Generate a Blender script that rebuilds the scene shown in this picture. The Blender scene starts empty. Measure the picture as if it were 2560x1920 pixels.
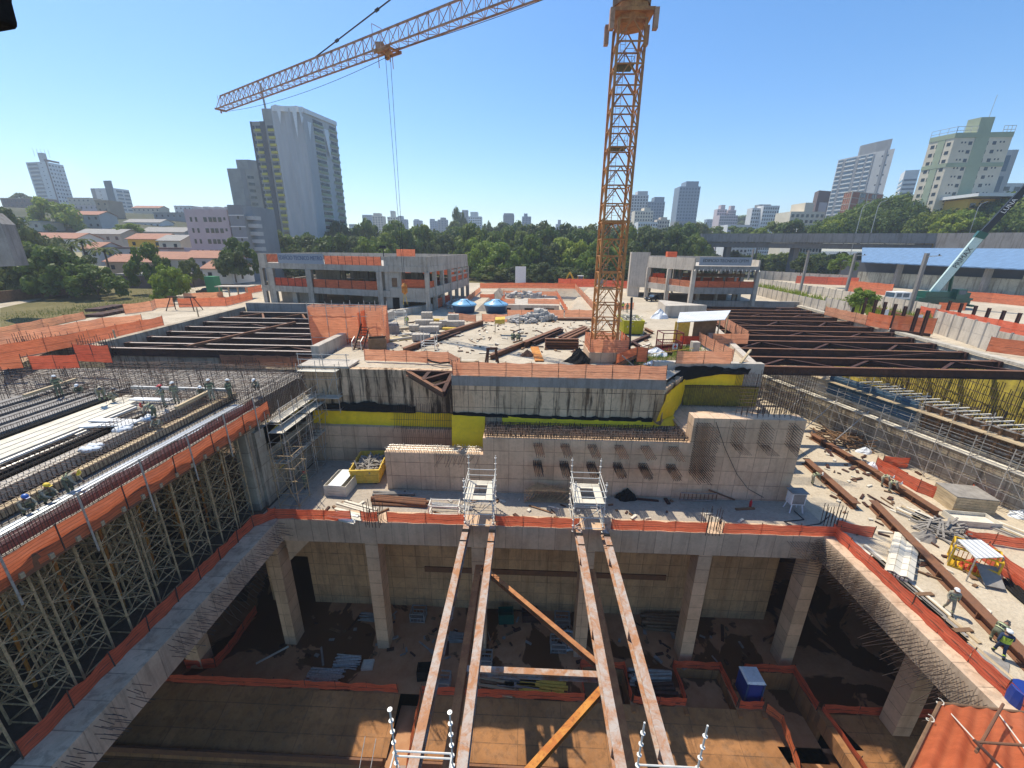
import bpy, bmesh, math, random
import numpy as np
from mathutils import Vector, Matrix
from mathutils.geometry import tessellate_polygon
random.seed(7)
SC = bpy.context.scene
COL = SC.collection
CAMZ = 13.0
PITCH, ROLL, YAW, FPX = math.radians(18.46024), math.radians(0.62108), math.radians(1.98434), 1021.8787
def cam_axes():
    cp, sp = math.cos(PITCH), math.sin(PITCH)
    f = Vector((0, cp, -sp)); u = Vector((0, sp, cp)); r = Vector((1, 0, 0))
    Z = Matrix.Rotation(YAW, 3, 'Z')
    f, u, r = Z @ f, Z @ u, Z @ r
    c, s = math.cos(ROLL), math.sin(ROLL)
    return r * c + u * s, u * c - r * s, f
RT, UP, FW = cam_axes()
cam = bpy.data.cameras.new('camera'); camo = bpy.data.objects.new('camera', cam); COL.objects.link(camo)
cam.sensor_width = 36; cam.lens = FPX / 2560 * 36; cam.clip_start = 0.1; cam.clip_end = 12000
M3 = Matrix((RT, UP, -FW)).transposed()
camo.matrix_world = Matrix.Translation((0, 0, CAMZ)) @ M3.to_4x4()
SC.camera = camo
SUN_EL, SUN_AZ = math.radians(62), math.radians(-46)      # azimuth from +Y, clockwise seen from above
W = bpy.data.worlds.new('World'); SC.world = W; W.use_nodes = True
nt = W.node_tree; nt.nodes.clear()
sky = nt.nodes.new('ShaderNodeTexSky'); sky.sky_type = 'NISHITA'; sky.sun_disc = False
sky.sun_elevation = SUN_EL; sky.sun_rotation = SUN_AZ; sky.altitude = 700
sky.air_density = 1.0; sky.dust_density = 0.8; sky.ozone_density = 1.6
bg = nt.nodes.new('ShaderNodeBackground'); bg.inputs[1].default_value = 0.15
wo = nt.nodes.new('ShaderNodeOutputWorld')
hs = nt.nodes.new('ShaderNodeHueSaturation'); hs.inputs['Saturation'].default_value = 1.32; hs.inputs['Value'].default_value = 0.76
tc = nt.nodes.new('ShaderNodeTexCoord'); dp = nt.nodes.new('ShaderNodeVectorMath'); dp.operation = 'DOT_PRODUCT'; dp.inputs[1].default_value = (-0.7678, 0.6375, 0.0641)
nz = nt.nodes.new('ShaderNodeTexNoise'); nz.inputs['Scale'].default_value = 9; nz.inputs['Detail'].default_value = 7; nt.links.new(tc.outputs['Generated'], nz.inputs['Vector']); nt.links.new(tc.outputs['Generated'], dp.inputs[0])
mr = nt.nodes.new('ShaderNodeMapRange'); mr.interpolation_type = 'SMOOTHSTEP'; mr.inputs[1].default_value = .9945; mr.inputs[2].default_value = .9995; nt.links.new(dp.outputs['Value'], mr.inputs[0])
m2 = nt.nodes.new('ShaderNodeMapRange'); m2.inputs[1].default_value = .42; m2.inputs[2].default_value = .68; nt.links.new(nz.outputs['Fac'], m2.inputs[0])
m3 = nt.nodes.new('ShaderNodeMath'); m3.operation = 'MULTIPLY'; nt.links.new(mr.outputs[0], m3.inputs[0]); nt.links.new(m2.outputs[0], m3.inputs[1])
cm = nt.nodes.new('ShaderNodeMix'); cm.data_type = 'RGBA'; cm.inputs[7].default_value = (4.6, 4.9, 5.2, 1); nt.links.new(m3.outputs[0], cm.inputs[0])
nt.links.new(sky.outputs[0], hs.inputs['Color']); nt.links.new(hs.outputs[0], cm.inputs[6]); nt.links.new(cm.outputs[2], bg.inputs[0]); nt.links.new(bg.outputs[0], wo.inputs[0])
sl = bpy.data.lights.new('sun', 'SUN'); sl.energy = 3.5; sl.angle = math.radians(0.5); sl.color = (1.0, 0.92, 0.77)
so = bpy.data.objects.new('sun', sl); COL.objects.link(so)
sd = Vector((math.sin(SUN_AZ) * math.cos(SUN_EL), math.cos(SUN_AZ) * math.cos(SUN_EL), math.sin(SUN_EL)))
so.rotation_euler = sd.to_track_quat('Z', 'Y').to_euler(); so.location = (-60, 60, 150)
vs = SC.view_settings; vs.view_transform = 'Standard'; vs.look = 'None'; vs.exposure = 0.82; vs.gamma = 1; vs.use_curve_mapping = False
SC.cycles.max_bounces = 6; SC.cycles.volume_bounces = 0; SC.cycles.transparent_max_bounces = 12
def ray(px, py): return RT * ((px - 1280) / FPX) - UP * ((py - 960) / FPX) + FW
def G(px, py, z=2.0):
    d = ray(px, py); t = (z - CAMZ) / d.z; return Vector((d.x * t, d.y * t, z))
def WY(px, py, Y):
    d = ray(px, py); t = Y / d.y; return Vector((d.x * t, Y, CAMZ + d.z * t))
def WX(px, py, X):
    d = ray(px, py); t = X / d.x; return Vector((X, d.y * t, CAMZ + d.z * t))
def obj(name, me, parent=None):
    o = bpy.data.objects.new(name, me); COL.objects.link(o)
    if parent is not None: o.parent = parent
    return o
def tag(o, label=None, cat=None, group=None, kind=None):
    if label: o['label'] = label
    if cat: o['category'] = cat
    if group: o['group'] = group
    if kind: o['kind'] = kind
    return o
def thing(name, label, cat, loc=(0, 0, 0), group=None, rz=0.0):
    o = obj(name, None); o.location = loc; o.rotation_euler = (0, 0, rz); o.empty_display_size = 0.2
    return tag(o, label, cat, group)
_kids = {}
def kids(o): return [c for c in bpy.data.objects if c.parent == o]
def dup(root, tree, loc, rz=0.0, label=None, sc=None, group=None):
    """copy of a thing; tree = [(part, [sub-parts])]"""
    r = root.copy(); COL.objects.link(r); r.location = loc; r.rotation_euler = (0, 0, rz)
    if sc: r.scale = sc if hasattr(sc, '__len__') else (sc, sc, sc)
    if label: r['label'] = label
    if group: r['group'] = group
    for p, subs in tree:
        c = p.copy(); COL.objects.link(c); c.parent = r
        for s in subs:
            d = s.copy(); COL.objects.link(d); d.parent = c
    return r
class MB:
    def __init__(s): s.v = []; s.f = []; s.m = []; s.cm = 0
    def add(s, vs, fs):
        n = len(s.v); s.v += [tuple(p) for p in vs]; s.f += [tuple(i + n for i in f) for f in fs]; s.m += [s.cm] * len(fs); return s
    def box(s, x0, x1, y0, y1, z0, z1):
        return s.add([(x0, y0, z0), (x1, y0, z0), (x1, y1, z0), (x0, y1, z0), (x0, y0, z1), (x1, y0, z1), (x1, y1, z1), (x0, y1, z1)],
                     [(0, 3, 2, 1), (4, 5, 6, 7), (0, 1, 5, 4), (1, 2, 6, 5), (2, 3, 7, 6), (3, 0, 4, 7)])
    def cbox(s, c, sx, sy, sz, rz=0.0):   # centre of the base, turned
        c = Vector(c); ca, sa = math.cos(rz), math.sin(rz)
        P = []
        for z in (0, sz):
            for x, y in ((-sx / 2, -sy / 2), (sx / 2, -sy / 2), (sx / 2, sy / 2), (-sx / 2, sy / 2)):
                P.append((c.x + x * ca - y * sa, c.y + x * sa + y * ca, c.z + z))
        return s.add(P, [(0, 3, 2, 1), (4, 5, 6, 7), (0, 1, 5, 4), (1, 2, 6, 5), (2, 3, 7, 6), (3, 0, 4, 7)])
    def bar(s, p, q, w, h, up=(0, 0, 1)):
        p, q = Vector(p), Vector(q); d = (q - p).normalized(); up = Vector(up)
        sx = d.cross(up)
        if sx.length < 1e-4: sx = d.cross(Vector((1, 0, 0)))
        sx.normalize(); sz = sx.cross(d)
        P = []
        for c in (p, q):
            for a, b in ((-1, -1), (1, -1), (1, 1), (-1, 1)): P.append(c + sx * (a * w / 2) + sz * (b * h / 2))
        return s.add(P, [(0, 1, 2, 3), (7, 6, 5, 4), (0, 4, 5, 1), (1, 5, 6, 2), (2, 6, 7, 3), (3, 7, 4, 0)])
    def ibeam(s, p, q, h, w, t=0.03, up=(0, 0, 1)):
        p, q = Vector(p), Vector(q); d = (q - p).normalized(); up = Vector(up); sx = d.cross(up)
        if sx.length < 1e-4: up = Vector((1, 0, 0)); sx = d.cross(up)
        sx.normalize(); sz = sx.cross(d)
        o = sz * (h / 2 - t / 2)
        s.bar(p + o, q + o, w, t, up); s.bar(p - o, q - o, w, t, up); s.bar(p, q, t, h - 2 * t - .002, up); return s
    def tube(s, p, q, r, n=5, r2=None):
        p, q = Vector(p), Vector(q); d = q - p
        if d.length < 1e-6: return s
        d.normalize(); a = d.orthogonal().normalized(); b = d.cross(a); r2 = r if r2 is None else r2
        P = [p + (a * math.cos(2 * math.pi * i / n) + b * math.sin(2 * math.pi * i / n)) * r for i in range(n)]
        P += [q + (a * math.cos(2 * math.pi * i / n) + b * math.sin(2 * math.pi * i / n)) * r2 for i in range(n)]
        F = [(i, (i + 1) % n, n + (i + 1) % n, n + i) for i in range(n)]
        F += [tuple(reversed(range(n))), tuple(range(n, 2 * n))]
        return s.add(P, F)
    def path(s, pts, r, n=4):
        for a, b in zip(pts, pts[1:]): s.tube(a, b, r, n)
        return s
    def lathe(s, c, prof, n=12):
        c = Vector(c); P = []; F = []
        for (r, z) in prof:
            for i in range(n): P.append((c.x + r * math.cos(2 * math.pi * i / n), c.y + r * math.sin(2 * math.pi * i / n), c.z + z))
        for k in range(len(prof) - 1):
            for i in range(n): F.append((k * n + i, k * n + (i + 1) % n, (k + 1) * n + (i + 1) % n, (k + 1) * n + i))
        F.append(tuple(reversed(range(n)))); F.append(tuple(range((len(prof) - 1) * n, len(prof) * n)))
        return s.add(P, F)
    def prism(s, pts, z0, z1):
        n = len(pts); P = [(x, y, z0) for x, y in pts] + [(x, y, z1) for x, y in pts]
        F = [(i, (i + 1) % n, n + (i + 1) % n, n + i) for i in range(n)]
        s.add(P, F)
        tri = tessellate_polygon([[Vector((x, y, 0)) for x, y in pts]])
        s.add([(x, y, z1) for x, y in pts], tri); s.add([(x, y, z0) for x, y in pts], [t[::-1] for t in tri]); return s
    def sheet(s, loops, z):
        V = [Vector((x, y, 0)) for l in loops for x, y in l]
        tri = tessellate_polygon([[Vector((x, y, 0)) for x, y in l] for l in loops])
        F = []
        for t in tri:
            a, b, c = (V[i] for i in t)
            F.append(t if (b - a).cross(c - a).z > 0 else t[::-1])
        return s.add([(p.x, p.y, z) for p in V], F)
    def quad(s, a, b, c, d): return s.add([a, b, c, d], [(0, 1, 2, 3)])
    def mesh(s, name, mats, off=(0, 0, 0), smooth=False):
        me = bpy.data.meshes.new(name); ox, oy, oz = off
        me.from_pydata([(x - ox, y - oy, z - oz) for x, y, z in s.v], [], s.f)
        for m in (mats if isinstance(mats, (list, tuple)) else [mats]): me.materials.append(m)
        if isinstance(mats, (list, tuple)) and len(mats) > 1: me.polygons.foreach_set('material_index', s.m)
        if smooth: me.polygons.foreach_set('use_smooth', [True] * len(me.polygons))
        me.update(); return me
    def build(s, name, mats, parent=None, smooth=False, kind=None, label=None):
        off = (0, 0, 0)
        if parent is not None:
            off = Vector(parent.location)
            if parent.parent is not None: off = off + parent.parent.location
        o = obj(name, s.mesh(name, mats, off, smooth), parent)
        return tag(o, label, None, None, kind)
    def solo(s, name, mats, label, cat, group=None, smooth=False, kind=None):
        """a thing that is one mesh, its origin at the middle of its base"""
        A = np.array(s.v); lo, hi = A.min(0), A.max(0); off = ((lo[0] + hi[0]) / 2, (lo[1] + hi[1]) / 2, lo[2])
        o = obj(name, s.mesh(name, mats, off, smooth)); o.location = off
        return tag(o, label, cat, group, kind)
def structure(mb, name, mats, smooth=False):
    o = obj(name, mb.mesh(name, mats, (0, 0, 0), smooth)); o['kind'] = 'structure'; return o
def lerp(a, b, t): return a + (b - a) * t
ORD = ['first', 'second', 'third', 'fourth', 'fifth', 'sixth', 'seventh', 'eighth', 'ninth', 'tenth'] + ['eleventh', 'twelfth', 'thirteenth', 'fourteenth', 'fifteenth', 'sixteenth', 'seventeenth', 'eighteenth', 'nineteenth', 'twentieth'] + ['twenty-' + w for w in ('first', 'second', 'third', 'fourth', 'fifth', 'sixth', 'seventh', 'eighth', 'ninth')] + ['thirtieth']
def newmat(name, rough=0.8, metal=0.0, spec=0.3):
    m = bpy.data.materials.new(name); m.use_nodes = True; t = m.node_tree
    b = t.nodes['Principled BSDF']; b.inputs['Roughness'].default_value = rough; b.inputs['Metallic'].default_value = metal
    b.inputs['Specular IOR Level'].default_value = spec
    return m, t, b
def N(t, typ, **k):
    n = t.nodes.new(typ)
    for a, v in k.items(): setattr(n, a, v)
    return n
def pos(t): return N(t, 'ShaderNodeNewGeometry').outputs['Position']
def objco(t): return N(t, 'ShaderNodeTexCoord').outputs['Object']
def mapped(t, src, scale):
    n = N(t, 'ShaderNodeMapping'); n.inputs['Scale'].default_value = scale; t.links.new(src, n.inputs[0]); return n.outputs[0]
def noise(t, src, scale, detail=5, rough=0.6, dist=0.0):
    n = N(t, 'ShaderNodeTexNoise'); n.inputs['Scale'].default_value = scale; n.inputs['Detail'].default_value = detail
    n.inputs['Roughness'].default_value = rough; n.inputs['Distortion'].default_value = dist
    t.links.new(src, n.inputs['Vector']); return n.outputs['Fac']
def ramp(t, src, stops):
    n = N(t, 'ShaderNodeValToRGB'); e = n.color_ramp.elements
    while len(e) < len(stops): e.new(0.5)
    for i, (p, c) in enumerate(stops):
        e[i].position = p; e[i].color = (c, c, c, 1) if not hasattr(c, '__len__') else (*c, 1)
    t.links.new(src, n.inputs[0]); return n.outputs[0]
def mix(t, fac, a, b, mode='MIX'):
    n = N(t, 'ShaderNodeMix', data_type='RGBA', blend_type=mode)
    for i, v in ((0, fac), (6, a), (7, b)):
        if isinstance(v, (int, float)): n.inputs[i].default_value = v if i == 0 else (v, v, v, 1)
        elif isinstance(v, tuple): n.inputs[i].default_value = (*v, 1)
        else: t.links.new(v, n.inputs[i])
    return n.outputs[2]
def math_(t, op, a, b=None, c=None):
    n = N(t, 'ShaderNodeMath', operation=op)
    for i, v in ((0, a), (1, b), (2, c)):
        if v is None: continue
        if isinstance(v, (int, float)): n.inputs[i].default_value = v
        else: t.links.new(v, n.inputs[i])
    return n.outputs[0]
def bump(t, b, h, strength=0.4, dist=0.05):
    n = N(t, 'ShaderNodeBump'); n.inputs['Strength'].default_value = strength; n.inputs['Distance'].default_value = dist
    t.links.new(h, n.inputs['Height']); t.links.new(n.outputs[0], b.inputs['Normal'])
def sep(t, v):
    n = N(t, 'ShaderNodeSeparateXYZ'); t.links.new(v, n.inputs[0]); return n.outputs
def linemask(t, x, w, th, off=0.0):
    u = math_(t, 'FRACT', math_(t, 'ADD', math_(t, 'DIVIDE', x, w), off + 100.0))
    d = math_(t, 'MINIMUM', u, math_(t, 'SUBTRACT', 1.0, u))
    return math_(t, 'LESS_THAN', d, th / w / 2)
def concrete(name, base, grid=None, scol=(0.06, 0.04, 0.026), sth=.50, streak=0.0, blotch=0.35, dirt=(0.20, 0.15, 0.11), dirtamt=0.5, rust=0.0, rough=0.9, fine=6.0, linedark=0.55):
    m, t, b = newmat(name, rough, 0, 0.2); P = pos(t)
    c = mix(t, ramp(t, noise(t, P, 0.35, 6, 0.65), [(0.3, 0), (0.7, 1)]), tuple(x * (1 - blotch) for x in base), tuple(min(1, x * (1 + blotch * .4)) for x in base))
    c = mix(t, ramp(t, noise(t, P, 1.7, 8, 0.7, 0.6), [(0.5, 0), (0.75, dirtamt)]), c, dirt)
    fn = noise(t, P, fine, 8, 0.7)
    c = mix(t, 0.25, c, ramp(t, fn, [(0.25, 0.35), (0.75, 1.0)]), 'MULTIPLY')
    h = fn
    if streak:
        s = ramp(t, noise(t, mapped(t, P, (1.0, 1.0, 0.09)), 1.6, 6, 0.7, 0.3), [(sth, 0), (sth + .1, streak)])
        c = mix(t, s, c, scol)
    if rust:
        s = ramp(t, noise(t, mapped(t, P, (0.8, 0.8, 0.12)), 1.1, 5, 0.6, 0.4), [(0.52, 0), (0.72, rust)])
        c = mix(t, s, c, (0.30, 0.13, 0.045))
    if grid:
        ax, w, hh = grid; X = sep(t, P); u = X[1] if ax == 'y' else X[0]; zz = X[1] if ax == 'xy' else X[2]
        l = math_(t, 'MAXIMUM', linemask(t, u, w, 0.05), linemask(t, zz, hh, 0.06, 0.3))
        wn = N(t, 'ShaderNodeTexWhiteNoise', noise_dimensions='2D'); cb = N(t, 'ShaderNodeCombineXYZ')
        t.links.new(math_(t, 'FLOOR', math_(t, 'DIVIDE', u, w)), cb.inputs[0]); t.links.new(math_(t, 'FLOOR', math_(t, 'ADD', math_(t, 'DIVIDE', zz, hh), 0.3)), cb.inputs[1])
        t.links.new(cb.outputs[0], wn.inputs['Vector'])
        c = mix(t, 0.5, c, ramp(t, wn.outputs['Value'], [(0, 0.68), (1, 1.0)]), 'MULTIPLY')
        lw = math_(t, 'MULTIPLY', l, ramp(t, noise(t, P, 1.3, 3), [(0.25, 0.1), (0.6, linedark)]))
        c = mix(t, lw, c, (0.07, 0.045, 0.03))
        h = math_(t, 'SUBTRACT', fn, l)
    t.links.new(c, b.inputs['Base Color']); bump(t, b, h, 0.35, 0.03); return m
def plain(name, col, rough=0.6, metal=0.0, var=0.15, scale=3.0, spec=0.3, dirt=None, dirtamt=0.5, stretch=None, bumpamt=0.0):
    m, t, b = newmat(name, rough, metal, spec); P = objco(t)
    if stretch: P = mapped(t, P, stretch)
    n = noise(t, P, scale, 6, 0.65)
    c = mix(t, ramp(t, n, [(0.3, 0), (0.7, 1)]), tuple(x * (1 - var) for x in col), tuple(min(1, x * (1 + var)) for x in col))
    if dirt: c = mix(t, ramp(t, noise(t, P, scale * 2.3, 8, 0.7, 0.5), [(0.48, 0), (0.62, dirtamt)]), c, dirt)
    t.links.new(c, b.inputs['Base Color'])
    if bumpamt: bump(t, b, n, bumpamt, 0.05)
    return m
def ribbed(name, col, axis, w, rough=0.5, metal=0.0, depth=0.03, world=False):
    m, t, b = newmat(name, rough, metal, 0.4); P = pos(t) if world else objco(t); X = sep(t, P)
    u = X[axis]; s = math_(t, 'SINE', math_(t, 'MULTIPLY', u, 2 * math.pi / w))
    n = noise(t, P, 0.8, 5)
    c = mix(t, ramp(t, n, [(0.3, 0), (0.7, 1)]), tuple(x * .85 for x in col), tuple(min(1, x * 1.1) for x in col))
    c = mix(t, ramp(t, s, [(0.0, 0.35), (0.35, 0)]), c, tuple(x * .5 for x in col))
    t.links.new(c, b.inputs['Base Color']); bump(t, b, s, 0.8, depth); return m
def netting(name, col, lines=0.16, transl=0.35, dark=0.45):
    """woven plastic safety mesh: horizontal cords, a little light passes through"""
    m, t, b = newmat(name, 0.65, 0, 0.25); P = pos(t); X = sep(t, P)
    zz = math_(t, 'ADD', X[2], math_(t, 'MULTIPLY', noise(t, P, 0.6, 2), 0.25))
    l = linemask(t, zz, lines, lines * .22)
    n = noise(t, mapped(t, P, (1, 1, 3)), 1.3, 5, .65)
    c = mix(t, ramp(t, n, [(0.3, 0), (0.72, 1)]), tuple(x * .72 for x in col), tuple(min(1, x * 1.15) for x in col))
    c = mix(t, math_(t, 'MULTIPLY', l, dark), c, tuple(x * .3 for x in col))
    t.links.new(c, b.inputs['Base Color'])
    tr = N(t, 'ShaderNodeBsdfTranslucent'); t.links.new(c, tr.inputs[0])
    mx = N(t, 'ShaderNodeMixShader'); mx.inputs[0].default_value = transl
    t.links.new(b.outputs[0], mx.inputs[1]); t.links.new(tr.outputs[0], mx.inputs[2])
    tp = N(t, 'ShaderNodeBsdfTransparent'); m9 = N(t, 'ShaderNodeMixShader'); t.links.new(math_(t, 'MULTIPLY', math_(t, 'SUBTRACT', 1.0, l), 0.07), m9.inputs[0]); t.links.new(mx.outputs[0], m9.inputs[1]); t.links.new(tp.outputs[0], m9.inputs[2])
    t.links.new(m9.outputs[0], t.nodes['Material Output'].inputs[0])
    bump(t, b, math_(t, 'ADD', n, math_(t, 'MULTIPLY', l, -.4)), 0.5, 0.05); return m
def foliage(name, c1, c2, yellow=0.0):
    m, t, b = newmat(name, 0.6, 0, 0.25); P = objco(t)
    oi = N(t, 'ShaderNodeObjectInfo')
    n = noise(t, P, 0.7, 4, 0.7)
    c = mix(t, ramp(t, n, [(0.32, 0), (0.68, 1)]), c1, c2)
    c = mix(t, 0.5, c, ramp(t, oi.outputs['Random'], [(0, tuple(x * .5 for x in c1)), (.5, c2), (1, (c2[0] * 1.7, c2[1] * 1.35, c2[2]))]))
    t.links.new(c, b.inputs['Base Color'])
    tr = N(t, 'ShaderNodeBsdfTranslucent'); t.links.new(c, tr.inputs[0])
    mx = N(t, 'ShaderNodeMixShader'); mx.inputs[0].default_value = 0.42
    t.links.new(b.outputs[0], mx.inputs[1]); t.links.new(tr.outputs[0], mx.inputs[2])
    t.links.new(mx.outputs[0], t.nodes['Material Output'].inputs[0]); return m
def ground_mat(name, c1, c2, c3, s=0.12, track=True):
    m, t, b = newmat(name, 0.95, 0, 0.1); P = pos(t)
    a = noise(t, P, s, 8, 0.7, 0.8); d = noise(t, P, s * 9, 8, 0.75, 0.4); e = noise(t, P, 5, 6, .7)
    c = mix(t, ramp(t, a, [(0.32, 0), (0.66, 1)]), c1, c2)
    c = mix(t, ramp(t, d, [(0.52, 0), (0.70, 0.8)]), c, c3)
    c = mix(t, 0.4, c, ramp(t, e, [(0.3, 0.45), (0.65, 1)]), 'MULTIPLY')
    t.links.new(c, b.inputs['Base Color']); bump(t, b, math_(t, 'ADD', d, e), 0.6, 0.12); return m
def wetfloor(name):
    m, t, b = newmat(name, 0.8, 0, 0.4); P = pos(t)
    a = noise(t, P, 0.16, 5, 0.55, 0.9); d = noise(t, P, 0.9, 7, 0.7)
    c = mix(t, ramp(t, d, [(0.3, 0), (0.7, 1)]), (0.33, 0.150, 0.065), (0.45, 0.245, 0.125))
    wet = ramp(t, a, [(0.505, 0), (0.52, 1)])
    c = mix(t, wet, c, (0.11, 0.048, 0.022))
    t.links.new(c, b.inputs['Base Color'])
    t.links.new(ramp(t, wet, [(0, 0.85), (1, 0.3)]), b.inputs['Roughness']); return m
def rusty(name, paint, rust=(0.30, 0.11, 0.035), amt=0.5, dark=(0.05, 0.03, 0.025)):
    m, t, b = newmat(name, 0.75, 0.1, 0.3); P = pos(t)
    n = noise(t, P, 1.1, 8, 0.75, 0.6); k = noise(t, P, 5.0, 6, 0.7)
    c = mix(t, ramp(t, n, [(0.5 - amt * .25, 0), (0.62 - amt * .1, 1)]), paint, rust)
    c = mix(t, ramp(t, k, [(0.55, 0), (0.72, 0.7)]), c, dark)
    t.links.new(c, b.inputs['Base Color']); bump(t, b, k, 0.3, 0.02); return m
M = {}
M['wall_grid'] = concrete('formed_concrete_grid', (0.72, 0.51, 0.34), ('x', 1.25, 1.3), streak=0.12, rust=0.12, blotch=.2, dirtamt=.35)
M['wall_pit'] = concrete('pit_wall_concrete', (0.66, 0.39, 0.20), ('x', 1.22, 1.25), streak=0.25, rust=0.4, blotch=.25)
M['wall_up'] = concrete('stained_upper_wall', (0.80, 0.56, 0.35), ('x', 1.25, 1.6), streak=0.9, sth=.53, rust=0.45, blotch=.2, linedark=.95)
M['wall_dirty'] = concrete('black_stained_wall', (0.74, 0.53, 0.34), ('x', 1.25, 1.9), streak=0.95, rust=0.3, blotch=.35)
M['beam_c'] = concrete('beam_concrete', (0.72, 0.50, 0.33), ('x', 1.25, 3.0), streak=0.15, rust=0.15, blotch=.2, dirtamt=.3)
M['beam_y'] = concrete('side_beam_concrete', (0.66, 0.49, 0.34), ('y', 1.25, 3.0), streak=0.3, rust=0.3, blotch=.25, dirtamt=.3)
M['col_c'] = concrete('column_concrete', (0.72, 0.49, 0.31), ('x', 5.0, 1.25), streak=0.1, rust=0.2, blotch=.2, dirtamt=.3)
M['pale'] = concrete('pale_concrete', (0.56, 0.50, 0.42), None, streak=0.25, blotch=.2, dirtamt=.3)
M['paley'] = concrete('pale_concrete_panels', (0.58, 0.53, 0.44), ('y', 1.8, 1.2), streak=0.3, blotch=.2, dirtamt=.3)
M['grey_c'] = concrete('grey_concrete', (0.33, 0.31, 0.285), None, streak=0.25, blotch=.25, dirtamt=.3)
M['bldg_c'] = concrete('grey_frame_concrete', (0.50, 0.45, 0.38), None, streak=0.3, blotch=.25, dirtamt=.4)
M['trench_wall'] = concrete('trench_wall_concrete', (0.52, 0.45, 0.34), ('y', 2.5, 1.5), streak=0.5, rust=0.25, blotch=.3)
M['deck'] = ground_mat('sandy_deck', (0.52, 0.43, 0.31), (0.60, 0.51, 0.38), (0.38, 0.29, 0.20), 0.25)
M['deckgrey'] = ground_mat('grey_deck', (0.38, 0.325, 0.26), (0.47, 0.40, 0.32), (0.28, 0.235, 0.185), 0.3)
M['site'] = ground_mat('site_ground', (0.42, 0.355, 0.265), (0.60, 0.52, 0.40), (0.25, 0.195, 0.135), 0.11)
M['earth'] = ground_mat('red_earth', (0.34, 0.20, 0.11), (0.45, 0.30, 0.19), (0.22, 0.14, 0.08), 0.2)
M['mud'] = ground_mat('dark_mud', (0.09, 0.065, 0.045), (0.15, 0.11, 0.08), (0.05, 0.036, 0.026), 0.4)
M['grassland'] = ground_mat('dry_grass', (0.115, 0.105, 0.04), (0.19, 0.16, 0.07), (0.22, 0.165, 0.085), 0.25)
M['city_ground'] = ground_mat('city_ground', (0.06, 0.07, 0.035), (0.11, 0.105, 0.07), (0.04, 0.055, 0.02), 0.03)
M['wet'] = wetfloor('wet_pit_floor')
M['invert'] = concrete('sloped_invert_concrete', (0.44, 0.21, 0.085), ('xy', 3.2, 1.55), streak=0.3, rust=0.5, blotch=.35)
M['black'] = plain('black_plastic', (0.017, 0.016, 0.015), 0.85, spec=.1, var=.3, bumpamt=.5)
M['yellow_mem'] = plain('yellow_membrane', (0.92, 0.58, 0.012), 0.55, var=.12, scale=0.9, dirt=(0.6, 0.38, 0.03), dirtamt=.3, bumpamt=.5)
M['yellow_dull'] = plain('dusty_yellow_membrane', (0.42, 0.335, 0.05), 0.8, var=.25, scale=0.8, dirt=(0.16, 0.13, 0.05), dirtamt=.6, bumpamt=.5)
M['orange'] = netting('orange_mesh', (0.95, 0.24, 0.10), transl=.38)
M['orange_pale'] = netting('faded_orange_mesh', (0.97, 0.40, 0.22), 0.2, 0.55, 0.4)
M['orange_red'] = netting('red_orange_mesh', (0.92, 0.17, 0.08), 0.17, 0.4)
M['mesh_shade'] = netting('shade_dark_red_mesh', (0.25, 0.085, 0.07), 0.17, 0.25)  # darkened copy of the mesh, shade put into the colour
M['tarp_o'] = netting('plain_orange_mesh', (0.97, 0.24, 0.10), 3.0, .62, 0)
M['steel_dark'] = rusty('dark_red_oxide_steel', (0.055, 0.024, 0.018), (0.09, 0.04, 0.025), .3, (0.022, 0.013, 0.012))
M['steel_rust'] = rusty('rusty_steel', (0.40, 0.345, 0.30), (0.36, 0.17, 0.08), .38, (0.16, 0.10, 0.07))
M['steel_orange'] = rusty('orange_rust_steel', (0.55, 0.25, 0.05), (0.42, 0.14, 0.03), .35, (0.12, 0.05, 0.02))
M['flange_lit'] = plain('sunlit_flange_tone', (0.40, 0.33, 0.28), 0.8, var=.3)  # pale tone that paints sunlight onto the strut tops
M['steel_or2'] = rusty('rust_brown_steel', (0.42, 0.19, 0.075), (0.30, 0.12, 0.05), .35, (0.12, 0.06, 0.035))
M['steel_brown'] = rusty('brown_steel', (0.17, 0.085, 0.05), (0.22, 0.10, 0.05), .5)
M['rebar'] = rusty('rebar', (0.05, 0.045, 0.042), (0.11, 0.065, 0.045), .4)
M['galv'] = plain('galvanised_tube', (0.50, 0.49, 0.46), 0.45, 0.55, var=.2, dirt=(0.22, 0.15, 0.10), dirtamt=.5)
M['tube_old'] = plain('weathered_scaffold_tube', (0.46, 0.325, 0.175), 0.7, 0.0, var=.3, dirt=(0.13, 0.085, 0.05), dirtamt=.6)
M['tube_white'] = plain('white_scaffold_tube', (0.66, 0.64, 0.58), 0.5, 0.2, var=.15)
M['sheet'] = ribbed('zinc_decking', (0.60, 0.62, 0.63), 0, 0.30, 0.35, 0.7, world=True)
M['plank'] = plain('timber_plank', (0.50, 0.39, 0.24), 0.8, var=.25, scale=1.5, stretch=(1, .15, 1), dirt=(0.22, 0.15, 0.09), dirtamt=.5)
M['plank_pale'] = plain('pale_plank', (0.60, 0.55, 0.45), 0.8, var=.2, scale=1.2)
M['plank_grey'] = plain('grey_plank', (0.26, 0.235, 0.205), 0.85, var=.3, scale=1.5)
M['plywood'] = plain('brown_plywood', (0.20, 0.115, 0.06), 0.7, var=.3, scale=1.0, dirt=(0.10, 0.055, 0.03))
M['yellow_wood'] = plain('yellow_formwork_beam', (0.62, 0.42, 0.07), 0.7, var=.2)
M['crane_y'] = rusty('crane_yellow', (0.52, 0.245, 0.085), (0.38, 0.15, 0.055), .15, (0.22, 0.09, 0.03))
M['crane_o'] = rusty('crane_orange', (0.52, 0.31, 0.20), (0.38, 0.18, 0.09), .2, (0.15, 0.07, 0.03))
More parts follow.
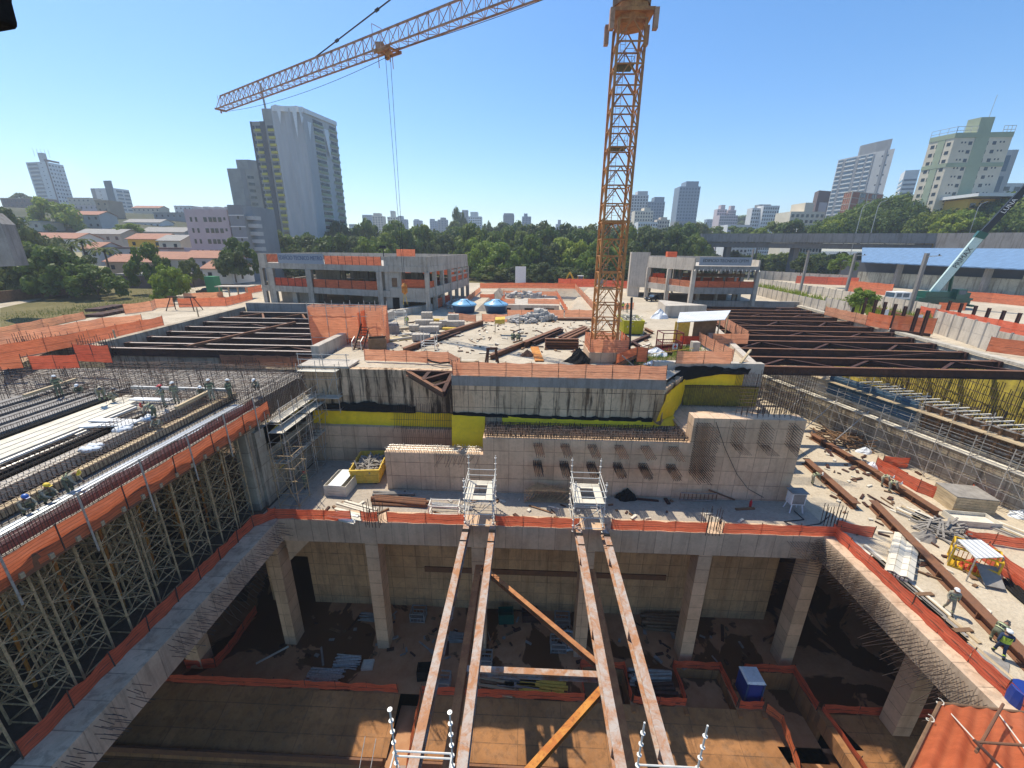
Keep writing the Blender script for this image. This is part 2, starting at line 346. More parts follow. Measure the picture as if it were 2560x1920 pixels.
M['cable'] = plain('dark_cable', (0.03, 0.032, 0.036), 0.5, 0.3)
M['skip_y'] = plain('yellow_green_skip_paint', (0.46, 0.43, 0.012), 0.5, var=.15, dirt=(0.20, 0.17, 0.05), dirtamt=.5)
M['blue_tank'] = plain('blue_tank_plastic', (0.22, 0.46, 0.66), 0.35, var=.08)
M['blue_dark'] = plain('dark_blue_plastic', (0.025, 0.07, 0.17), 0.4, var=.1)
M['blue_potty'] = plain('blue_toilet_plastic', (0.014, 0.04, 0.22), 0.45, var=.1)
M['white'] = plain('white_paint', (0.74, 0.74, 0.72), 0.5, var=.06, dirt=(0.5, 0.47, 0.42), dirtamt=.4)
M['white_tarp'] = plain('white_plastic_sheet', (0.70, 0.72, 0.73), 0.4, var=.15, bumpamt=.6)
M['roof_zinc'] = ribbed('zinc_roof', (0.70, 0.70, 0.68), 0, 0.35, 0.5, 0.1)
M['banner_grey'] = plain('grey_banner_cloth', (0.30, 0.33, 0.37), 0.8, var=.06)
M['letter_blue'] = plain('dark_blue_print', (0.07, 0.10, 0.19), 0.8, var=.04)
M['letter_dark'] = plain('dark_print', (0.045, 0.05, 0.05), 0.8, var=.04)
M['glass'] = plain('dark_window_glass', (0.020, 0.025, 0.032), 0.12, 0.0, var=.3, spec=0.6)
M['glass_blue'] = plain('blue_window_glass', (0.06, 0.10, 0.14), 0.15, 0.0, var=.3, spec=0.6)
M['car_black'] = plain('black_car_paint', (0.012, 0.013, 0.015), 0.2, 0.2, var=.05, spec=0.6)
M['rubber'] = plain('tyre_rubber', (0.022, 0.022, 0.022), 0.85)
M['crane_green'] = plain('dark_green_paint', (0.010, 0.085, 0.058), 0.35, var=.1, spec=.5)
M['boom_mint'] = plain('pale_mint_boom_paint', (0.52, 0.66, 0.63), 0.4, var=.08, dirt=(0.35, 0.42, 0.38), dirtamt=.4)
M['red_cage'] = plain('dark_red_paint', (0.15, 0.014, 0.018), 0.5, var=.15)
M['yellow_cage'] = plain('yellow_cage_paint', (0.62, 0.38, 0.02), 0.5, var=.1)
M['blue_roof'] = ribbed('blue_corrugated_roof', (0.15, 0.26, 0.42), 0, 0.9, 0.85, 0.0, 0.06, world=True)
M['viaduct'] = concrete('viaduct_concrete', (0.27, 0.255, 0.24), None, streak=.4, blotch=.2, dirtamt=.3)
M['viaduct_dark'] = concrete('viaduct_girder', (0.17, 0.165, 0.16), None, streak=.3, blotch=.2)
M['graffiti'] = concrete('pale_painted_wall', (0.55, 0.53, 0.42), ('x', 3, 9), streak=.5, blotch=.25)
M['rubble'] = plain('rubble', (0.42, 0.39, 0.35), 0.9, var=.4, scale=2.5)
M['leafA'] = foliage('dark_leaves', (0.058, 0.10, 0.016), (0.13, 0.19, 0.03))
M['leafB'] = foliage('fresh_leaves', (0.11, 0.175, 0.02), (0.22, 0.30, 0.035))
M['leafC'] = foliage('olive_leaves', (0.055, 0.08, 0.022), (0.12, 0.155, 0.04))
M['bark'] = plain('bark', (0.10, 0.075, 0.05), 0.9, var=.3)
M['tile'] = ribbed('terracotta_tiles', (0.42, 0.20, 0.125), 0, 0.6, 0.85, 0, 0.05)
M['tile_grey'] = ribbed('fibre_cement_sheets', (0.34, 0.32, 0.29), 0, 0.9, 0.85, 0, 0.05)
M['skin'] = plain('skin', (0.24, 0.135, 0.085), 0.6)
M['khaki'] = plain('khaki_workwear', (0.30, 0.275, 0.205), 0.9, var=.2, scale=8)
M['greenwear'] = plain('olive_workwear', (0.14, 0.15, 0.10), 0.9, var=.2, scale=8)
M['hivis'] = plain('hi_vis_cloth', (0.42, 0.56, 0.06), 0.7); M['band'] = plain('reflective_band', (0.40, 0.44, 0.24), 0.6)
M['denim'] = plain('dark_blue_workwear', (0.03, 0.05, 0.10), 0.9)
M['boots'] = plain('dark_boots', (0.02, 0.018, 0.016), 0.7)
for n_, c_ in (('h_white', (0.75, 0.75, 0.73)), ('h_red', (0.55, 0.02, 0.025)), ('h_yellow', (0.72, 0.50, 0.03)), ('h_blue', (0.03, 0.10, 0.35)), ('h_grey', (0.05, 0.055, 0.065))):
    M[n_] = plain('helmet_' + n_[2:], c_, 0.3, var=.03, spec=.5)
def paint(name, col, **k): 
    if name not in M: M[name] = plain(name, col, k.pop('rough', 0.85), var=k.pop('var', .1), scale=k.pop('scale', .25), **k)
    return M[name]
ZD, ZF, ZP = -7.0, -20.0, 2.0            # deck, pit floor, plateau
def gx(px, py): return G(px, py, ZF).x
YF = 22.2
nA0, nA1 = gx(1462, 1740), gx(1572, 1740)
nB0, nB1 = gx(1710, 1745), gx(1828, 1745)
nC0, nC1 = gx(1897, 1750), gx(2022, 1750)
yA, yB, yC = 24.9, 25.2, 25.2
mb = MB().sheet([[(-48, YF), (nA0, YF), (nA0, yA), (nA1, yA), (nA1, YF), (nB0, YF), (nB0, yB), (nB1, yB), (nB1, YF), (nC0, YF), (nC0, yC), (nC1, yC), (nC1, YF), (52, YF), (52, 44), (-48, 44)]], ZF)
structure(mb, 'pit_floor', M['wet'])
mb = MB()
for x0, x1, y1 in ((nA0, nA1, yA), (nB0, nB1, yB), (nC0, nC1, yC)):
    mb.box(x0 - .3, x0, YF - .5, y1 + .3, ZF - 3, ZF - .004); mb.box(x1, x1 + .3, YF - .5, y1 + .3, ZF - 3, ZF - .004)
    mb.box(x0 + .002, x1 - .002, y1, y1 + .3, ZF - 3, ZF - .004)
structure(mb, 'sump_walls', M['invert'])
mb = MB()
for x0, x1, y1, d in ((nA0, nA1, yA, 1.6), (nB0, nB1, yB, 1.0), (nC0, nC1, yC, 1.9)): mb.box(x0, x1, 20.0, y1, ZF - 3, ZF - d)
structure(mb, 'sump_floor', M['wet'])
E_ = MB(); rows = [(22.2, -20.02), (20.3, -20.75), (18.6, -21.15), (18.3, -21.9), (17.7, -21.95), (15.2, -22.3), (9, -23)]
for (ya, za), (yb, zb) in zip(rows, rows[1:]):
    xs = [-48, -40, -33, -27, -22, -17.6, -13.4, -9.2]
    E_.add([(-48, ya, za), (-9.2, ya, za), (-9.2, yb, zb), (-48, yb, zb)], [(0, 3, 2, 1)])
    E_.add([(-7.7, ya, za), (nC0 + .05 if ya > 20.2 else nC0 + .6, ya, za), (nC0 + .6, yb, zb), (-7.7, yb, zb)], [(0, 3, 2, 1)])
    E_.add([(nC1 + .8, ya, za), (52, ya, za), (52, yb, zb), (nC1 + 2.2, yb, zb)], [(0, 3, 2, 1)])
structure(E_, 'invert_slope', M['invert'])
mb = MB(); mb.box(-9.2, -7.7, 9, 22.2, -24, -21.3); mb.box(nC0 + .6, nC1 + .8, 9, 21.0, -24, -21.9)
structure(mb, 'invert_channel', M['wet'])
mb = MB(); mb.bar((nC1 + .15, 22.3, -20.3), (nC1 + 2.0, 9, -22.3), .5, 1.2)
mb.solo('ramp_wall', M['invert'], 'low sloping concrete wall beside the muddy ramp in the pit', 'wall')
for x0, x1 in ((-48, -9.4), (-7.5, nC0 + .4)):
    mb = MB(); mb.box(x0, x1, 18.35, 18.5, -21.6, -21.05)
    mb.solo('drain_channel', M['steel_brown'], 'rusty drain channel across the left sloping slab' if x0 < -20 else 'rusty drain channel across the right sloping slab', 'drain')
mb = MB(); mb.box(-20.0, 22.9, 30.4, 31.2, ZF, -8.2); mb.box(-24, -20.0, 30.4, 31.2, -14.6, -8.2); mb.box(-24.2, -22.3, 30.4, 31.2, ZF, -14.6)
structure(mb, 'pit_wall', M['wall_pit'])
mb = MB(); mb.box(-48, -47.4, 8, 44, -24, -7.8); mb.box(50, 50.6, 8, 90, -24, -7.1); mb.box(-48, 50, 44, 44.6, -24, -7.8)
structure(mb, 'pit_side_wall', M['wall_pit'])
mb = MB(); mb.box(-9, 13.2, 30.28, 30.4 - .002, -15.75, -15.2)
mb.solo('waler_strip', M['steel_brown'], 'dark horizontal waler strip along the pit back wall', 'beam')
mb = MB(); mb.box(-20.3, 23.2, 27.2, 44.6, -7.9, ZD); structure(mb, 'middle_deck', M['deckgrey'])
mb = MB(); mb.box(23.2, 52, -6, 95, -8.0, ZD); structure(mb, 'right_deck', M['deck'])
mb = MB(); mb.box(-62, -20.3, -6, 80, -8.0, ZD - .01); structure(mb, 'left_deck', M['mud'])
mb = MB(); mb.box(-18.7, 22.2, 25.8, 27.2 - .003, -8.95, ZD + .02)
mb.solo('front_beam', M['beam_c'], 'long concrete beam across the pit carried by the tall columns', 'beam')
mb = MB(); mb.box(-20.3, -18.7 - .003, -5, 27.19, -8.95, ZD + .03)
mb.solo('side_beam', M['beam_y'], 'concrete edge beam bristling with rebar left of the pit', 'beam')
mb = MB(); mb.box(22.2 + .003, 23.19, -5, 27.19, -8.95, ZD + .03)
mb.solo('side_beam', M['beam_y'], 'sunlit concrete edge beam with rebar mat right of the pit', 'beam')
cols_px = [(-20.1 + .2, 'leftmost tall column under the corner of the pit beams'), (-11.75, 'tall square column between the left corner column and the steel beams'), (-3.4, 'tall column half hidden behind the left pair of rusty steel beams'),
           (5.1, 'tall column half hidden behind the right pair of rusty steel beams'), (13.95, 'tall concrete column right of the right pair of steel beams'), (22.2, 'rightmost tall column under the right corner of the pit beams')]
for x, lb in cols_px:
    mb = MB(); mb.box(x - .5, x + .5, 25.85, 27.15, ZF, -8.95); mb.solo('concrete_column', M['col_c'], lb, 'column', 'tall columns of the pit')
for x, y, lb in ((27.5, 21.5, 'shaded column under the right deck near its lit edge'), (28.0, 13.5, 'shaded column under the right deck close to the camera'), (-26.5, 24, 'shaded column under the left deck')):
    mb = MB(); mb.box(x - .6, x + .6, y - .6, y + .6, ZF, -8.0); mb.solo('concrete_column', M['col_c'], lb, 'column', 'tall columns of the pit')
mb = MB(); mb.add([(-18.7, 26.1, -8.96), (-16.6, 26.1, -8.96), (-18.7, 26.1, -11.2), (-18.7, 27.0, -8.96), (-16.6, 27.0, -8.96), (-18.7, 27.0, -11.2)], [(0, 2, 1), (3, 4, 5), (0, 1, 4, 3), (1, 2, 5, 4), (2, 0, 3, 5)])
mb.add([(-19.4, 26.9, -8.96), (-19.4, 30.39, -8.96), (-19.4, 26.9, -10.6), (-18.7, 26.9, -8.96), (-18.7, 30.39, -8.96), (-18.7, 26.9, -10.6)], [(0, 1, 2), (3, 5, 4), (0, 3, 4, 1), (1, 4, 5, 2), (2, 5, 3, 0)])
mb.solo('haunch', M['col_c'], 'triangular concrete haunch at the left corner column', 'bracket')
mb = MB(); mb.box(-11.7, -3.4, 30.3, 31.5, ZD, -3.38); mb.box(-11.69, -3.41, 31.502, 34.99, ZD, -5.6); mb.box(-3.398, 13.4, 30.3, 33.6, ZD, -1.85); mb.box(13.402, 22.1, 30.3, 31.5, ZD, 0.38); mb.box(13.403, 22.0, 31.502, 38.49, ZD, -1.6)
structure(mb, 'foundation_block', M['wall_grid'])
mb = MB(); mb.box(-20.5, -11.702, 35.0, 36.0, ZD, -3.3); mb.box(-11.698, -5.7, 35.002, 36.0, ZD, -3.39); structure(mb, 'recess_wall', M['wall_grid'])
mb = MB(); mb.box(-21.0, -20.5, 27.5, 45, ZD, -.6); structure(mb, 'recess_side_wall', M['trench_wall'])
mb = MB(); mb.box(-6.4, 12.0, 33.6, 34.4, ZD, 1.55); mb.prism([(12.0, 33.6), (15.5, 38.5), (15.5, 39.3), (12.0, 34.6)], ZD, 1.55)
structure(mb, 'retaining_wall', M['wall_up'])
mb = MB(); mb.box(-6.42, 12.0, 33.55, 34.2, 1.55, 2.45); structure(mb, 'wall_curb', M['grey_c'])
mb = MB(); mb.box(-21, -6.402, 36.0, 36.7, ZD, 2.1); mb.box(-6.40, -5.9, 34.41, 36.7, ZD, 2.1); structure(mb, 'stained_wall', M['wall_dirty'])
mb = MB(); mb.box(12.4, 22.8, 38.5, 39.2, ZD, 2.7); mb.prism([(22.1, 39.2), (22.8, 39.2), (27.9, 61), (31.2, 69), (35.5, 88), (34.5, 88), (30.4, 69), (27.2, 61)], ZD, 2.35)
structure(mb, 'corner_wall', M['pale'])
LW = [(-48.2, 44.7), (-49.9, 60.5), (-51.2, 73)]
pit2 = [(-9.4, 74), (7.4, 74), (17.5, 122), (-8, 122)]
outer = [(-170, 43.5), (-48.3, 43.5), (-48.3, 44.7), (-51.2, 73), (-30, 73), (-22.6, 67), (-22.0, 40.2), (-19.5, 36.6), (-6, 36.6), (-6, 34.3), (12, 34.3), (15.5, 39), (22.4, 39), (27.5, 61), (31, 69), (35, 88), (56, 90), (53.3, 70), (50, 41), (49, -6), (150, -6), (150, 168), (-170, 168)]
mb = MB().sheet([outer, pit2], ZP); structure(mb, 'site_ground', M['site'])
mb = MB(); mb.sheet([[(-7, 78), (5.5, 78), (13, 118), (-6, 118)]], -1.2)
bt = [(-7, 78), (5.5, 78), (13, 118), (-6, 118)]
for i in range(4):
    a, b, c, d = pit2[i], pit2[(i + 1) % 4], bt[(i + 1) % 4], bt[i]
    mb.add([(*a, ZP), (*b, ZP), (*c, -1.2), (*d, -1.2)], [(0, 1, 2, 3)])
structure(mb, 'excavation', M['site'])
def wall_run(pts, th, z0, z1): 
    mb = MB()
    for (x0, y0), (x1, y1) in zip(pts, pts[1:]):
        d = Vector((x1 - x0, y1 - y0, 0)).normalized(); n = Vector((-d.y, d.x, 0)) * th
        mb.prism([(x0, y0), (x1, y1), (x1 + n.x, y1 + n.y), (x0 + n.x, y0 + n.y)], z0, z1)
    return mb
mb = wall_run([(-48.2, 44.2), (-51.2, 73)], .9, ZD, 2.3); structure(mb, 'left_trench_wall', M['trench_wall'])
mb = MB(); mb.box(-51.0, -24, 73, 73.8, ZD, 3.0); structure(mb, 'left_trench_end_wall', M['grey_c'])
mb = wall_run([(-21.5, 39.8), (-21.7, 66), (-24.5, 73)], .0001, ZD, 2.0); mb = wall_run([(-21.1, 39.8), (-21.3, 66.0)], .8, ZD, 3.3); structure(mb, 'left_trench_parapet', M['pale'])
mb = MB(); mb.prism([(-21.25, 66.2), (-17.2, 74.5), (-18.1, 74.9), (-22.1, 66.4)], 1, 3.1); structure(mb, 'parapet_end', M['pale'])
mb = MB(); mb.box(-48.1, -30, 43.6, 44.2, ZD, .9); mb.box(-29.99, -22.1, 43.6, 44.2, ZD, -.4); structure(mb, 'left_trench_sill', M['trench_wall'])
mb = MB(); mb.prism([(50, 25), (50.2, 41), (53.4, 70), (56, 88), (57, 88), (54.3, 70), (51.2, 41), (51, 25)], ZD, 2.3); structure(mb, 'right_trench_wall', M['paley'])
mb = MB(); mb.box(35, 56.5, 88, 88.8, ZD, 2.9); structure(mb, 'right_trench_end_wall', M['grey_c'])
def hgt(x, y):
    h = ZP - .1
    r = math.hypot(x, y)
    if y > 0:
        a = x / max(y, 1)
        l = min(1, max(0, (-a - .42) / .25)); rr = min(1, max(0, (a - .75) / .35))
        h += l * min(30, max(0, (r - 150) * .13)) + rr * min(34, max(0, (r - 215) * .5))
    if x < -82 : h += 0
    return h
xs = sorted(set([-6000, -4000, -2500, -1600, -1100] + list(range(-800, 801, 20)) + [1100, 1600, 2500, 4000, 6000])); ys = [-400, -200, -100, -50, -6] + list(range(20, 161, 20)) + [168] + list(range(180, 801, 20)) + [1000, 1400, 2000, 3000, 4500, 7000]
xs = sorted(set(xs + [-170, 150]))
mb = MB(); nx, ny = len(xs), len(ys)
mb.v = [(x, y, hgt(x, y)) for y in ys for x in xs]
for j in range(ny - 1):
    for i in range(nx - 1):
        if xs[i] >= -170 and xs[i + 1] <= 150 and ys[j] >= -200 and ys[j + 1] <= 168: continue
        mb.f.append((j * nx + i, j * nx + i + 1, (j + 1) * nx + i + 1, (j + 1) * nx + i)); mb.m.append(0)
structure(mb, 'terrain', M['city_ground'], True)
mb = MB(); mb.box(-120, 60, 136, 167.5, ZP - .3, ZP + .05); structure(mb, 'park_lawn', M['grassland'])
mb = MB(); g = [G(0, 770, 2), G(0, 845, 2), G(200, 800, 2), G(330, 770, 2), G(455, 735, 2), G(440, 700, 2), G(240, 720, 2)]
mb.sheet([[(p.x, p.y) for p in g]], ZP + .006); structure(mb, 'grass_bank', M['grassland'])
mb = MB(); g = [G(0, 930, 2), G(0, 862, 2), G(250, 800, 2), G(330, 805, 2), G(120, 880, 2)]
mb.sheet([[(p.x, p.y) for p in g]], ZP + .006); structure(mb, 'bare_earth', M['earth'])
mb = MB(); g = [G(1600, 918, 2), G(1545, 905, 2), G(1570, 880, 2), G(1660, 860, 2), G(1740, 868, 2), G(1745, 905, 2)]
mb.sheet([[(p.x, p.y) for p in g]], ZP + .006); structure(mb, 'weedy_patch', M['grassland'])
FENCE_N = [0]
def fence(pts, h, label, mat='orange', bay=2.4, group='orange mesh safety fences', sag=.08, posts=True, lean=0.0):
    """posts and one sheet of mesh per bay; pts are points on the ground"""
    pts = [Vector(p) for p in pts]; rng = random.Random(FENCE_N[0] * 31 + 5); FENCE_N[0] += 1
    t = thing('safety_fence', label, 'fence', pts[0], group)
    S = []
    for a, b in zip(pts, pts[1:]):
        n = max(1, round((b - a).length / bay))
        S += [a.lerp(b, i / n) for i in range(n)]
    S.append(pts[-1])
    for i, p in enumerate(S):
        if posts:
            mb = MB(); mb.tube(p - Vector((0, 0, .05)), p + Vector((rng.uniform(-.05, .05), rng.uniform(-.05, .05), h + .12)), .028, 4); mb.build('post', M['rebar'], t)
    for a, b in zip(S, S[1:]):
        d = (b - a); nrm = Vector((d.y, -d.x, 0)).normalized() if d.length > 1e-6 else Vector((0, 1, 0)); nu, nv = 6, 4
        P = []; ph = rng.uniform(0, 6)
        for j in range(nv + 1):
            for k in range(nu + 1):
                u, v = k / nu, j / nv
                w = .045 * math.sin(u * 7 + ph + v * 2) * (0.3 + math.sin(u * math.pi)) + rng.uniform(-.02, .02)
                s = -sag * math.sin(u * math.pi) * v * rng.uniform(.6, 1.4) * min(1, h)
                P.append(a + d * u + nrm * (w + .03 + lean * v) + Vector((0, 0, .02 + h * v + s)))
        F = [(j * (nu + 1) + k, j * (nu + 1) + k + 1, (j + 1) * (nu + 1) + k + 1, (j + 1) * (nu + 1) + k) for j in range(nv) for k in range(nu)]
        MB().add(P, F).build('mesh_panel', M[mat], t, smooth=True)
        mb = MB(); mb.tube(a + nrm * .05 + Vector((0, 0, h * .45)), b + nrm * .05 + Vector((0, 0, h * .45)), .014, 3); mb.build('rail', M['rebar'], t)
    return t
def PG(l, z): return [G(x, y, z) for x, y in l]
hF = .85
fence([(-29, 22.3, ZF), (-9.4, 22.3, ZF)], hF, 'dark orange fence on the pit floor left of the concrete channel', 'orange_red')
fence([(-7.5, 22.3, ZF), (nA0 - .1, 22.3, ZF)], hF, 'orange fence on the pit floor behind the left pair of steel beams', 'orange_red')
fence([(nA0 - .1, 22.4, ZF), (nA0 - .1, yA + .1, ZF), (nA1 + .1, yA + .1, ZF), (nA1 + .1, 22.4, ZF)], hF, 'orange fence bent round the sump behind the right pair of steel beams', 'orange_red')
fence([(nA1 + .2, 22.3, ZF), (nB0 - .1, 22.3, ZF)], hF, 'short orange fence in front of the pipe stack on the pit floor', 'orange_red')
fence([(nB0 - .1, 22.4, ZF), (nB0 - .1, yB + .1, ZF), (nB1 + .1, yB + .1, ZF), (nB1 + .1, 22.4, ZF)], hF, 'orange fence bent round the sump left of the blue toilet', 'orange_red')
fence([(nB1 + .2, 22.3, ZF), (nC0 - .1, 22.3, ZF)], hF, 'short orange fence in front of the blue toilet', 'orange_red')
fence([(nC0 - .1, 22.4, ZF), (nC0 - .1, yC + .1, ZF), (nC1 + .1, yC + .1, ZF), (nC1 + .1, 22.4, ZF)], hF, 'orange fence bent round the muddy sump right of the blue toilet', 'orange_red')
fence([(nC1 + .3, 22.3, ZF), (31, 22.3, ZF)], hF, 'orange fence on the pit floor at far right under the side beam', 'orange_red')
fence(PG([(466, 1672), (540, 1668), (575, 1630), (642, 1532)], ZF), 1.0, 'dark red fence round the hole at the far left of the pit floor', 'orange_red')
fence([(-7.55, 22.2, -20.1), (-7.6, 18.5, -21.3), (-7.6, 15, -22.2)], .8, 'orange fence running down the slope beside the concrete channel', 'orange')
fence([(nC0 + .1, 22.2, -20.1), (nC0 + 1.0, 21.6, -20.4), (nC0 + .75, 18.0, -21.5)], .9, 'faded orange fence down the slope left of the muddy ramp', 'orange')
fence([(nC1 + .35, 22.2, -20.1), (nC1 + 1.2, 19.5, -20.9), (nC1 + 2.1, 16.5, -21.9)], .9, 'orange fence down the slope right of the muddy ramp', 'orange_red')
zb = ZD + .02
def fx(px): return G(px, 1318, zb).x
for a, b, lb in ((652, 868, 'orange fence on the front beam next to the left corner'), (893, 937, 'short orange fence piece on the front beam between two gaps'), (962, 1160, 'orange fence on the front beam left of the left scaffold platform'),
                 (1238, 1446, 'orange fence on the front beam between the two scaffold platforms'), (1526, 1758, 'orange fence on the front beam right of the right scaffold platform'), (1796, 2068, 'orange fence on the front beam up to the right corner')):
    fence([(fx(a), 25.92, zb), (fx(b), 25.92, zb)], .9, lb, 'orange_red')
fence([(-18.9, 25.9, zb), (-20.0, 24.8, zb), (-20.1, 18, zb), (-20.1, 10.2, zb)], .95, 'long shaded orange fence on the left side beam of the pit', 'orange_red', 1.9, sag=.15)
fence([(23.0, 26.2, zb), (23.05, 13.0, zb)], .95, 'long orange fence on the right side beam of the pit', 'orange_red', 1.7)
fence(PG([(2085, 1325), (2180, 1344)], ZD), .9, 'orange fence corner behind the right end of the front beam', 'orange_red')
fence(PG([(2186, 1170), (2292, 1230), (2364, 1257)], ZD), 1.2, 'orange fence in front of the opening on the right deck', 'orange_red')
fence(PG([(2203, 1164), (2267, 1170)], ZD), 1.1, 'short orange fence behind the opening on the right deck', 'orange_red')
fence(PG([(2404, 1350), (2560, 1372)], ZD), .9, 'bright orange fence above the tin roof on the right deck', 'orange_red')
fence(PG([(2455, 1400), (2575, 1492)], ZD), 1.4, 'orange fence beside the black hoses at the right edge of the deck', 'orange_red')
fence(PG([(2424, 1235), (2448, 1258)], ZD), 1.0, 'small orange fence behind the wooden box on the right deck', 'orange_red')
fence([(-6.3, 33.5, 2.47), (11.9, 33.5, 2.47)], 1.25, 'long sunlit orange fence along the top of the retaining wall', 'orange_pale', 2.4)
a, b = G(912, 901, 2.1), G(1122, 909, 2.1)
fence([a, b, (-6.0, 36.2, 2.1)], 1.2, 'orange fence above the black stained wall left of the retaining wall', 'orange_pale')
fence([(-6.0, 36.0, 2.15), (-6.05, 33.6, 2.47)], 1.2, 'short orange fence joining the two wall tops', 'orange_pale', 1.2)
fence(PG([(1689, 909), (1826, 909)], 2.7), 1.25, 'orange fence on the corner wall by the first dark strut', 'orange_pale')
fence(PG([(1830, 906), (1744, 856)], 2.3), 1.3, 'slanting orange fence from the corner wall back towards the shed', 'orange_pale')
fence(PG([(1779, 860), (1868, 860)], 2.2), 1.3, 'orange fence step beside the third dark strut', 'orange_pale')
fence(PG([(1866, 858), (1790, 806)], 2.2), 1.5, 'slanting orange fence right of the tin roofed shed', 'orange_pale')
fence(PG([(1704, 779), (1762, 785)], 2.2), 1.5, 'orange fence behind the tin roofed shed by the frame building', 'orange_pale')
fence(PG([(1122, 797), (1190, 805)], 2), 1.1, 'orange fence in front of the left blue water tank', 'orange_pale')
fence(PG([(1205, 804), (1268, 805)], 2), 1.2, 'orange fence in front of the right blue water tank', 'orange_pale')
fence(PG([(1268, 794), (1409, 794)], 2), 1.3, 'orange fence behind the grey rubble heap', 'orange_pale')
fence(PG([(1411, 793), (1483, 794)], 2), 1.3, 'orange fence left of the tower crane mast foot', 'orange_pale')
fence(PG([(1160, 764), (1201, 729)], 2), 1.3, 'orange fence along the left rim of the shallow excavation', 'orange_pale', 4)
fence(PG([(1200, 721), (1310, 720), (1440, 722)], 2), 1.5, 'orange fence along the far rim of the shallow excavation', 'orange', 5)
fence(PG([(1437, 722), (1484, 776)], 2), 1.5, 'orange fence along the right rim of the shallow excavation', 'orange_pale', 4)
fence(PG([(1391, 738), (1418, 786)], 1.2), 1.3, 'orange fence along the right side of the sunken concrete box', 'orange', 4)
fence(PG([(1257, 738), (1390, 740)], 1.2), 1.2, 'orange fence along the back of the sunken concrete box', 'orange_pale', 4)
fence(PG([(1245, 772), (1262, 745)], 1.2), 1.2, 'orange fence along the left side of the sunken concrete box', 'orange', 4)
fence(PG([(1252, 760), (1287, 760)], 1.0), 1.2, 'small orange fence on the front left of the sunken concrete box', 'orange_pale', 3)
fence(PG([(1320, 760), (1399, 761)], 1.0), 1.2, 'orange fence on the front right of the sunken concrete box', 'orange_pale', 3)
fence(PG([(1200, 748), (1236, 748)], 1.6), 1.2, 'short orange fence left of the sunken concrete box', 'orange', 3)
fence(PG([(1395, 717), (1485, 718)], 2), 2.4, 'tall red fence in front of the yellow backhoe', 'orange_red', 4)
fence(PG([(1507, 719), (1583, 722)], 2), 2.2, 'tall red fence right of the crane mast by the trees', 'orange_red', 4)
fence(PG([(1535, 775), (1583, 772)], 2), 1.2, 'orange fence on the sandy track right of the crane mast', 'orange_pale', 4)
fence(PG([(1660, 748), (1672, 752)], 2), 1.6, 'small orange screen beside the parked black car', 'orange', 4)
fence(PG([(-20, 845), (110, 818), (214, 797)], 2), 1.1, 'upper faded orange fence across the bare ground at far left', 'orange_pale', 3)
fence(PG([(-20, 868), (130, 842), (262, 818), (358, 809)], 2), 1.3, 'middle orange fence across the bare ground at far left', 'orange_pale', 3)
fence(PG([(-20, 905), (118, 880), (228, 858), (411, 817)], 2), 1.5, 'lower orange fence across the bare ground at far left', 'orange', 3)
fence(PG([(313, 785), (382, 776), (391, 770), (436, 766)], 2), 1.6, 'orange fence left of the dark steel trestle', 'orange_pale', 3)
fence(PG([(448, 768), (566, 765), (632, 748)], 2), 1.6, 'orange fence right of the dark steel trestle', 'orange', 3)
fence(PG([(462, 752), (560, 747)], 2), 1.5, 'orange fence behind the dark steel trestle', 'orange_pale', 3)
fence(PG([(615, 735), (655, 728)], 2), 1.6, 'orange fence beside the left corner of the sign building', 'orange', 3)
fence(PG([(82, 924), (201, 920)], 2), 1.3, 'red mesh behind the rebar at the far left of the slab', 'orange_red', 2)
fence(PG([(195, 903), (283, 907)], 2.2), 1.7, 'bright red mesh behind the rebar beside the trench wall end', 'orange_red', 2)
fence(PG([(-10, 925), (60, 920)], 2), 1.2, 'orange mesh at the left edge above the rebar wall', 'orange', 2)
z6 = WY(680, 918, 43.3).z
fence([WY(555, 914, 43.3), WY(792, 919, 43.3)], 1.3, 'orange fence below the nearest strut of the left trench', 'orange_pale')
fence(PG([(2060, 787), (2110, 799), (2163, 812)], 2.2), 1.5, 'orange fence on the trench edge by the pale panel wall', 'orange_pale')
fence(PG([(2163, 813), (2222, 824)], 2.3), 2.0, 'stacked orange fence at the end of the trench edge', 'orange')
fence(PG([(1988, 708), (2065, 712), (2143, 714)], 2), 2.6, 'orange fence left of the leaning grey pole by the rail walls', 'orange_red', 4)
fence(PG([(2118, 728), (2227, 740)], 2), 3.0, 'orange fence in front of the cab of the green mobile crane', 'orange', 4)
fence(PG([(2145, 712), (2285, 722)], 2), 2.2, 'orange fence behind the green mobile crane', 'orange', 5)
fence(PG([(2392, 750), (2475, 757), (2565, 766)], 2), 2.2, 'orange fence right of the green mobile crane', 'orange', 5)
fence(PG([(2226, 826), (2330, 836)], 2.2), 2.2, 'orange mesh behind the dark steel posts on the right', 'orange', 3)
fence(PG([(2295, 790), (2420, 815), (2565, 846)], 2), 1.8, 'long red fence behind the pale panel wall on the right', 'orange_red', 4)
fence(PG([(2342, 775), (2411, 776)], 2), 1.5, 'orange mesh heap beneath the green mobile crane', 'orange', 3)
fence(PG([(2465, 878), (2565, 892)], 2.2), 1.7, 'orange fence at the right edge below the pale panel wall', 'orange')
def ibeam_thing(name, p, q, h, w, mat, label, cat='steel beam', group=None, up=(0, 0, 1)):
    return MB().ibeam(p, q, h, w, .04, up).solo(name, M[mat], label, cat, group)
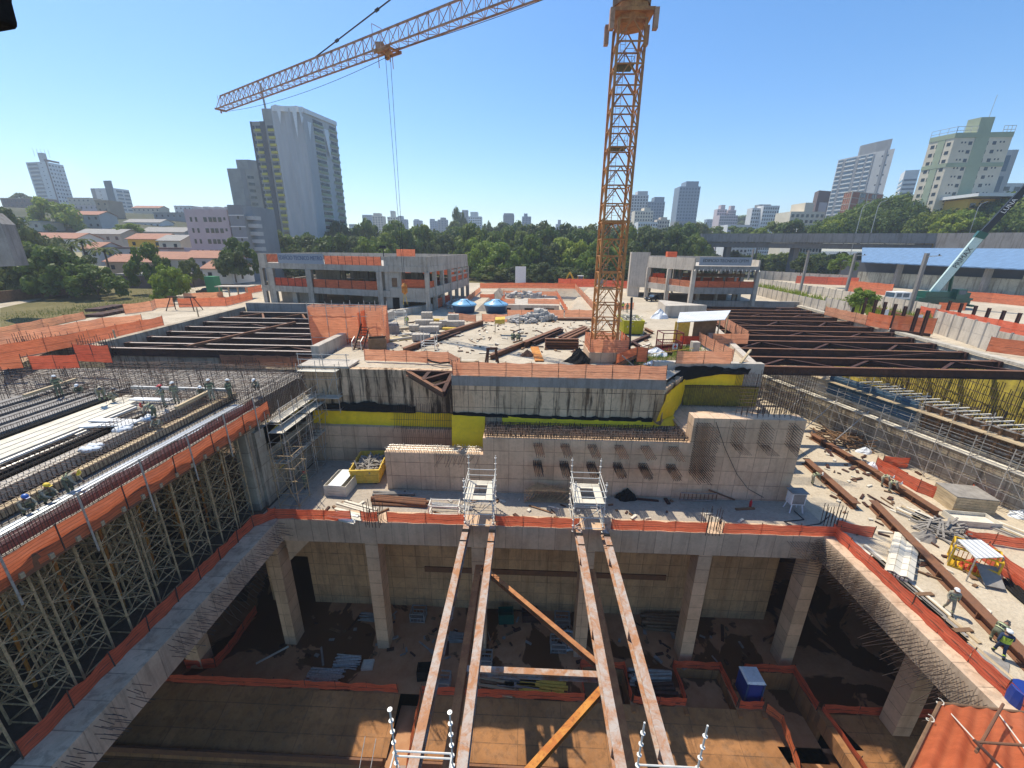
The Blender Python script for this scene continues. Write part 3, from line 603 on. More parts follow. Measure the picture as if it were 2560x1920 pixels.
for x, lb in ((-4.15, 'rusty steel beam over the pit, leftmost of the four'), (-2.2, 'grey rusty steel beam over the pit, right beam of the left pair'), (4.15, 'rusty steel beam over the pit, left beam of the right pair'), (6.1, 'rusty steel beam over the pit, rightmost of the four')):
    t = thing('steel_beam', lb, 'steel beam', (x, 3, -7), 'rusty beams spanning the pit')
    MB().ibeam((x, 3.0, -6.98), (x, 26.0, -6.98), .75, .44, .05).build('girder', M['steel_rust'], t)
    for yy in (11.5, 17.0, 22.5):
        for s in (-1, 1):
            mb = MB(); mb.box(x + s * .12 - .1, x + s * .12 + .1, yy, yy + .03, -7.3, -6.66); mb.build('stiffener', M['steel_rust'], t)
    mb = MB(); mb.box(x - .23, x + .23, 24.6, 24.9, -6.605, -6.57); mb.box(x - .23, x + .23, 23.6, 23.68, -6.605, -6.56); mb.build('cover_plate', M['black'], t)
for x, lb in ((-3.2, 'deep brown girder hung below the left pair of steel beams'), (5.2, 'deep brown girder hung below the right pair of steel beams')):
    ibeam_thing('lower_girder', (x, 3, -10.0), (x, 24.6, -10.0), 1.0, .45, 'steel_or2', lb)
zl = -9.75
ibeam_thing('cross_member', (-2.95, 16.7, zl), (4.95, 16.7, zl), .42, .36, 'steel_rust', 'rusty cross beam joining the two lower girders')
ibeam_thing('diagonal_brace', (-2.95, 24.6, zl), (4.95, 16.95, zl), .4, .3, 'steel_or2', 'rusty diagonal brace falling from left to right between the lower girders')
ibeam_thing('diagonal_brace', (4.95, 16.4, zl), (-2.95, 8.8, zl), .42, .34, 'steel_orange', 'yellow orange diagonal brace at the bottom of the picture')
def truss(y0, y1, xl0, xr0, xl1, xr1, z, label, group, n, light='steel_dark', nm='strut_truss', h=.85):
    t = thing(nm, label, 'strut', (xl0, y0, z), group)
    MB().ibeam((xl0, y0, z - h / 2), (xr0, y0, z - h / 2), h, .5, .05).build('beam', M['steel_dark'], t)
    MB().ibeam((xl1, y1, z - h / 2), (xr1, y1, z - h / 2), h, .5, .05).build('beam', M['steel_dark'], t)
    for xa, xb, yy in ((xl0, xr0, y0), (xl1, xr1, y1)):
        MB().box(xa + .2, xb - .2, yy - .2, yy + .2, z + .004, z + .02).build('flange_highlight', M['flange_lit' if xa < 0 else 'steel_brown'], t)  # thin added plate, its lighter colour draws the sunlit top edge
    for i in range(n):
        u0, u1 = i / n, (i + 1) / n
        for ua, ub in ((u0, (u0 + u1) / 2), (u1, (u0 + u1) / 2)):
            a = Vector((lerp(xl0, xr0, ua), y0, z - .3)); b = Vector((lerp(xl1, xr1, ub), y1, z - .3))
            MB().ibeam(a, b, .32, .28, .03).build('brace', M[light], t)
    for x, y in ((xl0, y0), (xr0, y0), (xl1, y1), (xr1, y1)):
        mb = MB(); mb.box(x - .15, x + .15, y - .5, y + .5, z - 1.1, z + .06); mb.build('end_plate', M['steel_dark'], t)
    return t
rl = lambda y: 22.9 + max(0, (y - 41)) * .245 if y < 69 else 29.8 + (y - 69) * .26
rr_ = lambda y: 49.8 + (y - 41) * .112
names = ['nearest pair of dark red struts across the right trench', 'second nearest pair of dark red struts across the right trench', 'third pair of dark red struts across the right trench', 'fourth pair of dark red struts across the right trench', 'fifth pair of dark red struts across the right trench', 'farthest pair of dark red struts across the right trench']
ys_ = [40.2, 44, 48, 52.4, 56, 59.6, 63.8, 68.8, 73, 77, 81, 85]
for k in range(6):
    a, b = ys_[2 * k], ys_[2 * k + 1]
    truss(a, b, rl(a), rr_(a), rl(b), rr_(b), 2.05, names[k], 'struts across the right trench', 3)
for k, (ya, yb, ua, ub, lb) in enumerate(((44, 48, .3, .9, 'thin steel brace between the first and second strut pairs of the right trench'), (52.4, 56, .2, .8, 'thin steel brace between the second and third strut pairs of the right trench'), (59.6, 63.8, .6, .05, 'thin steel brace between the third and fourth strut pairs of the right trench'))):
    MB().bar((lerp(rl(ya), rr_(ya), ua), ya, 1.8), (lerp(rl(yb), rr_(yb), ub), yb, 1.8), .2, .25).solo('steel_brace', M['steel_dark'], lb, 'brace')
ll = lambda y: -47.4 - (y - 44.7) * .105
lr = lambda y: -21.6
names = ['nearest pair of dark struts across the left trench', 'middle pair of dark struts across the left trench', 'third pair of dark struts across the left trench', 'farthest pair of dark struts across the left trench']
ys_ = [43.6, 46.2, 49.6, 53, 56.6, 60.5, 64.5, 70.5]
for k in range(4):
    a, b = ys_[2 * k], ys_[2 * k + 1]
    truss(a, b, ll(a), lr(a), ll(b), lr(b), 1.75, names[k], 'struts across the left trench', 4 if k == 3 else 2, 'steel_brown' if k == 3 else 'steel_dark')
MB().bar(G(470, 866, 1.9), G(738, 806, 1.9), .3, .3).solo('steel_brace', M['steel_brown'], 'long pale steel brace lying across the left trench struts', 'brace')
t = thing('corner_bracket', 'dark triangular steel bracket braced into the wall corner', 'bracket', (-6.6, 36, 1.2))
a, b, c = Vector((-12.2, 35.8, 1.15)), Vector((-6.7, 35.8, 1.15)), Vector((-6.7, 31.2, 1.15))
c = WX(1108, 985, -6.9); a = WY(1018, 932, 35.8); b = Vector((-6.7, 35.8, a.z))
for p, q, nm in ((a, c, 'flange_beam'), (a, b, 'wall_beam'), (b, c, 'side_beam'), (a.lerp(c, .45), b, 'brace'), (a.lerp(c, .45), a.lerp(b, .5), 'brace'), (a.lerp(c, .75), b.lerp(c, .5), 'brace')):
    MB().ibeam(p, q, .5, .35, .04).build(nm, M['steel_brown'] if nm == 'flange_beam' else M['steel_dark'], t)
def lie(l, z, h, w, mat, label, group=None, n=1, dz=0, off=(0, 0)):
    p, q = G(*l[0], z + h / 2), G(*l[1], z + h / 2)
    return ibeam_thing('steel_beam', p, q, h, w, mat, label, 'steel beam', group)
gp = 'steel beams stored on the plateau'
lie([(1226, 893), (1338, 848)], 2, .55, .45, 'steel_brown', 'front half of the long brown beam resting on the trestle', gp)
lie([(1310, 862), (1402, 824)], 2, .7, .6, 'steel_brown', 'thick brown beam behind the two seated workers', gp)
lie([(1332, 860), (1408, 826)], 2, .5, .4, 'steel_dark', 'dark beam lying close behind the thick brown beam', gp)
for i, (a, b) in enumerate((((1396, 846), (1462, 818)), ((1406, 848), (1468, 820)), ((1418, 850), (1474, 824)))):
    lie([a, b], 2, .45, .35, 'steel_brown', ('first', 'middle', 'last')[i] + ' of three slanting beams left of the crane mast', gp)
for i in range(4):
    p, q = G(1362, 872, 2), G(1446, 873, 2); o = Vector((0, .25 * (i % 2), .12 + .3 * i))
    ibeam_thing('steel_beam', p + o, q + o, .28, .5, 'steel_brown', ('lowest', 'second', 'third', 'topmost')[i] + ' beam of the stack left of the crane base', 'steel beam', gp)
lie([(1008, 877), (1120, 836)], 2, .6, .5, 'steel_brown', 'front part of the long brown beam beside the block stacks', gp)
lie([(1104, 838), (1208, 806)], 2, .7, .5, 'steel_brown', 'rear part of the long brown beam beside the block stacks', gp)
lie([(1050, 866), (1150, 832)], 2, .3, .35, 'steel_dark', 'flat dark beam beside the long brown beam', gp)
lie([(1394, 798), (1482, 799)], 2, .4, .5, 'steel_brown', 'notched brown beam lying in front of the orange fence', gp)
lie([(1336, 868), (1349, 903)], 2, .15, .9, 'steel_orange', 'short orange channel section lying on the ground', gp)
for i, (a, b) in enumerate((((1568, 862), (1625, 838)), ((1562, 876), (1640, 874)), ((1600, 884), (1680, 884)), ((1640, 868), (1700, 862)), ((1584, 858), (1600, 868)), ((1612, 822), (1632, 832)))):
    lie([a, b], 2, .35, .45, 'steel_brown' if i % 2 else 'steel_dark', ('slanting dark offcut right of the crane base', 'brown offcut beside the crane base steps', 'long brown offcut before the red rescue cage', 'brown offcut behind the red rescue cage', 'short offcut under the yellow skip', 'grey section beside the yellow skip')[i], 'steel offcuts')
def trestle(c, w, h, d, lb, rz=0):
    t = thing('trestle', lb, 'trestle', c, None, rz)
    for sx in (-1, 1):
        for sy in (-1, 1):
            mb = MB(); mb.bar((sx * w * .35, sy * d * .15, h), (sx * w * .5, sy * d * .5, 0), .14, .14); mb.build('leg', M['steel_dark'], None).parent = t
    mb = MB(); mb.bar((-w * .5, 0, h), (w * .5, 0, h), .25, .2); mb.build('top_bar', M['steel_dark'], None).parent = t
    mb = MB(); mb.bar((-w * .4, -d * .3, h * .5), (w * .4, -d * .3, h * .5), .1, .1); mb.build('stretcher', M['steel_dark'], None).parent = t
trestle(G(1230, 908, 2), 1.1, 1.5, 1.0, 'small dark trestle holding the end of the long brown beam', .3)
trestle(G(462, 776, 2), 5.0, 2.3, 2.0, 'large dark steel trestle standing by the left site fences')
for l, lb, mat in (([(2013, 1152), (2140, 1266)], 'brown beam lying on the right deck behind the electric cabinet', 'steel_brown'), ([(2180, 1258), (2585, 1672)], 'very long brown beam lying along the right deck past the workers', 'steel_brown'),
                   ([(2030, 1090), (2190, 1185)], 'far part of the dark rail beam along the right deck', 'steel_brown'), ([(2190, 1186), (2345, 1285)], 'near part of the dark rail beam where two workers bend', 'steel_brown')):
    p, q = G(*l[0], ZD + .3), G(*l[1], ZD + .3)
    t = thing('deck_beam', lb, 'steel beam', p, 'steel beams on the right deck')
    MB().ibeam(p, q, .6, .6, .05).build('girder', M[mat], t)
    n = int((q - p).length / 1.6)
    for i in range(1, n):
        c = p.lerp(q, i / n); d = (q - p).normalized(); s = Vector((-d.y, d.x, 0))
        for k in (-1, 1):
            MB().bar(c + s * k * .03, c + s * k * .28, .04, .5).build('stiffener', M[mat], t)
def cloth(pts_top, pts_bot, mat, name, label, cat, nv=5, amp=.05, seed=1, edge=0.0):
    """hanging sheet between two polylines of equal length, with folds"""
    rng = random.Random(seed); T = [Vector(p) for p in pts_top]; B = [Vector(p) for p in pts_bot]
    tt, bb = [], []
    for (a, b), (c, d) in zip(zip(T, T[1:]), zip(B, B[1:])):
        n = max(1, int(((b - a).length + (d - c).length) / 2 / .35))
        for i in range(n): tt.append(a.lerp(b, i / n)); bb.append(c.lerp(d, i / n))
    tt.append(T[-1]); bb.append(B[-1]); P = []; n = len(tt)
    for j in range(nv + 1):
        for k in range(n):
            p = tt[k].lerp(bb[k], j / nv); q = tt[min(k + 1, n - 1)] - tt[max(k - 1, 0)]
            nr = Vector((q.y, -q.x, 0)).normalized() if q.length else Vector((0, -1, 0))
            w = amp * (math.sin(k * .9 + seed) + .6 * math.sin(k * .37 + j * 1.1)) + rng.uniform(-.3, .3) * amp
            p = p + nr * (abs(w) + .02)
            if edge and j == 0: p.z += rng.uniform(-edge, edge)
            P.append(p)
    F = [(j * n + k + 1, j * n + k, (j + 1) * n + k, (j + 1) * n + k + 1) for j in range(nv) for k in range(n - 1)]
    return MB().add(P, F).solo(name, M[mat], label, cat, None, True)
cloth([(-20.4, 35.9, -1.9), (-13, 35.9, -2.0), (-6.5, 35.9, -2.1)], [(-20.4, 35.6, -3.3), (-13, 35.5, -3.3), (-6.5, 35.5, -3.35)], 'yellow_mem', 'yellow_membrane', 'yellow strip of membrane along the foot of the black stained wall', 'membrane', seed=2, edge=.08)
cloth([(-20.3, 35.92, -1.4), (-15, 35.92, -1.1), (-10.4, 35.92, -1.5)], [(-20.3, 35.8, -2.0), (-15, 35.8, -2.05), (-10.4, 35.8, -2.1)], 'black', 'black_membrane', 'torn black sheet hanging over the yellow strip of the stained wall', 'membrane', seed=3, edge=.12, amp=.08)
cloth([(-6.5, 33.4, -1.15), (-5, 33.4, -1.2), (-3.5, 33.4, -1.25)], [(-6.4, 32.6, -3.9), (-5, 32.5, -3.95), (-3.55, 32.6, -3.9)], 'yellow_mem', 'yellow_membrane', 'large yellow membrane flap hanging over the step of the block', 'membrane', seed=4, amp=.06)
cloth([(-2.0, 33.5, -1.25), (4, 33.5, -1.35), (11.0, 33.5, -1.35), (13.6, 35.6, -1.3)], [(-2.0, 33.1, -1.95), (4, 33.1, -1.98), (11.0, 33.0, -2.0), (13.6, 34.0, -1.95)], 'yellow_mem', 'yellow_membrane', 'long yellow strip of membrane along the foot of the retaining wall', 'membrane', seed=5, edge=.06)
cloth([(-6.4, 33.53, -.95), (0, 33.53, -1.05), (8, 33.53, -1.1), (11.2, 33.53, -1.0)], [(-6.4, 33.45, -1.3), (0, 33.45, -1.32), (8, 33.45, -1.4), (11.2, 33.45, -1.4)], 'black', 'black_membrane', 'ragged black edge above the long yellow strip of the retaining wall', 'membrane', seed=6, edge=.1, amp=.03)
cloth([(12.05, 33.4, 1.2), (13.6, 35.4, 1.4), (15.4, 38.2, 1.2)], [(11.4, 33.2, -1.3), (13.4, 35.1, -1.4), (15.3, 38.1, -1.3)], 'yellow_mem', 'yellow_membrane', 'big yellow membrane on the slanting corner of the retaining wall', 'membrane', seed=7, amp=.07)
cloth([(15.6, 38.35, 1.75), (18, 38.35, 1.8), (20.9, 38.35, 1.9)], [(15.4, 38.2, .55), (18, 38.2, .6), (20.9, 38.2, .6)], 'yellow_mem', 'yellow_membrane', 'upper yellow membrane panel under the black sheet at the wall corner', 'membrane', seed=8)
cloth([(14.3, 38.3, 2.3), (17, 38.3, 2.55), (19, 38.3, 2.3), (21.4, 38.3, 2.35)], [(14.0, 37.6, .9), (16.0, 38.2, 1.2), (18.6, 38.2, 1.7), (21.2, 38.2, 1.75)], 'black', 'black_membrane', 'crumpled black sheet under the cap of the wall corner', 'membrane', seed=9, amp=.14, edge=.12)
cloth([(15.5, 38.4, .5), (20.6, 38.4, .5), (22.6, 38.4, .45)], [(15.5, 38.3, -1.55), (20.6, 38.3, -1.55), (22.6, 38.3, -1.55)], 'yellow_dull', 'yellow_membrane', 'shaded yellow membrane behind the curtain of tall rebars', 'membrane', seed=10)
def bars(segs, r=.016, n=3):
    mb = MB()
    for a, b in segs: mb.tube(a, b, r, n)
    return mb
rng = random.Random(3)
S = [((x, 38.0 + rng.uniform(-.08, .08), -1.6), (x + rng.uniform(-.04, .04), 37.9, 2.0 + rng.uniform(-.25, .1) if x > 20 else .62 + rng.uniform(-.05, .1))) for x in np.arange(15.4, 22.6, .13)]
S += [((15.3, 37.85, z), (22.6, 37.85, z)) for z in (.42, .55, .62)]
bars(S, .02).solo('rebar_curtain', M['rebar'], 'dense curtain of upright rebars in front of the shaded yellow membrane', 'rebar', kind='stuff')
S = []
for x in np.arange(17.0, 22.2, .16): S.append(((x, 30.6 + (x * 7 % 3) * .3, .35), (x + .03, 30.6 + (x * 7 % 3) * .3, .9 + rng.uniform(0, .3))))
for x in np.arange(21.2, 26.5, .22): S.append(((x, 36.5, -1.5), (x, 36.4, 2.6 + rng.uniform(-.5, .3))))
for z in np.arange(-1.2, 2.2, .35): S.append(((19.8, 36.3, z), (26.5, 36.5, z + .1)))
for x in np.arange(19.8, 23.4, .2): S.append(((x, 33, -1.6), (x, 33, 1.9)))
for z in (.8, 1.2, 1.7): S.append(((18.5, 33, z), (24.0, 33.2, z)))
bars(S, .02).solo('rebar_cage', M['rebar'], 'tangle of rebar mats on the right end of the block by the struts', 'rebar', kind='stuff')
S = [((x, 34.95 + rng.uniform(-.03, .03), -3.4), (x + rng.uniform(-.05, .05), 35.3, -.9 + rng.uniform(-.1, .1))) for x in np.arange(-12.3, -6.0, .17)]
S += [((x, 34.5, -6.9 if 0 else -3.5), (x, 34.9, -3.2)) for x in np.arange(-12.3, -6.3, .4)] + [((-12.6, 34.9, z), (-6.2, 34.9, z)) for z in (-1.6, -2.4)]
S += [((x, 34.85, -5.6), (x, 34.88, -3.4)) for x in np.arange(-11.6, -6.2, .19)]
bars(S, .018).solo('rebar_curtain', M['rebar'], 'thin upright rebars before the yellow strip of the stained wall', 'rebar', kind='stuff')
S = []
for x in np.arange(-3.2, 13.2, .13):
    for y in (30.5, 30.9, 31.4, 32, 32.6): S.append(((x, y, -1.86), (x + rng.uniform(-.1, .1), y + rng.uniform(-.15, .1), -1.35 + rng.uniform(-.2, .1))))
for y in (30.5, 30.9, 31.4, 32, 32.6):
    for z in (-1.7, -1.55, -1.42): S.append(((-3.3, y, z), (13.3, y, z)))
bars(S, .034).solo('starter_bars', M['rebar'], 'rows of short rebars standing on the long ledge of the block', 'rebar', kind='stuff')
S = []
for x in np.arange(-11.6, -3.6, .2):
    for y in (30.5, 30.9, 31.3): S.append(((x, y, -3.39), (x + rng.uniform(-.12, .12), y - .1, -3.05 + rng.uniform(-.1, .1))))
for y in (30.5, 30.9, 31.3): S.append(((-11.6, y, -3.2), (-3.6, y, -3.2)))
bars(S, .03).solo('starter_bars', M['galv'], 'rows of pale capped rebars on the low left step of the block', 'rebar', kind='stuff')
for i, px in enumerate((1343, 1410, 1478, 1545, 1610, 1680)):
    x = WY(px, 1130, 30.3).x; S = []
    for k in range(5):
        for z in (-2.15, -2.35): S.append(((x - .3 + k * .15, 30.32, z), (x - .3 + k * .15 + .25, 28.9 + rng.uniform(-.15, .15), z - .35)))
    for k in range(5):
        for z in (-3.75, -3.95, -4.1): S.append(((x - .3 + k * .15, 30.32, z), (x - .3 + k * .15 + .2, 28.8 + rng.uniform(-.15, .15), z - .3)))
    bars(S, .036).solo('rebar_bundle', M['rebar'], ORD[i] + ' double rebar bundle from the left on the face of the long block', 'rebar', 'rebar bundles along the face of the block', kind='stuff')
x = WY(1752, 1090, 30.3).x; S = []
for z in np.arange(-4.4, .2, .2):
    for k in range(6): S.append(((x - .5 + k * .2, 30.32, z), (x - .5 + k * .2 + .35, 29.0 + rng.uniform(-.2, .2), z - .35)))
bars(S, .03).solo('rebar_bundle', M['rebar'], 'tall column of rebars jutting out where the block steps up', 'rebar')
for px, py, wh in ((1835, 1100, 'left'), (1903, 1100, 'middle'), (1970, 1110, 'right')):
    x = WY(px, py, 30.3).x; S = []
    for z in np.arange(-1.6, .2, .22):
        for k in range(3): S.append(((x - .3 + k * .2, 30.32, z), (x - .1 + k * .25, 29.5, z - .35)))
    for k in range(7): S.append(((x - .1 + k * .12, 30.32, -1.8), (x + .15 + k * .14, 29.2, -2.2)))
    bars(S, .02).solo('rebar_bundle', M['rebar'], wh + ' slanting rebar bundle on the tall right part of the block', 'rebar', 'rebar bundles on the tall part of the block')
S = [((x, 30.32, -3.45 + rng.uniform(-.1, 0)), (x - .1 + rng.uniform(-.4, .3), 29.2, -3.8 + rng.uniform(-.3, .1))) for x in np.arange(-7.3, -3.6, .2)]
bars(S, .02).solo('rebar_bundle', M['rebar'], 'fan of rebars below the large yellow flap', 'rebar')
S = []
for y in np.arange(9, 26.5, .26):
    if 13.6 < y < 15.2 or rng.random() < .12: continue
    for z in (-7.2, -7.6, -8.05): S.append(((-18.71, y + rng.uniform(-.06, .06), z), (-17.7 + rng.uniform(-.5, .25), y + rng.uniform(-.12, .12), z - rng.uniform(.0, .3))))
for y in np.arange(19, 23, .3): S.append(((-18.75, y, -8.96), (-18.2 + rng.uniform(-.3, .3), y + .1, -9.9)))
bars(S, .016).solo('starter_bars', M['rebar'], 'rows of rebars bristling from the left side beam of the pit', 'rebar', kind='stuff')
S = []
for y in np.arange(10, 26, .22):
    for z in np.arange(-8.9, -7.05, .32 if y < 20 else .2): S.append(((22.18, y, z), (21.5 + rng.uniform(-.3, .1) if y > 12 else 22.0, y - .2, z + rng.uniform(-.08, .05))))
for y in np.arange(13, 20, .3): S.append(((22.15, y, -8.95), (20.9 + rng.uniform(-.4, .4), y + rng.uniform(-.2, .2), -9.6 + rng.uniform(-.2, .2))))
for x in np.arange(19.6, 22.2, .2):
    S.append(((x, 25.78, -7.4), (x + .9, 24.9, -8.3)))
S += [((19.6, 25.1, z), (22.1, 25.1, z - .4)) for z in np.arange(-9.6, -7.2, .22)]
bars(S, .016).solo('starter_bars', M['rebar'], 'rebar mat covering the sunlit right side beam of the pit', 'rebar', kind='stuff')
for px, py, lb in ((1777, 1330, 'cluster of column rebars standing in the fence of the front beam'), (2082, 1320, 'cluster of column rebars at the right corner of the front beam'), (935, 1310, 'bent column rebars in the gap of the left fence')):
    c = G(px, py, ZD); S = []
    for i in range(5):
        for j in range(4):
            if 0 < i < 4 and 0 < j < 3: continue
            x, y = c.x - .5 + i * .25, c.y - .3 + j * .3
            S.append(((x, y, ZD - .1), (x + rng.uniform(-.1, .1), y + rng.uniform(-.05, .05), ZD + 1.7 + rng.uniform(-.3, .3))))
    bars(S, .028).solo('column_rebar', M['rebar'], lb, 'rebar')
EX = -20.4
ZS = 0.9
mb = MB(); mb.box(-62, EX, 6, 29.5, 0.35, ZS - .1); mb.box(-62, -22.0, 29.5, 38.6, 0.35, ZS - .1); structure(mb, 'slab_formwork', M['plank_grey'])
for i, y in enumerate(np.arange(8, 29, 1.1)):
    mb = MB(); mb.box(-27, EX + .25, y, y + .16, .1, .34); mb.solo('formwork_joist', M['plank'], ORD[i] + ' timber joist from the near end under the left slab edge', 'joist', 'timber joists under the left slab')
mb = MB(); mb.box(EX, EX + .12, 6, 29.5, -.05, .75); mb.solo('edge_board', M['steel_brown'], 'long brown edge board of the left slab', 'board')
fence([(EX + .2, 29.3, .1), (EX + .2, 8, .1)], 1.25, 'long bright orange fence along the edge of the left slab', 'orange', 2.9, sag=.05)
for i, y in enumerate(np.arange(9, 29, 3.1)):
    MB().tube((EX + .28, y, -.9), (EX + .25, y, 2.3), .045, 6).solo('guard_post', M['galv'], ORD[i] + ' tall guard post from the near end at the left slab fence', 'post', 'guard posts on the slab edge')
fence([(-21.15, 29, ZS), (-21.15, 6, ZS)], .7, 'shaded dark red mesh just inside the orange fence of the left slab', 'mesh_shade', 4, posts=False)
def cage(x0, x1, y0, y1, z0, z1, lb, step=.25, mat='rebar', r=.016, grp='rebar cages laid along the left slab'):
    S = []
    for x in (x0, x1, (x0 + x1) / 2):
        for z in (z0, z1): S.append(((x, y0, z), (x, y1, z + rng.uniform(-.03, .03))))
    for y in np.arange(y0, y1, step):
        j = rng.uniform(-.04, .04)
        S += [((x0, y, z0), (x0, y + j, z1)), ((x1, y, z0), (x1, y + j, z1)), ((x0, y + j, z1), (x1, y + j, z1))]
    bars(S, r).solo('rebar_cage', M[mat], lb, 'rebar', grp, kind='stuff')
cage(-21.1, -20.9, 6, 29, ZS, 1.75, 'upright rebar mat inside the orange fence of the left slab')
sy = lambda y: G(0, 850 + y * .3617, 1.2).x
def strip(ya, yb, y0, y1, z0, z1, mat, lb, cat, name, grp='long strips on the left slab'):
    a, b = sorted((sy(ya), sy(yb))); mb = MB(); mb.box(a + .02, b - .02, y0, y1, z0, z1); mb.solo(name, M[mat], lb, cat, grp)
strip(1290, 1410, 6, 29, ZS - .08, ZS + .22, 'sheet', 'shiny zinc decking strip beside the dark red mesh', 'decking', 'zinc_decking')
cage(sy(1200), sy(1280), 6, 31, ZS, 1.75, 'rebar cage between the zinc decking and the yellow timbers')
strip(1165, 1200, 6, 31, ZS, 1.35, 'plank', 'long timber runner beside the rebar cages', 'timber', 'timber_runner')
cage(sy(1085), sy(1155), 6, 32, ZS, 1.7, 'rebar cage where the yellow helmeted workers crouch')
strip(1030, 1085, 5, 30, ZS, 1.55, 'pale', 'pale concrete strip behind the crouching workers', 'concrete strip', 'concrete_strip')
cage(sy(1000), sy(1050), 5, 30, 1.5, 2.1, 'rebar row above the pale concrete strip')
for i, (ya, yb) in enumerate(((985, 1000), (962, 975), (935, 950))):
    a = sy(ya); MB().tube((a, 8, 1.35 + .1 * i), (a, 26 - 2 * i, 1.4 + .1 * i), .15, 8).solo('plastic_pipe', M['black'], ORD[i] + ' shiny black pipe from the right lying along the left slab', 'pipe', 'black pipes on the left slab')
for i, ya in enumerate((890, 905, 920)):
    a = sy(ya); MB().tube((a, 6 + i, 1.45), (a + .3 * i, 27 - i * 2, 1.5), .12, 8).solo('steel_pipe', M['galv'], ORD[2 - i] + ' pale steel pipe from the right lying along the left slab', 'pipe', 'steel pipes on the left slab')
for i, (ya, yb) in enumerate(((712, 745), (750, 780), (785, 815), (820, 850))):
    strip(ya, yb, 4 + i, 30 - i * .7, 1.25, 1.36 + .02 * i, 'plank_pale', ORD[3 - i] + ' bright pale plank from the right among the left slab planks', 'plank', 'pale_plank', 'pale planks on the left slab')
strip(690, 710, 4, 30, ZS, 1.5, 'black', 'black strip standing for the dark gap behind the pale planks', 'beam', 'beam_or_gap_strip')  # black box paints the shade of an open gap in the slab
for i, (ya, yb) in enumerate(((640, 685), (575, 620), (520, 555), (460, 500))):
    strip(ya, yb, 2, 31, ZS, 1.6, 'grey_c', ORD[i] + ' grey precast beam beyond the pale planks of the left slab', 'precast beam', 'precast_beam', 'precast beams on the left slab')
    cage(sy(yb + 5), sy(yb + 12), 3, 31, ZS, 1.9, 'rebar row behind the ' + ORD[i] + ' grey precast beam of the left slab', .3)
for l, lb in (([(205, 1065), (330, 1060)], 'front white board lying crosswise on the pale planks'), ([(230, 1050), (345, 1054)], 'rear white board lying crosswise on the pale planks'), ([(330, 997), (430, 1000)], 'white board on the slab behind the red helmeted workers')):
    MB().bar(G(*l[0], 1.75), G(*l[1], 1.75), .5, .1).solo('white_board', M['white'], lb, 'board')
for l, lb in (([(330, 968), (575, 975)], 'blue grey pipe lying across the slab behind the workers'), ([(440, 1020), (530, 975)], 'yellow timber beam at the feet of the standing workers'), ([(60, 990), (190, 948)], 'timber handrail at the far left of the slab')):
    MB().bar(G(*l[0], 2.0), G(*l[1], 2.0), .22, .22).solo('long_beam', M['galv' if 'pipe' in lb else 'plank'], lb, 'beam')
for (px, py), lb in (((315, 1075), 'crumpled white plastic sheet on the slab planks'), ((232, 1125), 'white plastic bag on the black pipes'), ((372, 1050), 'pale yellow plastic sheet beside the bending worker')):
    c = G(px, py, 1.5); mb = MB()
    r2 = random.Random(px)
    for i in range(10):
        a = c + Vector((r2.uniform(-.4, .4), r2.uniform(-.35, .35), 0)); mb.lathe(a, [(.05, 0), (.26, .06), (.2, .2), (.05, .3)], 6)
    mb.solo('plastic_sheet', M['white_tarp'], lb, 'plastic sheet', None, True)
S = []
for x in np.arange(-52, -22.2, .5): S.append(((x, 29, 1.55 + rng.uniform(-.1, .1)), (x + rng.uniform(-.3, .3), 38.6, 1.6)))
for y in np.arange(29, 38.6, .5): S.append(((-54, y, 1.6 + rng.uniform(-.1, .1)), (-22.2, y + rng.uniform(-.2, .2), 1.6)))
for i in range(420):
    x, y = rng.uniform(-52, -22.5), rng.uniform(28, 38.6); S.append(((x, y, .9), (x + rng.uniform(-.1, .1), y, 2.0 + rng.uniform(-.2, .5))))
for i in range(90):
    x, y = rng.uniform(-50, -24), rng.uniform(28, 38); a = rng.uniform(-.3, .3); S.append(((x, y, 1.75), (x + 4 * math.cos(a), y + 4 * math.sin(a), 1.8)))
bars(S, .022).solo('rebar_mat', M['rebar'], 'wide tangle of rebar mats on the far part of the left slab', 'rebar', kind='stuff')
S = []
for y in np.arange(28.8, 43, .24):
    for x in (-21.5, -20.75): S.append(((x, y, -.6), (x, y + rng.uniform(-.05, .05), 2.2 + rng.uniform(-.1, .1))))
for z in np.arange(-.4, 2.2, .3):
    for x in (-21.5, -20.75): S.append(((x, 28.6, z), (x, 43, z)))
bars(S, .022).solo('rebar_wall', M['rebar'], 'tall dark rebar cage standing along the recess edge', 'rebar', kind='stuff')
S = []
for x in np.arange(-58, -46, .3):
    S.append(((x, 43.3, .8), (x, 43.3, 3.2 + rng.uniform(-.5, .4)))); S.append(((x + .1, 42.6, .8), (x + .1, 42.6, 2.6 + rng.uniform(-.5, .4))))
for z in (1.4, 2.0, 2.5): S.append(((-58, 43.3, z), (-46, 43.3, z)))
bars(S, .028).solo('rebar_wall', M['rebar'], 'row of tall upright rebars at the back left of the slab', 'rebar', kind='stuff')
mb = MB(); mb.box(-58, -48.3, 43.45, 44.2, 0.5, 1.99); structure(mb, 'slab_back_wall', M['trench_wall'])
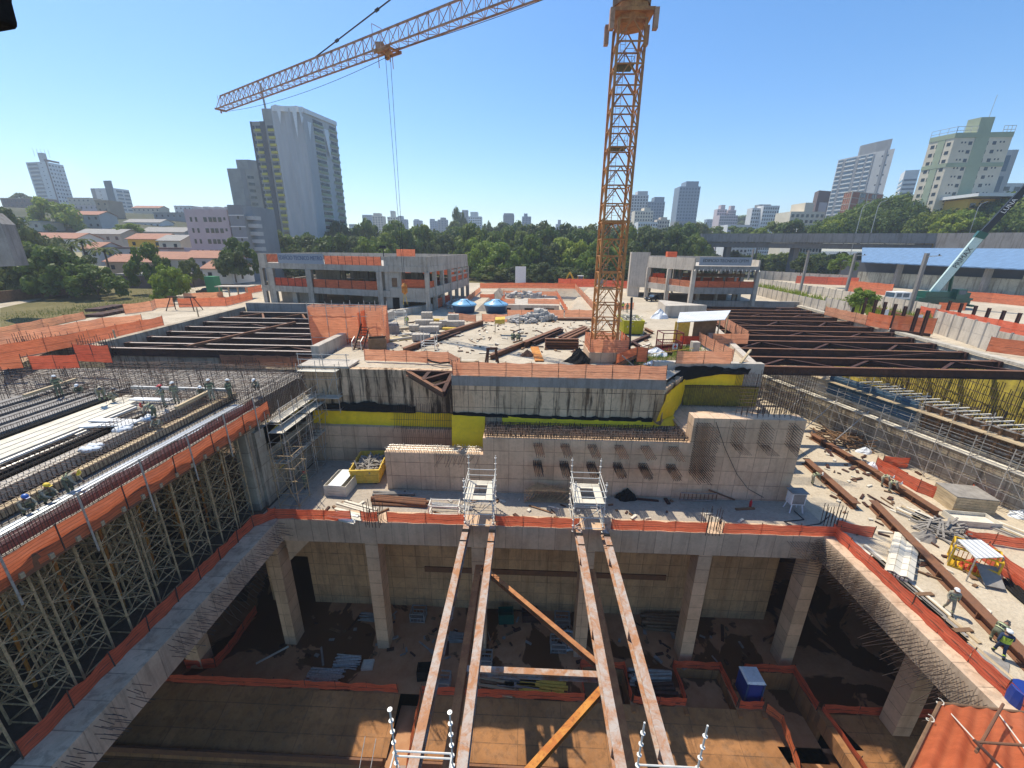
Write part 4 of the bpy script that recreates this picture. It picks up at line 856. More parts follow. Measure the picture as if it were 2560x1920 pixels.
def tower_mesh(w, h, lift, r, diag=True):
    legs = []
    for x in (-w / 2, w / 2):
        for y in (-w / 2, w / 2): legs.append(MB().tube((x, y, 0), (x, y, h), r, 5))
    br = MB(); n = int(h / lift)
    C = [(-w / 2, -w / 2), (w / 2, -w / 2), (w / 2, w / 2), (-w / 2, w / 2)]
    for k in range(n + 1):
        z = min(h - .05, .15 + k * lift)
        for (x0, y0), (x1, y1) in zip(C, C[1:] + C[:1]):
            br.tube((x0, y0, z), (x1, y1, z), r * .7, 4)
            if diag and k < n: br.tube((x0, y0, z), (x1, y1, z + lift), r * .6, 3); 
            if diag and k < n and k % 2: br.tube((x1, y1, z), (x0, y0, z + lift), r * .6, 3)
    return legs, br
legs, br = tower_mesh(1.5, 7.05, 1.15, .05)
root = thing('shoring_tower', 'braced shoring tower holding up the left slab', 'scaffold', (0, 0, ZD), 'shoring towers under the left slab')
tree = []
for l in legs: tree.append((obj('standard', l.mesh('standard', M['tube_old']), root), []))
tree.append((obj('bracing', br.mesh('bracing', M['tube_old']), root), []))
mb = MB()
for x in (-.75, .75): mb.box(x - .1, x + .1, -1.0, 1.0, 7.06, 7.2)
tree.append((obj('head_beam', mb.mesh('head_beam', M['plank']), root), []))
first = True
for i, y in enumerate(np.arange(7.5, 28, 2.25)):
    for j, x in enumerate((-21.6, -24.1, -26.8, -29.8)):
        jit = ((i * 7 + j * 3) % 5 - 2) * .08
        if first: root.location = (x, y, ZD); first = False
        
        lb = 'shoring tower in the %s row behind the slab edge, %s from the near end' % (ORD[j], ORD[i])
        if i + j == 0: root['label'] = lb
        else: dup(root, tree, (x + jit, y + jit, ZD), 0, lb)
for i, y in enumerate(np.arange(8.5, 27, 2.25)):
    for x in (-22.9, -25.5):
        MB().tube((x, y, ZD), (x, y + .2, .1), .07, 6).solo('prop', M['steel_orange'], '%s rusty prop from the near end, %s line of props under the left slab' % (ORD[i], 'outer' if x > -24 else 'inner'), 'prop', 'rusty props under the left slab')
c = G(652, 1277, ZD); mb = MB(); mb.box(c.x - 1.0, c.x, c.y, c.y + 1.2, ZD, .3); mb.solo('concrete_column', M['trench_wall'], 'concrete column at the near right corner of the left slab', 'column')
mb = MB(); mb.box(-21.4, -20.5, 28.6, 44, -2.6, -.6); mb.solo('beam_or_gap_strip', M['pale'], 'concrete beam with walkway below the tall rebar cage', 'beam')
def tube_scaffold(loc, w, d, h, lift, label, plankz=(), r=.03, mat='galv', rz=0., rail=False, grp=None):
    t = thing('scaffold', label, 'scaffold', loc, grp, rz)
    def P(name, mb, m): o = obj(name, mb.mesh(name, M[m]), t)
    nx = max(1, round(w / 2.0))
    for i in range(nx + 1):
        for y in (-d / 2, d / 2):
            P('standard', MB().tube((-w / 2 + w * i / nx, y, 0), (-w / 2 + w * i / nx, y, h + (.5 if i % 2 else .2)), r, 5), mat)
    led = MB(); z = .3
    while z < h:
        for y in (-d / 2, d / 2): led.tube((-w / 2 - .2, y, z), (w / 2 + .2, y, z), r * .85, 4)
        for i in range(nx + 1): led.tube((-w / 2 + w * i / nx, -d / 2, z), (-w / 2 + w * i / nx, d / 2, z), r * .85, 4)
        z += lift
    P('ledgers', led, mat)
    dg = MB()
    for i in range(nx):
        dg.tube((-w / 2 + w * i / nx, -d / 2, .2 if i % 2 else h * .9), (-w / 2 + w * (i + 1) / nx, -d / 2, h * .9 if i % 2 else .2), r * .8, 4)
    P('diagonal', dg, mat)
    for z in plankz:
        n = max(2, int(d / .3))
        for k in range(n):
            y = -d / 2 + d * (k + .5) / n
            P('plank', MB().box(-w / 2, w / 2, y - d / n * .45, y + d / n * .45, z, z + .05), 'plank_pale')
    return t
tube_scaffold((-19.6, 30.5, ZD), 3.8, 1.2, 7.5, 1.6, 'scaffold tower in the corner between slab and recess', (3.2, 5.9), rz=math.pi / 2)
tube_scaffold((-19.6, 34.2, ZD), 3.0, 1.2, 7.0, 1.6, 'rear scaffold against the recess side wall', (3.2, 5.9), rz=math.pi / 2)
tube_scaffold((-18.6, 28.0, ZD), 1.6, 1.6, 5.5, 1.1, 'low scaffold tower beside the near left column', (), mat='tube_old')
tube_scaffold((-19.2, 35.6, -2), 3.6, .9, 4.6, 1.5, 'scaffold hung on the stained wall with two walkways', (1.4, 4.0), rz=0)
for z, x, lb in ((-.45, -20.1, 'upper plank walkway outside the tall rebar cage'), (-3.9, -20.0, 'lower plank walkway outside the recess wall')):
    t = thing('walkway', lb, 'walkway', (x, 35, z))
    for k in range(4):
        mb = MB(); mb.box(x - .36 + k * .22, x - .16 + k * .22, 29.2, 42.5, z, z + .05); mb.build('plank', M['plank_pale'], t)
    for y in np.arange(29.5, 42.5, 2.6):
        mb = MB(); mb.bar((x - .6, y, z - .06), (x + .5, y, z - .06), .1, .12); mb.bar((x - .5, y, z - .9), (x + .45, y, z - .1), .08, .08); mb.build('bracket', M['yellow_wood'], t)
    for y in np.arange(29.5, 42.5, 2.6): MB().tube((x + .5, y, z), (x + .5, y, z + 1.1), .03, 4).build('rail_post', M['galv'], t)
    mb = MB(); mb.tube((x + .5, 29.2, z + 1.05), (x + .5, 42.5, z + 1.05), .025, 4); mb.tube((x + .5, 29.2, z + .55), (x + .5, 42.5, z + .55), .025, 4); mb.build('hand_rail', M['galv'], t)
S = [((-20.4, y, z), (-19.0 + rng.uniform(-.4, .3), y + rng.uniform(-.1, .1), z - .1)) for y in np.arange(28.6, 34, .25) for z in (-3.0, -3.3, -3.6)]
bars(S, .018).solo('starter_bars', M['rebar'], 'rebars jutting from the recess side wall over the scaffold', 'rebar', kind='stuff')
def rosette_tube(mb, p, q, r, step=.5):
    mb.tube(p, q, r, 6); p, q = Vector(p), Vector(q); n = int((q - p).length / step)
    for i in range(n + 1):
        c = p.lerp(q, i * step / (q - p).length); mb.lathe(c - Vector((0, 0, .015)), [(r * 1.0, 0), (r * 2.6, .005), (r * 2.6, .03), (r, .035)], 8)
def platform(x0, x1, y0, y1, z0, zt, label, zr):
    t = thing('platform_scaffold', label, 'scaffold', ((x0 + x1) / 2, (y0 + y1) / 2, z0), 'white platform scaffolds on the beam ends')
    for x in (x0, x1):
        for y in (y0, y1):
            mb = MB(); rosette_tube(mb, (x, y, z0), (x, y, zr + (.9 if y == y1 else .4)), .035); mb.build('standard', M['tube_white'], t)
    for z in (z0 + .3, z0 + 1.2, zt - .12, zt + .55, zt + 1.05):
        mb = MB()
        for a, b in (((x0, y0), (x1, y0)), ((x0, y1), (x1, y1)), ((x0, y0), (x0, y1)), ((x1, y0), (x1, y1))): mb.tube((*a, z), (*b, z), .028, 5)
        mb.build('ledger_ring', M['tube_white'], t)
    for a, b in (((x0, y0, z0 + .3), (x1, y0, zt - .1)), ((x1, y0, z0 + .3), (x1, y1, zt - .1)), ((x0, y1, z0 + .3), (x0, y0, zt - .1))):
        MB().tube(a, b, .024, 4).build('diagonal', M['tube_white'], t)
    w = x1 - x0
    for xa, xb, ya, yb in ((x0 + .03, x0 + w * .27, y0, y1), (x1 - w * .27, x1 - .03, y0, y1), (x0 + w * .28, x1 - w * .28, y0, y0 + (y1 - y0) * .2), (x0 + w * .28, x1 - w * .28, y1 - (y1 - y0) * .25, y1)):
        mb = MB(); mb.box(xa, xb, ya, yb, zt, zt + .06); mb.build('plank', M['plank_pale'], t)
    return t
platform(-4.3, -2.2, 25.6, 28.2, ZD, -4.6, 'white scaffold platform on the ends of the left pair of beams', -3.2)
platform(3.75, 5.95, 25.6, 28.2, ZD, -4.6, 'white scaffold platform on the ends of the right pair of beams', -3.2)
def near_frame(x0, x1, y, z0, zt, label):
    t = thing('platform_scaffold', label, 'scaffold', ((x0 + x1) / 2, y, z0), 'white platform scaffolds on the beam ends')
    for x in (x0, x1):
        mb = MB(); rosette_tube(mb, (x, y, z0), (x, y, zt), .03); mb.build('standard', M['tube_white'], t)
        mb = MB(); rosette_tube(mb, (x, y - 2.4, z0), (x, y - 2.4, zt - 1.9), .03); mb.build('standard', M['tube_white'], t)
    for z in (zt - 1.95, zt - 2.2): MB().tube((x0, y, z), (x1, y, z), .03, 6).build('ledger', M['tube_white'], t)
    for x in (x0, x1): MB().tube((x, y, zt - 1.95), (x, y - 2.4, zt - 1.95), .028, 6).build('ledger', M['tube_white'], t)
    MB().tube((x0, y, zt - 2.2), (x1, y - 2.4, zt - 3.0), .022, 5).build('diagonal', M['tube_white'], t)
a, b = WY(987, 1877, 8.6), WY(1130, 1884, 8.6); near_frame(a.x, b.x, 8.6, -7, a.z + 1.95, 'tall white scaffold posts near the camera on the left pair of beams')
a, b = WY(1594, 1912, 8.6), WY(1745, 1916, 8.6); near_frame(a.x, b.x, 8.6, -7, a.z + 1.95, 'tall white scaffold posts near the camera on the right pair of beams')
lw = lambda y: 40.2 - (y - 29.3) * .24
Y0, Y1 = 20, 58
def along(off0, off1, z0, z1, ya=Y0, yb=Y1):
    return MB().prism([(lw(ya) + off0, ya), (lw(ya) + off1, ya), (lw(yb) + off1, yb), (lw(yb) + off0, yb)], z0, z1)
structure(along(0, .8, ZD, -3.2), 'low_trench_wall', M['trench_wall'])
structure(along(.8, 3.0, ZD, -3.6), 'backfill_step', M['deck'])
along(-.02, .25, -3.2, -1.1, 38, 58).solo('upper_wall_lift', M['pale'], 'pale second lift of the trench wall beyond the blue panels', 'wall')
rng = random.Random(11)
def sub_(p, mb, nm, m): o = obj(nm, mb.mesh(nm, M[m], Vector(p.parent.location)), p)
tf = thing('timber_formwork', 'long dark timber formwork on the right trench wall', 'formwork', (lw(20), 20, -3.2))
for y in np.arange(20, 38, 1.0):
    t = along(.3, .36, -3.15, -.7, y + .01, y + .99).build('formwork_panel', M['plywood'], tf)
    for z in (-2.9, -2.2, -1.5, -.9): sub_(t, along(.16, .29, z, z + .12, y + .01, y + .99), 'waler', 'plank_grey')
    sub_(t, along(.0, .15, -3.15, -.6, y + .4, y + .55), 'soldier', 'plywood')
tf = thing('steel_formwork', 'blue steel formwork panels standing on the right trench wall', 'formwork', (lw(38), 38, -3.2))
paint('blue_panel', (0.07, 0.13, 0.19)); paint('blue_panel2', (0.05, 0.10, 0.15))
for y in np.arange(38.2, 46, 1.5):
    t = along(-.16, -.1, -2.9, -.6, y + .02, y + 1.47).build('formwork_panel', M['blue_panel'], tf)
    for z in (-2.7, -1.9, -1.1): sub_(t, along(-.28, -.17, z, z + .1, y + .02, y + 1.47), 'waler', 'blue_panel2')
bx = np.arange(21, 57, 2.4)
root = thing('scaffold_bay', 'scaffold bay with plank walkways along the right trench wall', 'scaffold', (0, 0, ZD), 'scaffold bays along the right trench wall')
tree = []
def addp(nm, mb, m): tree.append((obj(nm, mb.mesh(nm, M[m]), root), []))
for x in (-1.3, -.25):
    for y in (0,): addp('standard', MB().tube((x, y, 0), (x, y, 7.4 if x > -1 else 5.4), .035, 5), 'galv')
led = MB()
for z in (.5, 1.6, 2.7, 3.7, 4.4, 5.0, 6.3, 6.9):
    for x in (-1.3, -.25):
        if z > 5.2 and x < -1: continue
        led.tube((x, -.1, z), (x, 2.5, z), .026, 4)
    led.tube((-1.35, 0, z), (-.2, 0, z), .026, 4)
addp('ledgers', led, 'galv')
addp('diagonal', MB().tube((-1.3, 0, .3), (-1.3, 2.4, 3.4), .026, 4), 'galv')
for k in range(3): addp('plank', MB().box(-1.25 + k * .32, -.97 + k * .32, 0, 2.38, 3.45, 3.5), 'plank_pale')
for k in range(3): addp('plank', MB().box(-.8 + k * .3, -.54 + k * .3, 0, 2.38, 5.55, 5.6), 'plank')
for i, y in enumerate(bx):
    rz = math.atan(.24)
    if i == 0: root.location = (lw(y), y, ZD); root.rotation_euler.z = rz
    else: dup(root, tree, (lw(y), y, ZD), rz)
    bpy.data.objects['scaffold_bay' + ('.%03d' % i if i else '')]['label'] = ORD[i] + ' scaffold bay from the near end along the right trench wall'
for i, y in enumerate((42, 45.5, 49)):
    t = MB().tube((lw(y) - 3.2, y, ZD), (lw(y) - .3, y, -3.2), .05, 5).solo('raking_prop', M['galv'], ORD[i] + ' raking prop from the near end leaning on the trench scaffold', 'prop', 'raking props')
for k, (ya, yb) in enumerate(((28, 41), (41, 55), (55, 70))):
    x0, x1 = 49.9 + (ya - 41) * .11, 49.9 + (yb - 41) * .11
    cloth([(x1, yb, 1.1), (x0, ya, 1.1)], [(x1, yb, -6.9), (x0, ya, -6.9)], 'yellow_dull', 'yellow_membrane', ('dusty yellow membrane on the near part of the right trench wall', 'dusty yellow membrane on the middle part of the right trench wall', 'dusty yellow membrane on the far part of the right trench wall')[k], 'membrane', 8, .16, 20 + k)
S = []
for y in np.arange(27, 62, .3):
    x = 48.9 + (y - 41) * .11; S.append(((x, y, ZD), (x + rng.uniform(-.1, .1), y, 1.0 + rng.uniform(-1.6, .2))))
for z in np.arange(-5, .2, .9): S.append(((48.8 - 1.4, 27, z), (48.8 + 2.2, 61, z)))
bars(S, .035).solo('rebar_curtain', M['rebar'], 'tall upright rebars before the dusty yellow wall of the right trench', 'rebar', kind='stuff')
S = []
for i in range(260):
    y = rng.uniform(22, 46); x = lw(y) + rng.uniform(.6, 7); S.append(((x, y, -3.4), (x + rng.uniform(-.2, .2), y, -1.2 + rng.uniform(-.6, .8))))
for i in range(120):
    y = rng.uniform(22, 46); x = lw(y) + rng.uniform(.5, 3); S.append(((x, y, rng.uniform(-3, -.8)), (x + rng.uniform(1, 4), y + rng.uniform(-.5, .5), rng.uniform(-3, -.8))))
bars(S, .03).solo('rebar_cage', M['rebar'], 'rebar cage behind the timber formwork of the right trench', 'rebar', kind='stuff')
for i, y in enumerate(np.arange(22, 44, .75)):
    MB().bar((lw(y) - .3, y, -.55), (lw(y) + 2.2, y + .2, -.5), .12, .08).solo('batten', M['plank_pale'], ORD[i] + ' pale batten from the near end across the trench formwork top', 'batten', 'battens on the formwork')
def text_mesh(txt, size, depth=.03):
    cu = bpy.data.curves.new('lettering', 'FONT'); cu.body = txt; cu.size = size; cu.extrude = depth / 2; cu.align_x = 'CENTER'; cu.align_y = 'CENTER'; cu.resolution_u = 2
    o = bpy.data.objects.new('lettering', cu); COL.objects.link(o); bpy.context.view_layer.update()
    me = bpy.data.meshes.new_from_object(o.evaluated_get(bpy.context.evaluated_depsgraph_get())); bpy.data.objects.remove(o); return me
def lettering(txt, size, mat, parent, loc, rot, width=None):
    me = text_mesh(txt, size); me.name = 'lettering'; me.materials.clear(); me.materials.append(M[mat])
    o = obj('lettering', me, parent); o.location = loc; o.rotation_euler = rot
    if width: xs_ = [v.co.x for v in me.vertices]; o.scale.x = width / (max(xs_) - min(xs_))
    return o
CX, CY, HW = 8.06, 42.15, 1.12
zb0, zt0 = 3.12, 30.7
crane = thing('tower_crane', 'tall yellow lattice tower crane rising from the middle of the site', 'tower crane', (CX, CY, zb0))
for sx in (-1, 1):
    for sy in (-1, 1):
        mb = MB(); mb.bar((CX + sx * HW, CY + sy * HW, zb0), (CX + sx * HW, CY + sy * HW, zt0), .2, .2); mb.build('mast_leg', M['crane_y'], crane)
sec = 2.95; nsec = int((zt0 - zb0) / sec); sec = (zt0 - zb0) / nsec
Cn = [(-1, -1), (1, -1), (1, 1), (-1, 1)]
for k in range(nsec):
    z = zb0 + k * sec; mb = MB()
    for i in range(4):
        a = Vector((CX + Cn[i][0] * HW, CY + Cn[i][1] * HW, 0)); b = Vector((CX + Cn[(i + 1) % 4][0] * HW, CY + Cn[(i + 1) % 4][1] * HW, 0)); m = (a + b) / 2
        U = lambda p, h: Vector((p.x, p.y, z + h))
        mb.bar(U(a, sec / 2), U(b, sec / 2), .09, .11); mb.bar(U(a, sec), U(b, sec), .09, .11)
        mb.bar(U(a, .02), U(m, sec / 2), .08, .09); mb.bar(U(b, .02), U(m, sec / 2), .08, .09)
        mb.bar(U(a, sec / 2), U(m, sec), .08, .09); mb.bar(U(b, sec / 2), U(m, sec), .08, .09)
    if k in (4,): mb.box(CX - HW - .16, CX + HW + .16, CY - HW - .16, CY - HW + .16, z - .12, z + .12); mb.box(CX - HW - .16, CX + HW + .16, CY + HW - .16, CY + HW + .16, z - .12, z + .12)
    mb.build('mast_lattice', M['crane_y'], crane)
    ld = MB()
    for s in (-.2, .2): ld.tube((CX - .55 + s, CY - .5, z), (CX - .55 + s, CY - .5, z + sec), .025, 4)
    for r in range(8): ld.tube((CX - .75, CY - .5, z + r * sec / 8), (CX - .35, CY - .5, z + r * sec / 8), .018, 3)
    for r in range(2):
        c = z + .8 + r * 1.4
        P = [(CX - .55 + .38 * math.cos(t), CY - .5 - .75 * abs(math.sin(t)), c) for t in np.linspace(0, math.pi, 6)]; ld.path(P, .018, 3)
    ld.build('ladder', M['crane_o'], crane)
    if k in (2, 4, 6, 8):
        mb = MB(); mb.box(CX - HW + .1, CX + .45, CY - HW + .2, CY + .5, z - .05, z + .02); d = mb.build('rest_platform', paint('platform_green', (0.10, 0.11, 0.07)), crane)
        r_ = MB()
        for x, y in ((CX + .45, CY - .9), (CX + .45, CY + .45), (CX - .4, CY - .9)): r_.tube((x, y, z), (x, y, z + 1.1), .025, 4)
        for h in (.55, 1.1): r_.tube((CX + .45, CY - .9, z + h), (CX + .45, CY + .45, z + h), .02, 4); r_.tube((CX + .45, CY - .9, z + h), (CX - .4, CY - .9, z + h), .02, 4)
        o = obj('railing', r_.mesh('railing', M['crane_o'], Vector(crane.location)), d)
mb = MB(); mb.lathe((CX, CY, zt0 - .2), [(1.2, 0), (1.5, .9), (1.5, 1.3)], 8); mb.box(CX - 1.6, CX + 1.65, CY - 1.5, CY + 1.5, zt0 + .35, zt0 + .6); mb.build('collar', M['crane_y'], crane)
mb = MB()
for x, y in ((-1.75, -1.4), (-1.7, 1.3), (1.75, -1.4), (1.75, 1.4)): mb.box(CX + x - .18, CX + x + .18, CY + y - .25, CY + y + .25, zt0 - .9, zt0 + .5)
mb.build('climbing_bracket', M['crane_o'], crane, kind='stuff')
mb = MB(); mb.lathe((CX, CY, zt0 + 1.1), [(1.55, 0), (1.6, 2.2), (1.75, 2.21), (1.75, 2.7), (1.5, 2.75)], 16); mb.build('slewing_drum', M['plywood'], crane)
ZJ = 35.0
mb = MB(); mb.box(CX - 1.3, CX + 1.3, CY - 1.3, CY + 1.3, zt0 + 3.8, ZJ + .5)
for sx in (-1, 1):
    for sy in (-1, 1): mb.bar((CX + sx * 1.2, CY + sy * 1.2, ZJ + .5), (CX + sx * .2, CY + sy * .2, ZJ + 9), .18, .18)
mb.build('tower_head', M['crane_y'], crane)
tip = G(552, 275, ZJ); tip.z = ZJ; J0 = Vector((CX, CY, ZJ)); dJ = (tip - J0); LJ = dJ.length; dJ.normalize(); sJ = Vector((-dJ.y, dJ.x, 0)); wj, hj = .72, 1.95
ch = MB()
for s in (-1, 1): ch.bar(J0 + sJ * s * wj, tip + sJ * s * wj, .15, .15)
ch.build('bottom_chord', M['crane_o'], crane)
mb = MB(); mb.bar(J0 + Vector((0, 0, hj)), tip - dJ * .6 + Vector((0, 0, hj)), .17, .17); mb.build('top_chord', M['crane_o'], crane)
nb = int(LJ / 1.55); step = LJ / nb
for g0 in range(0, nb, 6):
    mb = MB()
    for k in range(g0, min(g0 + 6, nb)):
        p = J0 + dJ * (k * step); q = J0 + dJ * ((k + 1) * step); t_ = J0 + dJ * ((k + .5) * step) + Vector((0, 0, hj))
        if k == nb - 1: t_ = q - dJ * .6 + Vector((0, 0, hj))
        for s in (-1, 1):
            mb.tube(p + sJ * s * wj, t_, .045, 4); mb.tube(q + sJ * s * wj, t_, .045, 4)
        mb.tube(p + sJ * wj, p - sJ * wj, .035, 4); mb.tube(p + sJ * (wj if k % 2 else -wj), q - sJ * (wj if k % 2 else -wj), .035, 4)
    mb.build('jib_lattice', M['crane_o'], crane)
mb = MB(); mb.bar(tip + sJ * .9, tip - sJ * .9, .25, .25); mb.tube(tip + Vector((0, 0, 0)), tip + Vector((0, 0, -.5)), .12, 6); mb.tube(tip + dJ * .1 + Vector((0, 0, 0)), tip + dJ * .3 + Vector((0, 0, 2.2)), .03, 4); mb.build('jib_tip', M['crane_o'], crane)
def onjib(px, py): # nearest point of the jib line to a pixel
    best = min(np.linspace(0, LJ, 400), key=lambda s: abs(_prx(J0 + dJ * s) - px)); return J0 + dJ * best
def _prx(p):
    q = p - Vector((0, 0, CAMZ)); return 1280 + FPX * q.dot(RT) / q.dot(FW)
pt = onjib(789, 141) + Vector((0, 0, hj))
apex = Vector((CX, CY, ZJ + 9))
mb = MB(); mb.tube(pt, apex, .085, 6)
for u in (.12, .3, .55): c = pt.lerp(apex, u); mb.tube(c - (apex - pt).normalized() * .25, c + (apex - pt).normalized() * .25, .19, 6)
mb.build('tie_bar', M['cable'], crane)
tr = onjib(968, 120)
mb = MB()
for o in (-.9, .9): mb.bar(tr + dJ * o + sJ * 1.0 - Vector((0, 0, .15)), tr + dJ * o - sJ * 1.0 - Vector((0, 0, .15)), .16, .25)
for s in (-1, 1): mb.bar(tr - dJ * 1.4 + sJ * s * .85 - Vector((0, 0, .3)), tr + dJ * 1.4 + sJ * s * .85 - Vector((0, 0, .3)), .14, .3)
for o, s in ((-.4, .35), (.5, -.35)): mb.tube(tr + dJ * o + sJ * s - Vector((0, 0, .5)) - sJ * .1, tr + dJ * o + sJ * s - Vector((0, 0, .5)) + sJ * .1, .38, 10)
for o, s in ((-1.2, .8), (.1, -.8), (1.3, .3)): mb.tube(tr + dJ * o + sJ * s, tr + dJ * o + sJ * s - Vector((0, 0, 1.7)), .05, 4)
mb.box(tr.x - .5, tr.x + .5, tr.y - .4, tr.y + .4, ZJ - .35, ZJ - .2)
mb.build('trolley', M['crane_y'], crane)
mb = MB()
for s in (-1, 1): mb.tube(tr + sJ * s * .7 + dJ * 1.6, tr + sJ * s * .7 + dJ * 1.6 + Vector((0, 0, 2.6)), .035, 4)
mb.tube(tr + sJ * .7 + dJ * 1.6 + Vector((0, 0, 2.6)), tr - sJ * .7 + dJ * 1.6 + Vector((0, 0, 2.6)), .035, 4); mb.box(tr.x - 1.5, tr.x - .6, tr.y + .3, tr.y + 1.0, ZJ - .1, ZJ + .9)
mb.build('maintenance_basket', M['crane_o'], crane)
hz = WY(1016, 708, tr.y).z
mb = MB()
for s in (-.42, .42): mb.tube(tr + dJ * s - Vector((0, 0, .6)), Vector((tr.x, tr.y, hz)) + dJ * s * .35, .028, 4)
mb.build('hoist_rope', M['cable'], crane)
a = tip + Vector((0, 0, -.3)); b = tr - Vector((0, 0, .7)); P = [a.lerp(b, u) - Vector((0, 0, 1.9 * 4 * u * (1 - u) * .5)) for u in np.linspace(0, 1, 14)]
mb = MB().path(P, .03, 3); P = [tr.lerp(J0, u) - Vector((0, 0, .45 * 4 * u * (1 - u) + .15)) for u in np.linspace(0, 1, 10)]; mb.path(P, .03, 3); mb.build('trolley_rope', M['cable'], crane)
hk = thing('crane_hook', 'brown hook block with yellow chains hanging in front of the sign building', 'hook', (tr.x, tr.y, hz - 2.4))
mb = MB(); mb.lathe((tr.x, tr.y, hz - 1.5), [(.12, 0), (.42, .25), (.42, 1.1), (.15, 1.5)], 8); mb.build('hook_block', M['steel_orange'], hk)
mb = MB()
for s in (-.25, .2): mb.tube((tr.x + s * .4, tr.y, hz - 1.5), (tr.x + s, tr.y + s, hz - 2.9), .05, 4)
mb.build('chain', M['yellow_wood'], hk)
bx0, bx1, by0, by1 = 6.3, 10.3, 40.1, 44.3
mb = MB(); mb.box(bx0, bx1, by0, by1, ZP, 3.1); mb.build('crane_base', M['beam_c'], crane)
fence([(bx0 + .1, by0 + .1, 3.1), (bx1 - .1, by0 + .1, 3.1)], 1.35, 'orange mesh screen on the front of the crane base block', 'orange_pale', 1.3)
fence([(bx0 + .1, by1 - .1, 3.1), (bx0 + .1, by0 + .2, 3.1)], 1.5, 'orange mesh screen on the left side of the crane base block', 'orange_pale', 1.5)
fence([(bx1 - .1, by0 + .2, 3.1), (bx1 - .1, by1 - .1, 3.1)], 1.5, 'orange mesh screen on the right side of the crane base block', 'orange', 1.5)
fence([(bx0 + .2, by1 - .1, 3.1), (bx1 - .2, by1 - .1, 3.1)], 1.3, 'orange mesh screen on the back of the crane base block', 'orange_pale', 1.5)
t = thing('access_stairs', 'steel stairs with orange mesh rails leading up to the crane base', 'stairs', (9.3, 38.6, ZP))
for k in range(6): MB().box(8.9 + k * .28, 9.2 + k * .28, 38.9, 39.9, 2.1 + k * .17, 2.14 + k * .17).build('tread', M['steel_brown'], t)
for y in (38.85, 39.95): MB().bar((8.7, y, 2.0), (10.7, y, 3.1), .06, .22).build('stringer', M['steel_brown'], t)
P = [(8.75, 38.8, 2.35), (10.7, 38.8, 3.3), (10.7, 38.8, 4.1), (8.75, 38.8, 3.3)]; MB().add(P, [(0, 1, 2, 3)]).build('mesh_rail', M['orange'], t)
P = [(10.7, 38.8, 2.6), (11.7, 38.8, 2.6), (11.7, 38.8, 4.0), (10.7, 38.8, 4.1)]; MB().add(P, [(0, 1, 2, 3)]).build('mesh_rail', M['orange'], t)
for x, z in ((8.75, 3.6), (10.7, 4.2), (11.7, 4.1)): MB().tube((x, 38.78, 2), (x, 38.78, z), .04, 5).build('rail_post', M['steel_brown'], t)
MB().bar((9.2, 38.3, 3.3), (10.7, 38.2, 2.05), .1, .1).solo('timber_prop', M['plank_grey'], 'grey timber leaning against the crane base stairs', 'timber')
mb = MB(); mb.tube((10.2, 41.0, 8.5), (10.45, 40.7, 3.1), .12, 5); mb.tube((10.45, 40.7, 3.2), (10.8, 40.2, 2.1), .12, 5); mb.solo('power_cable', M['cable'], 'thick black cable bundle hanging down beside the mast foot', 'cable')
def skip(loc, rz, L, W_, H_, mat, label, fill=True):
    t = thing('waste_skip', label, 'skip', loc, None, rz)
    P = lambda nm, mb, m: obj(nm, mb.mesh(nm, M[m]), t)
    tp = .35
    def wall(a, b, c, d, th, nm): pass
    o = [(-W_ / 2, -L / 2), (W_ / 2, -L / 2), (W_ / 2, L / 2), (-W_ / 2, L / 2)]; i_ = [(x * .93, y * .96) for x, y in o]; b = [(x * .9, y * .93) for x, y in o]
    V = [(x, y, .15) for x, y in b] + [(x, y, H_) for x, y in o] + [(x, y, H_) for x, y in i_] + [(x * .93, y * .96, .3) for x, y in b]
    F = []
    for k in range(4):
        n = (k + 1) % 4; F += [(k, n, 4 + n, 4 + k), (4 + k, 4 + n, 8 + n, 8 + k), (8 + k, 8 + n, 12 + n, 12 + k)]
    F += [(3, 2, 1, 0), (12, 13, 14, 15)]
    P('tub', MB().add(V, F), mat)
    rb = MB()
    for x in (-W_ * .47, 0, W_ * .47): rb.bar((x * .92, -L / 2 * .94 - .03, .2), (x, -L / 2 - .03, H_), .1, .08, (0, 1, 0))
    for z, f in ((H_ - .06, 1.0), (H_ * .55, .96), (.2, .91)): rb.bar((-W_ / 2 * f, -L / 2 * f - .04, z), (W_ / 2 * f, -L / 2 * f - .04, z), .08, .12)
    for y in np.linspace(-L * .4, L * .4, 4):
        for s in (-1, 1): rb.bar((s * W_ / 2 * .91, y, .2), (s * (W_ / 2 + .03), y, H_), .08, .1, (1, 0, 0))
    P('ribs', rb, mat)
    P('skid', MB().box(-W_ * .35, -W_ * .28, -L * .46, L * .46, 0, .15).box(W_ * .28, W_ * .35, -L * .46, L * .46, 0, .15), 'steel_dark')
    return t
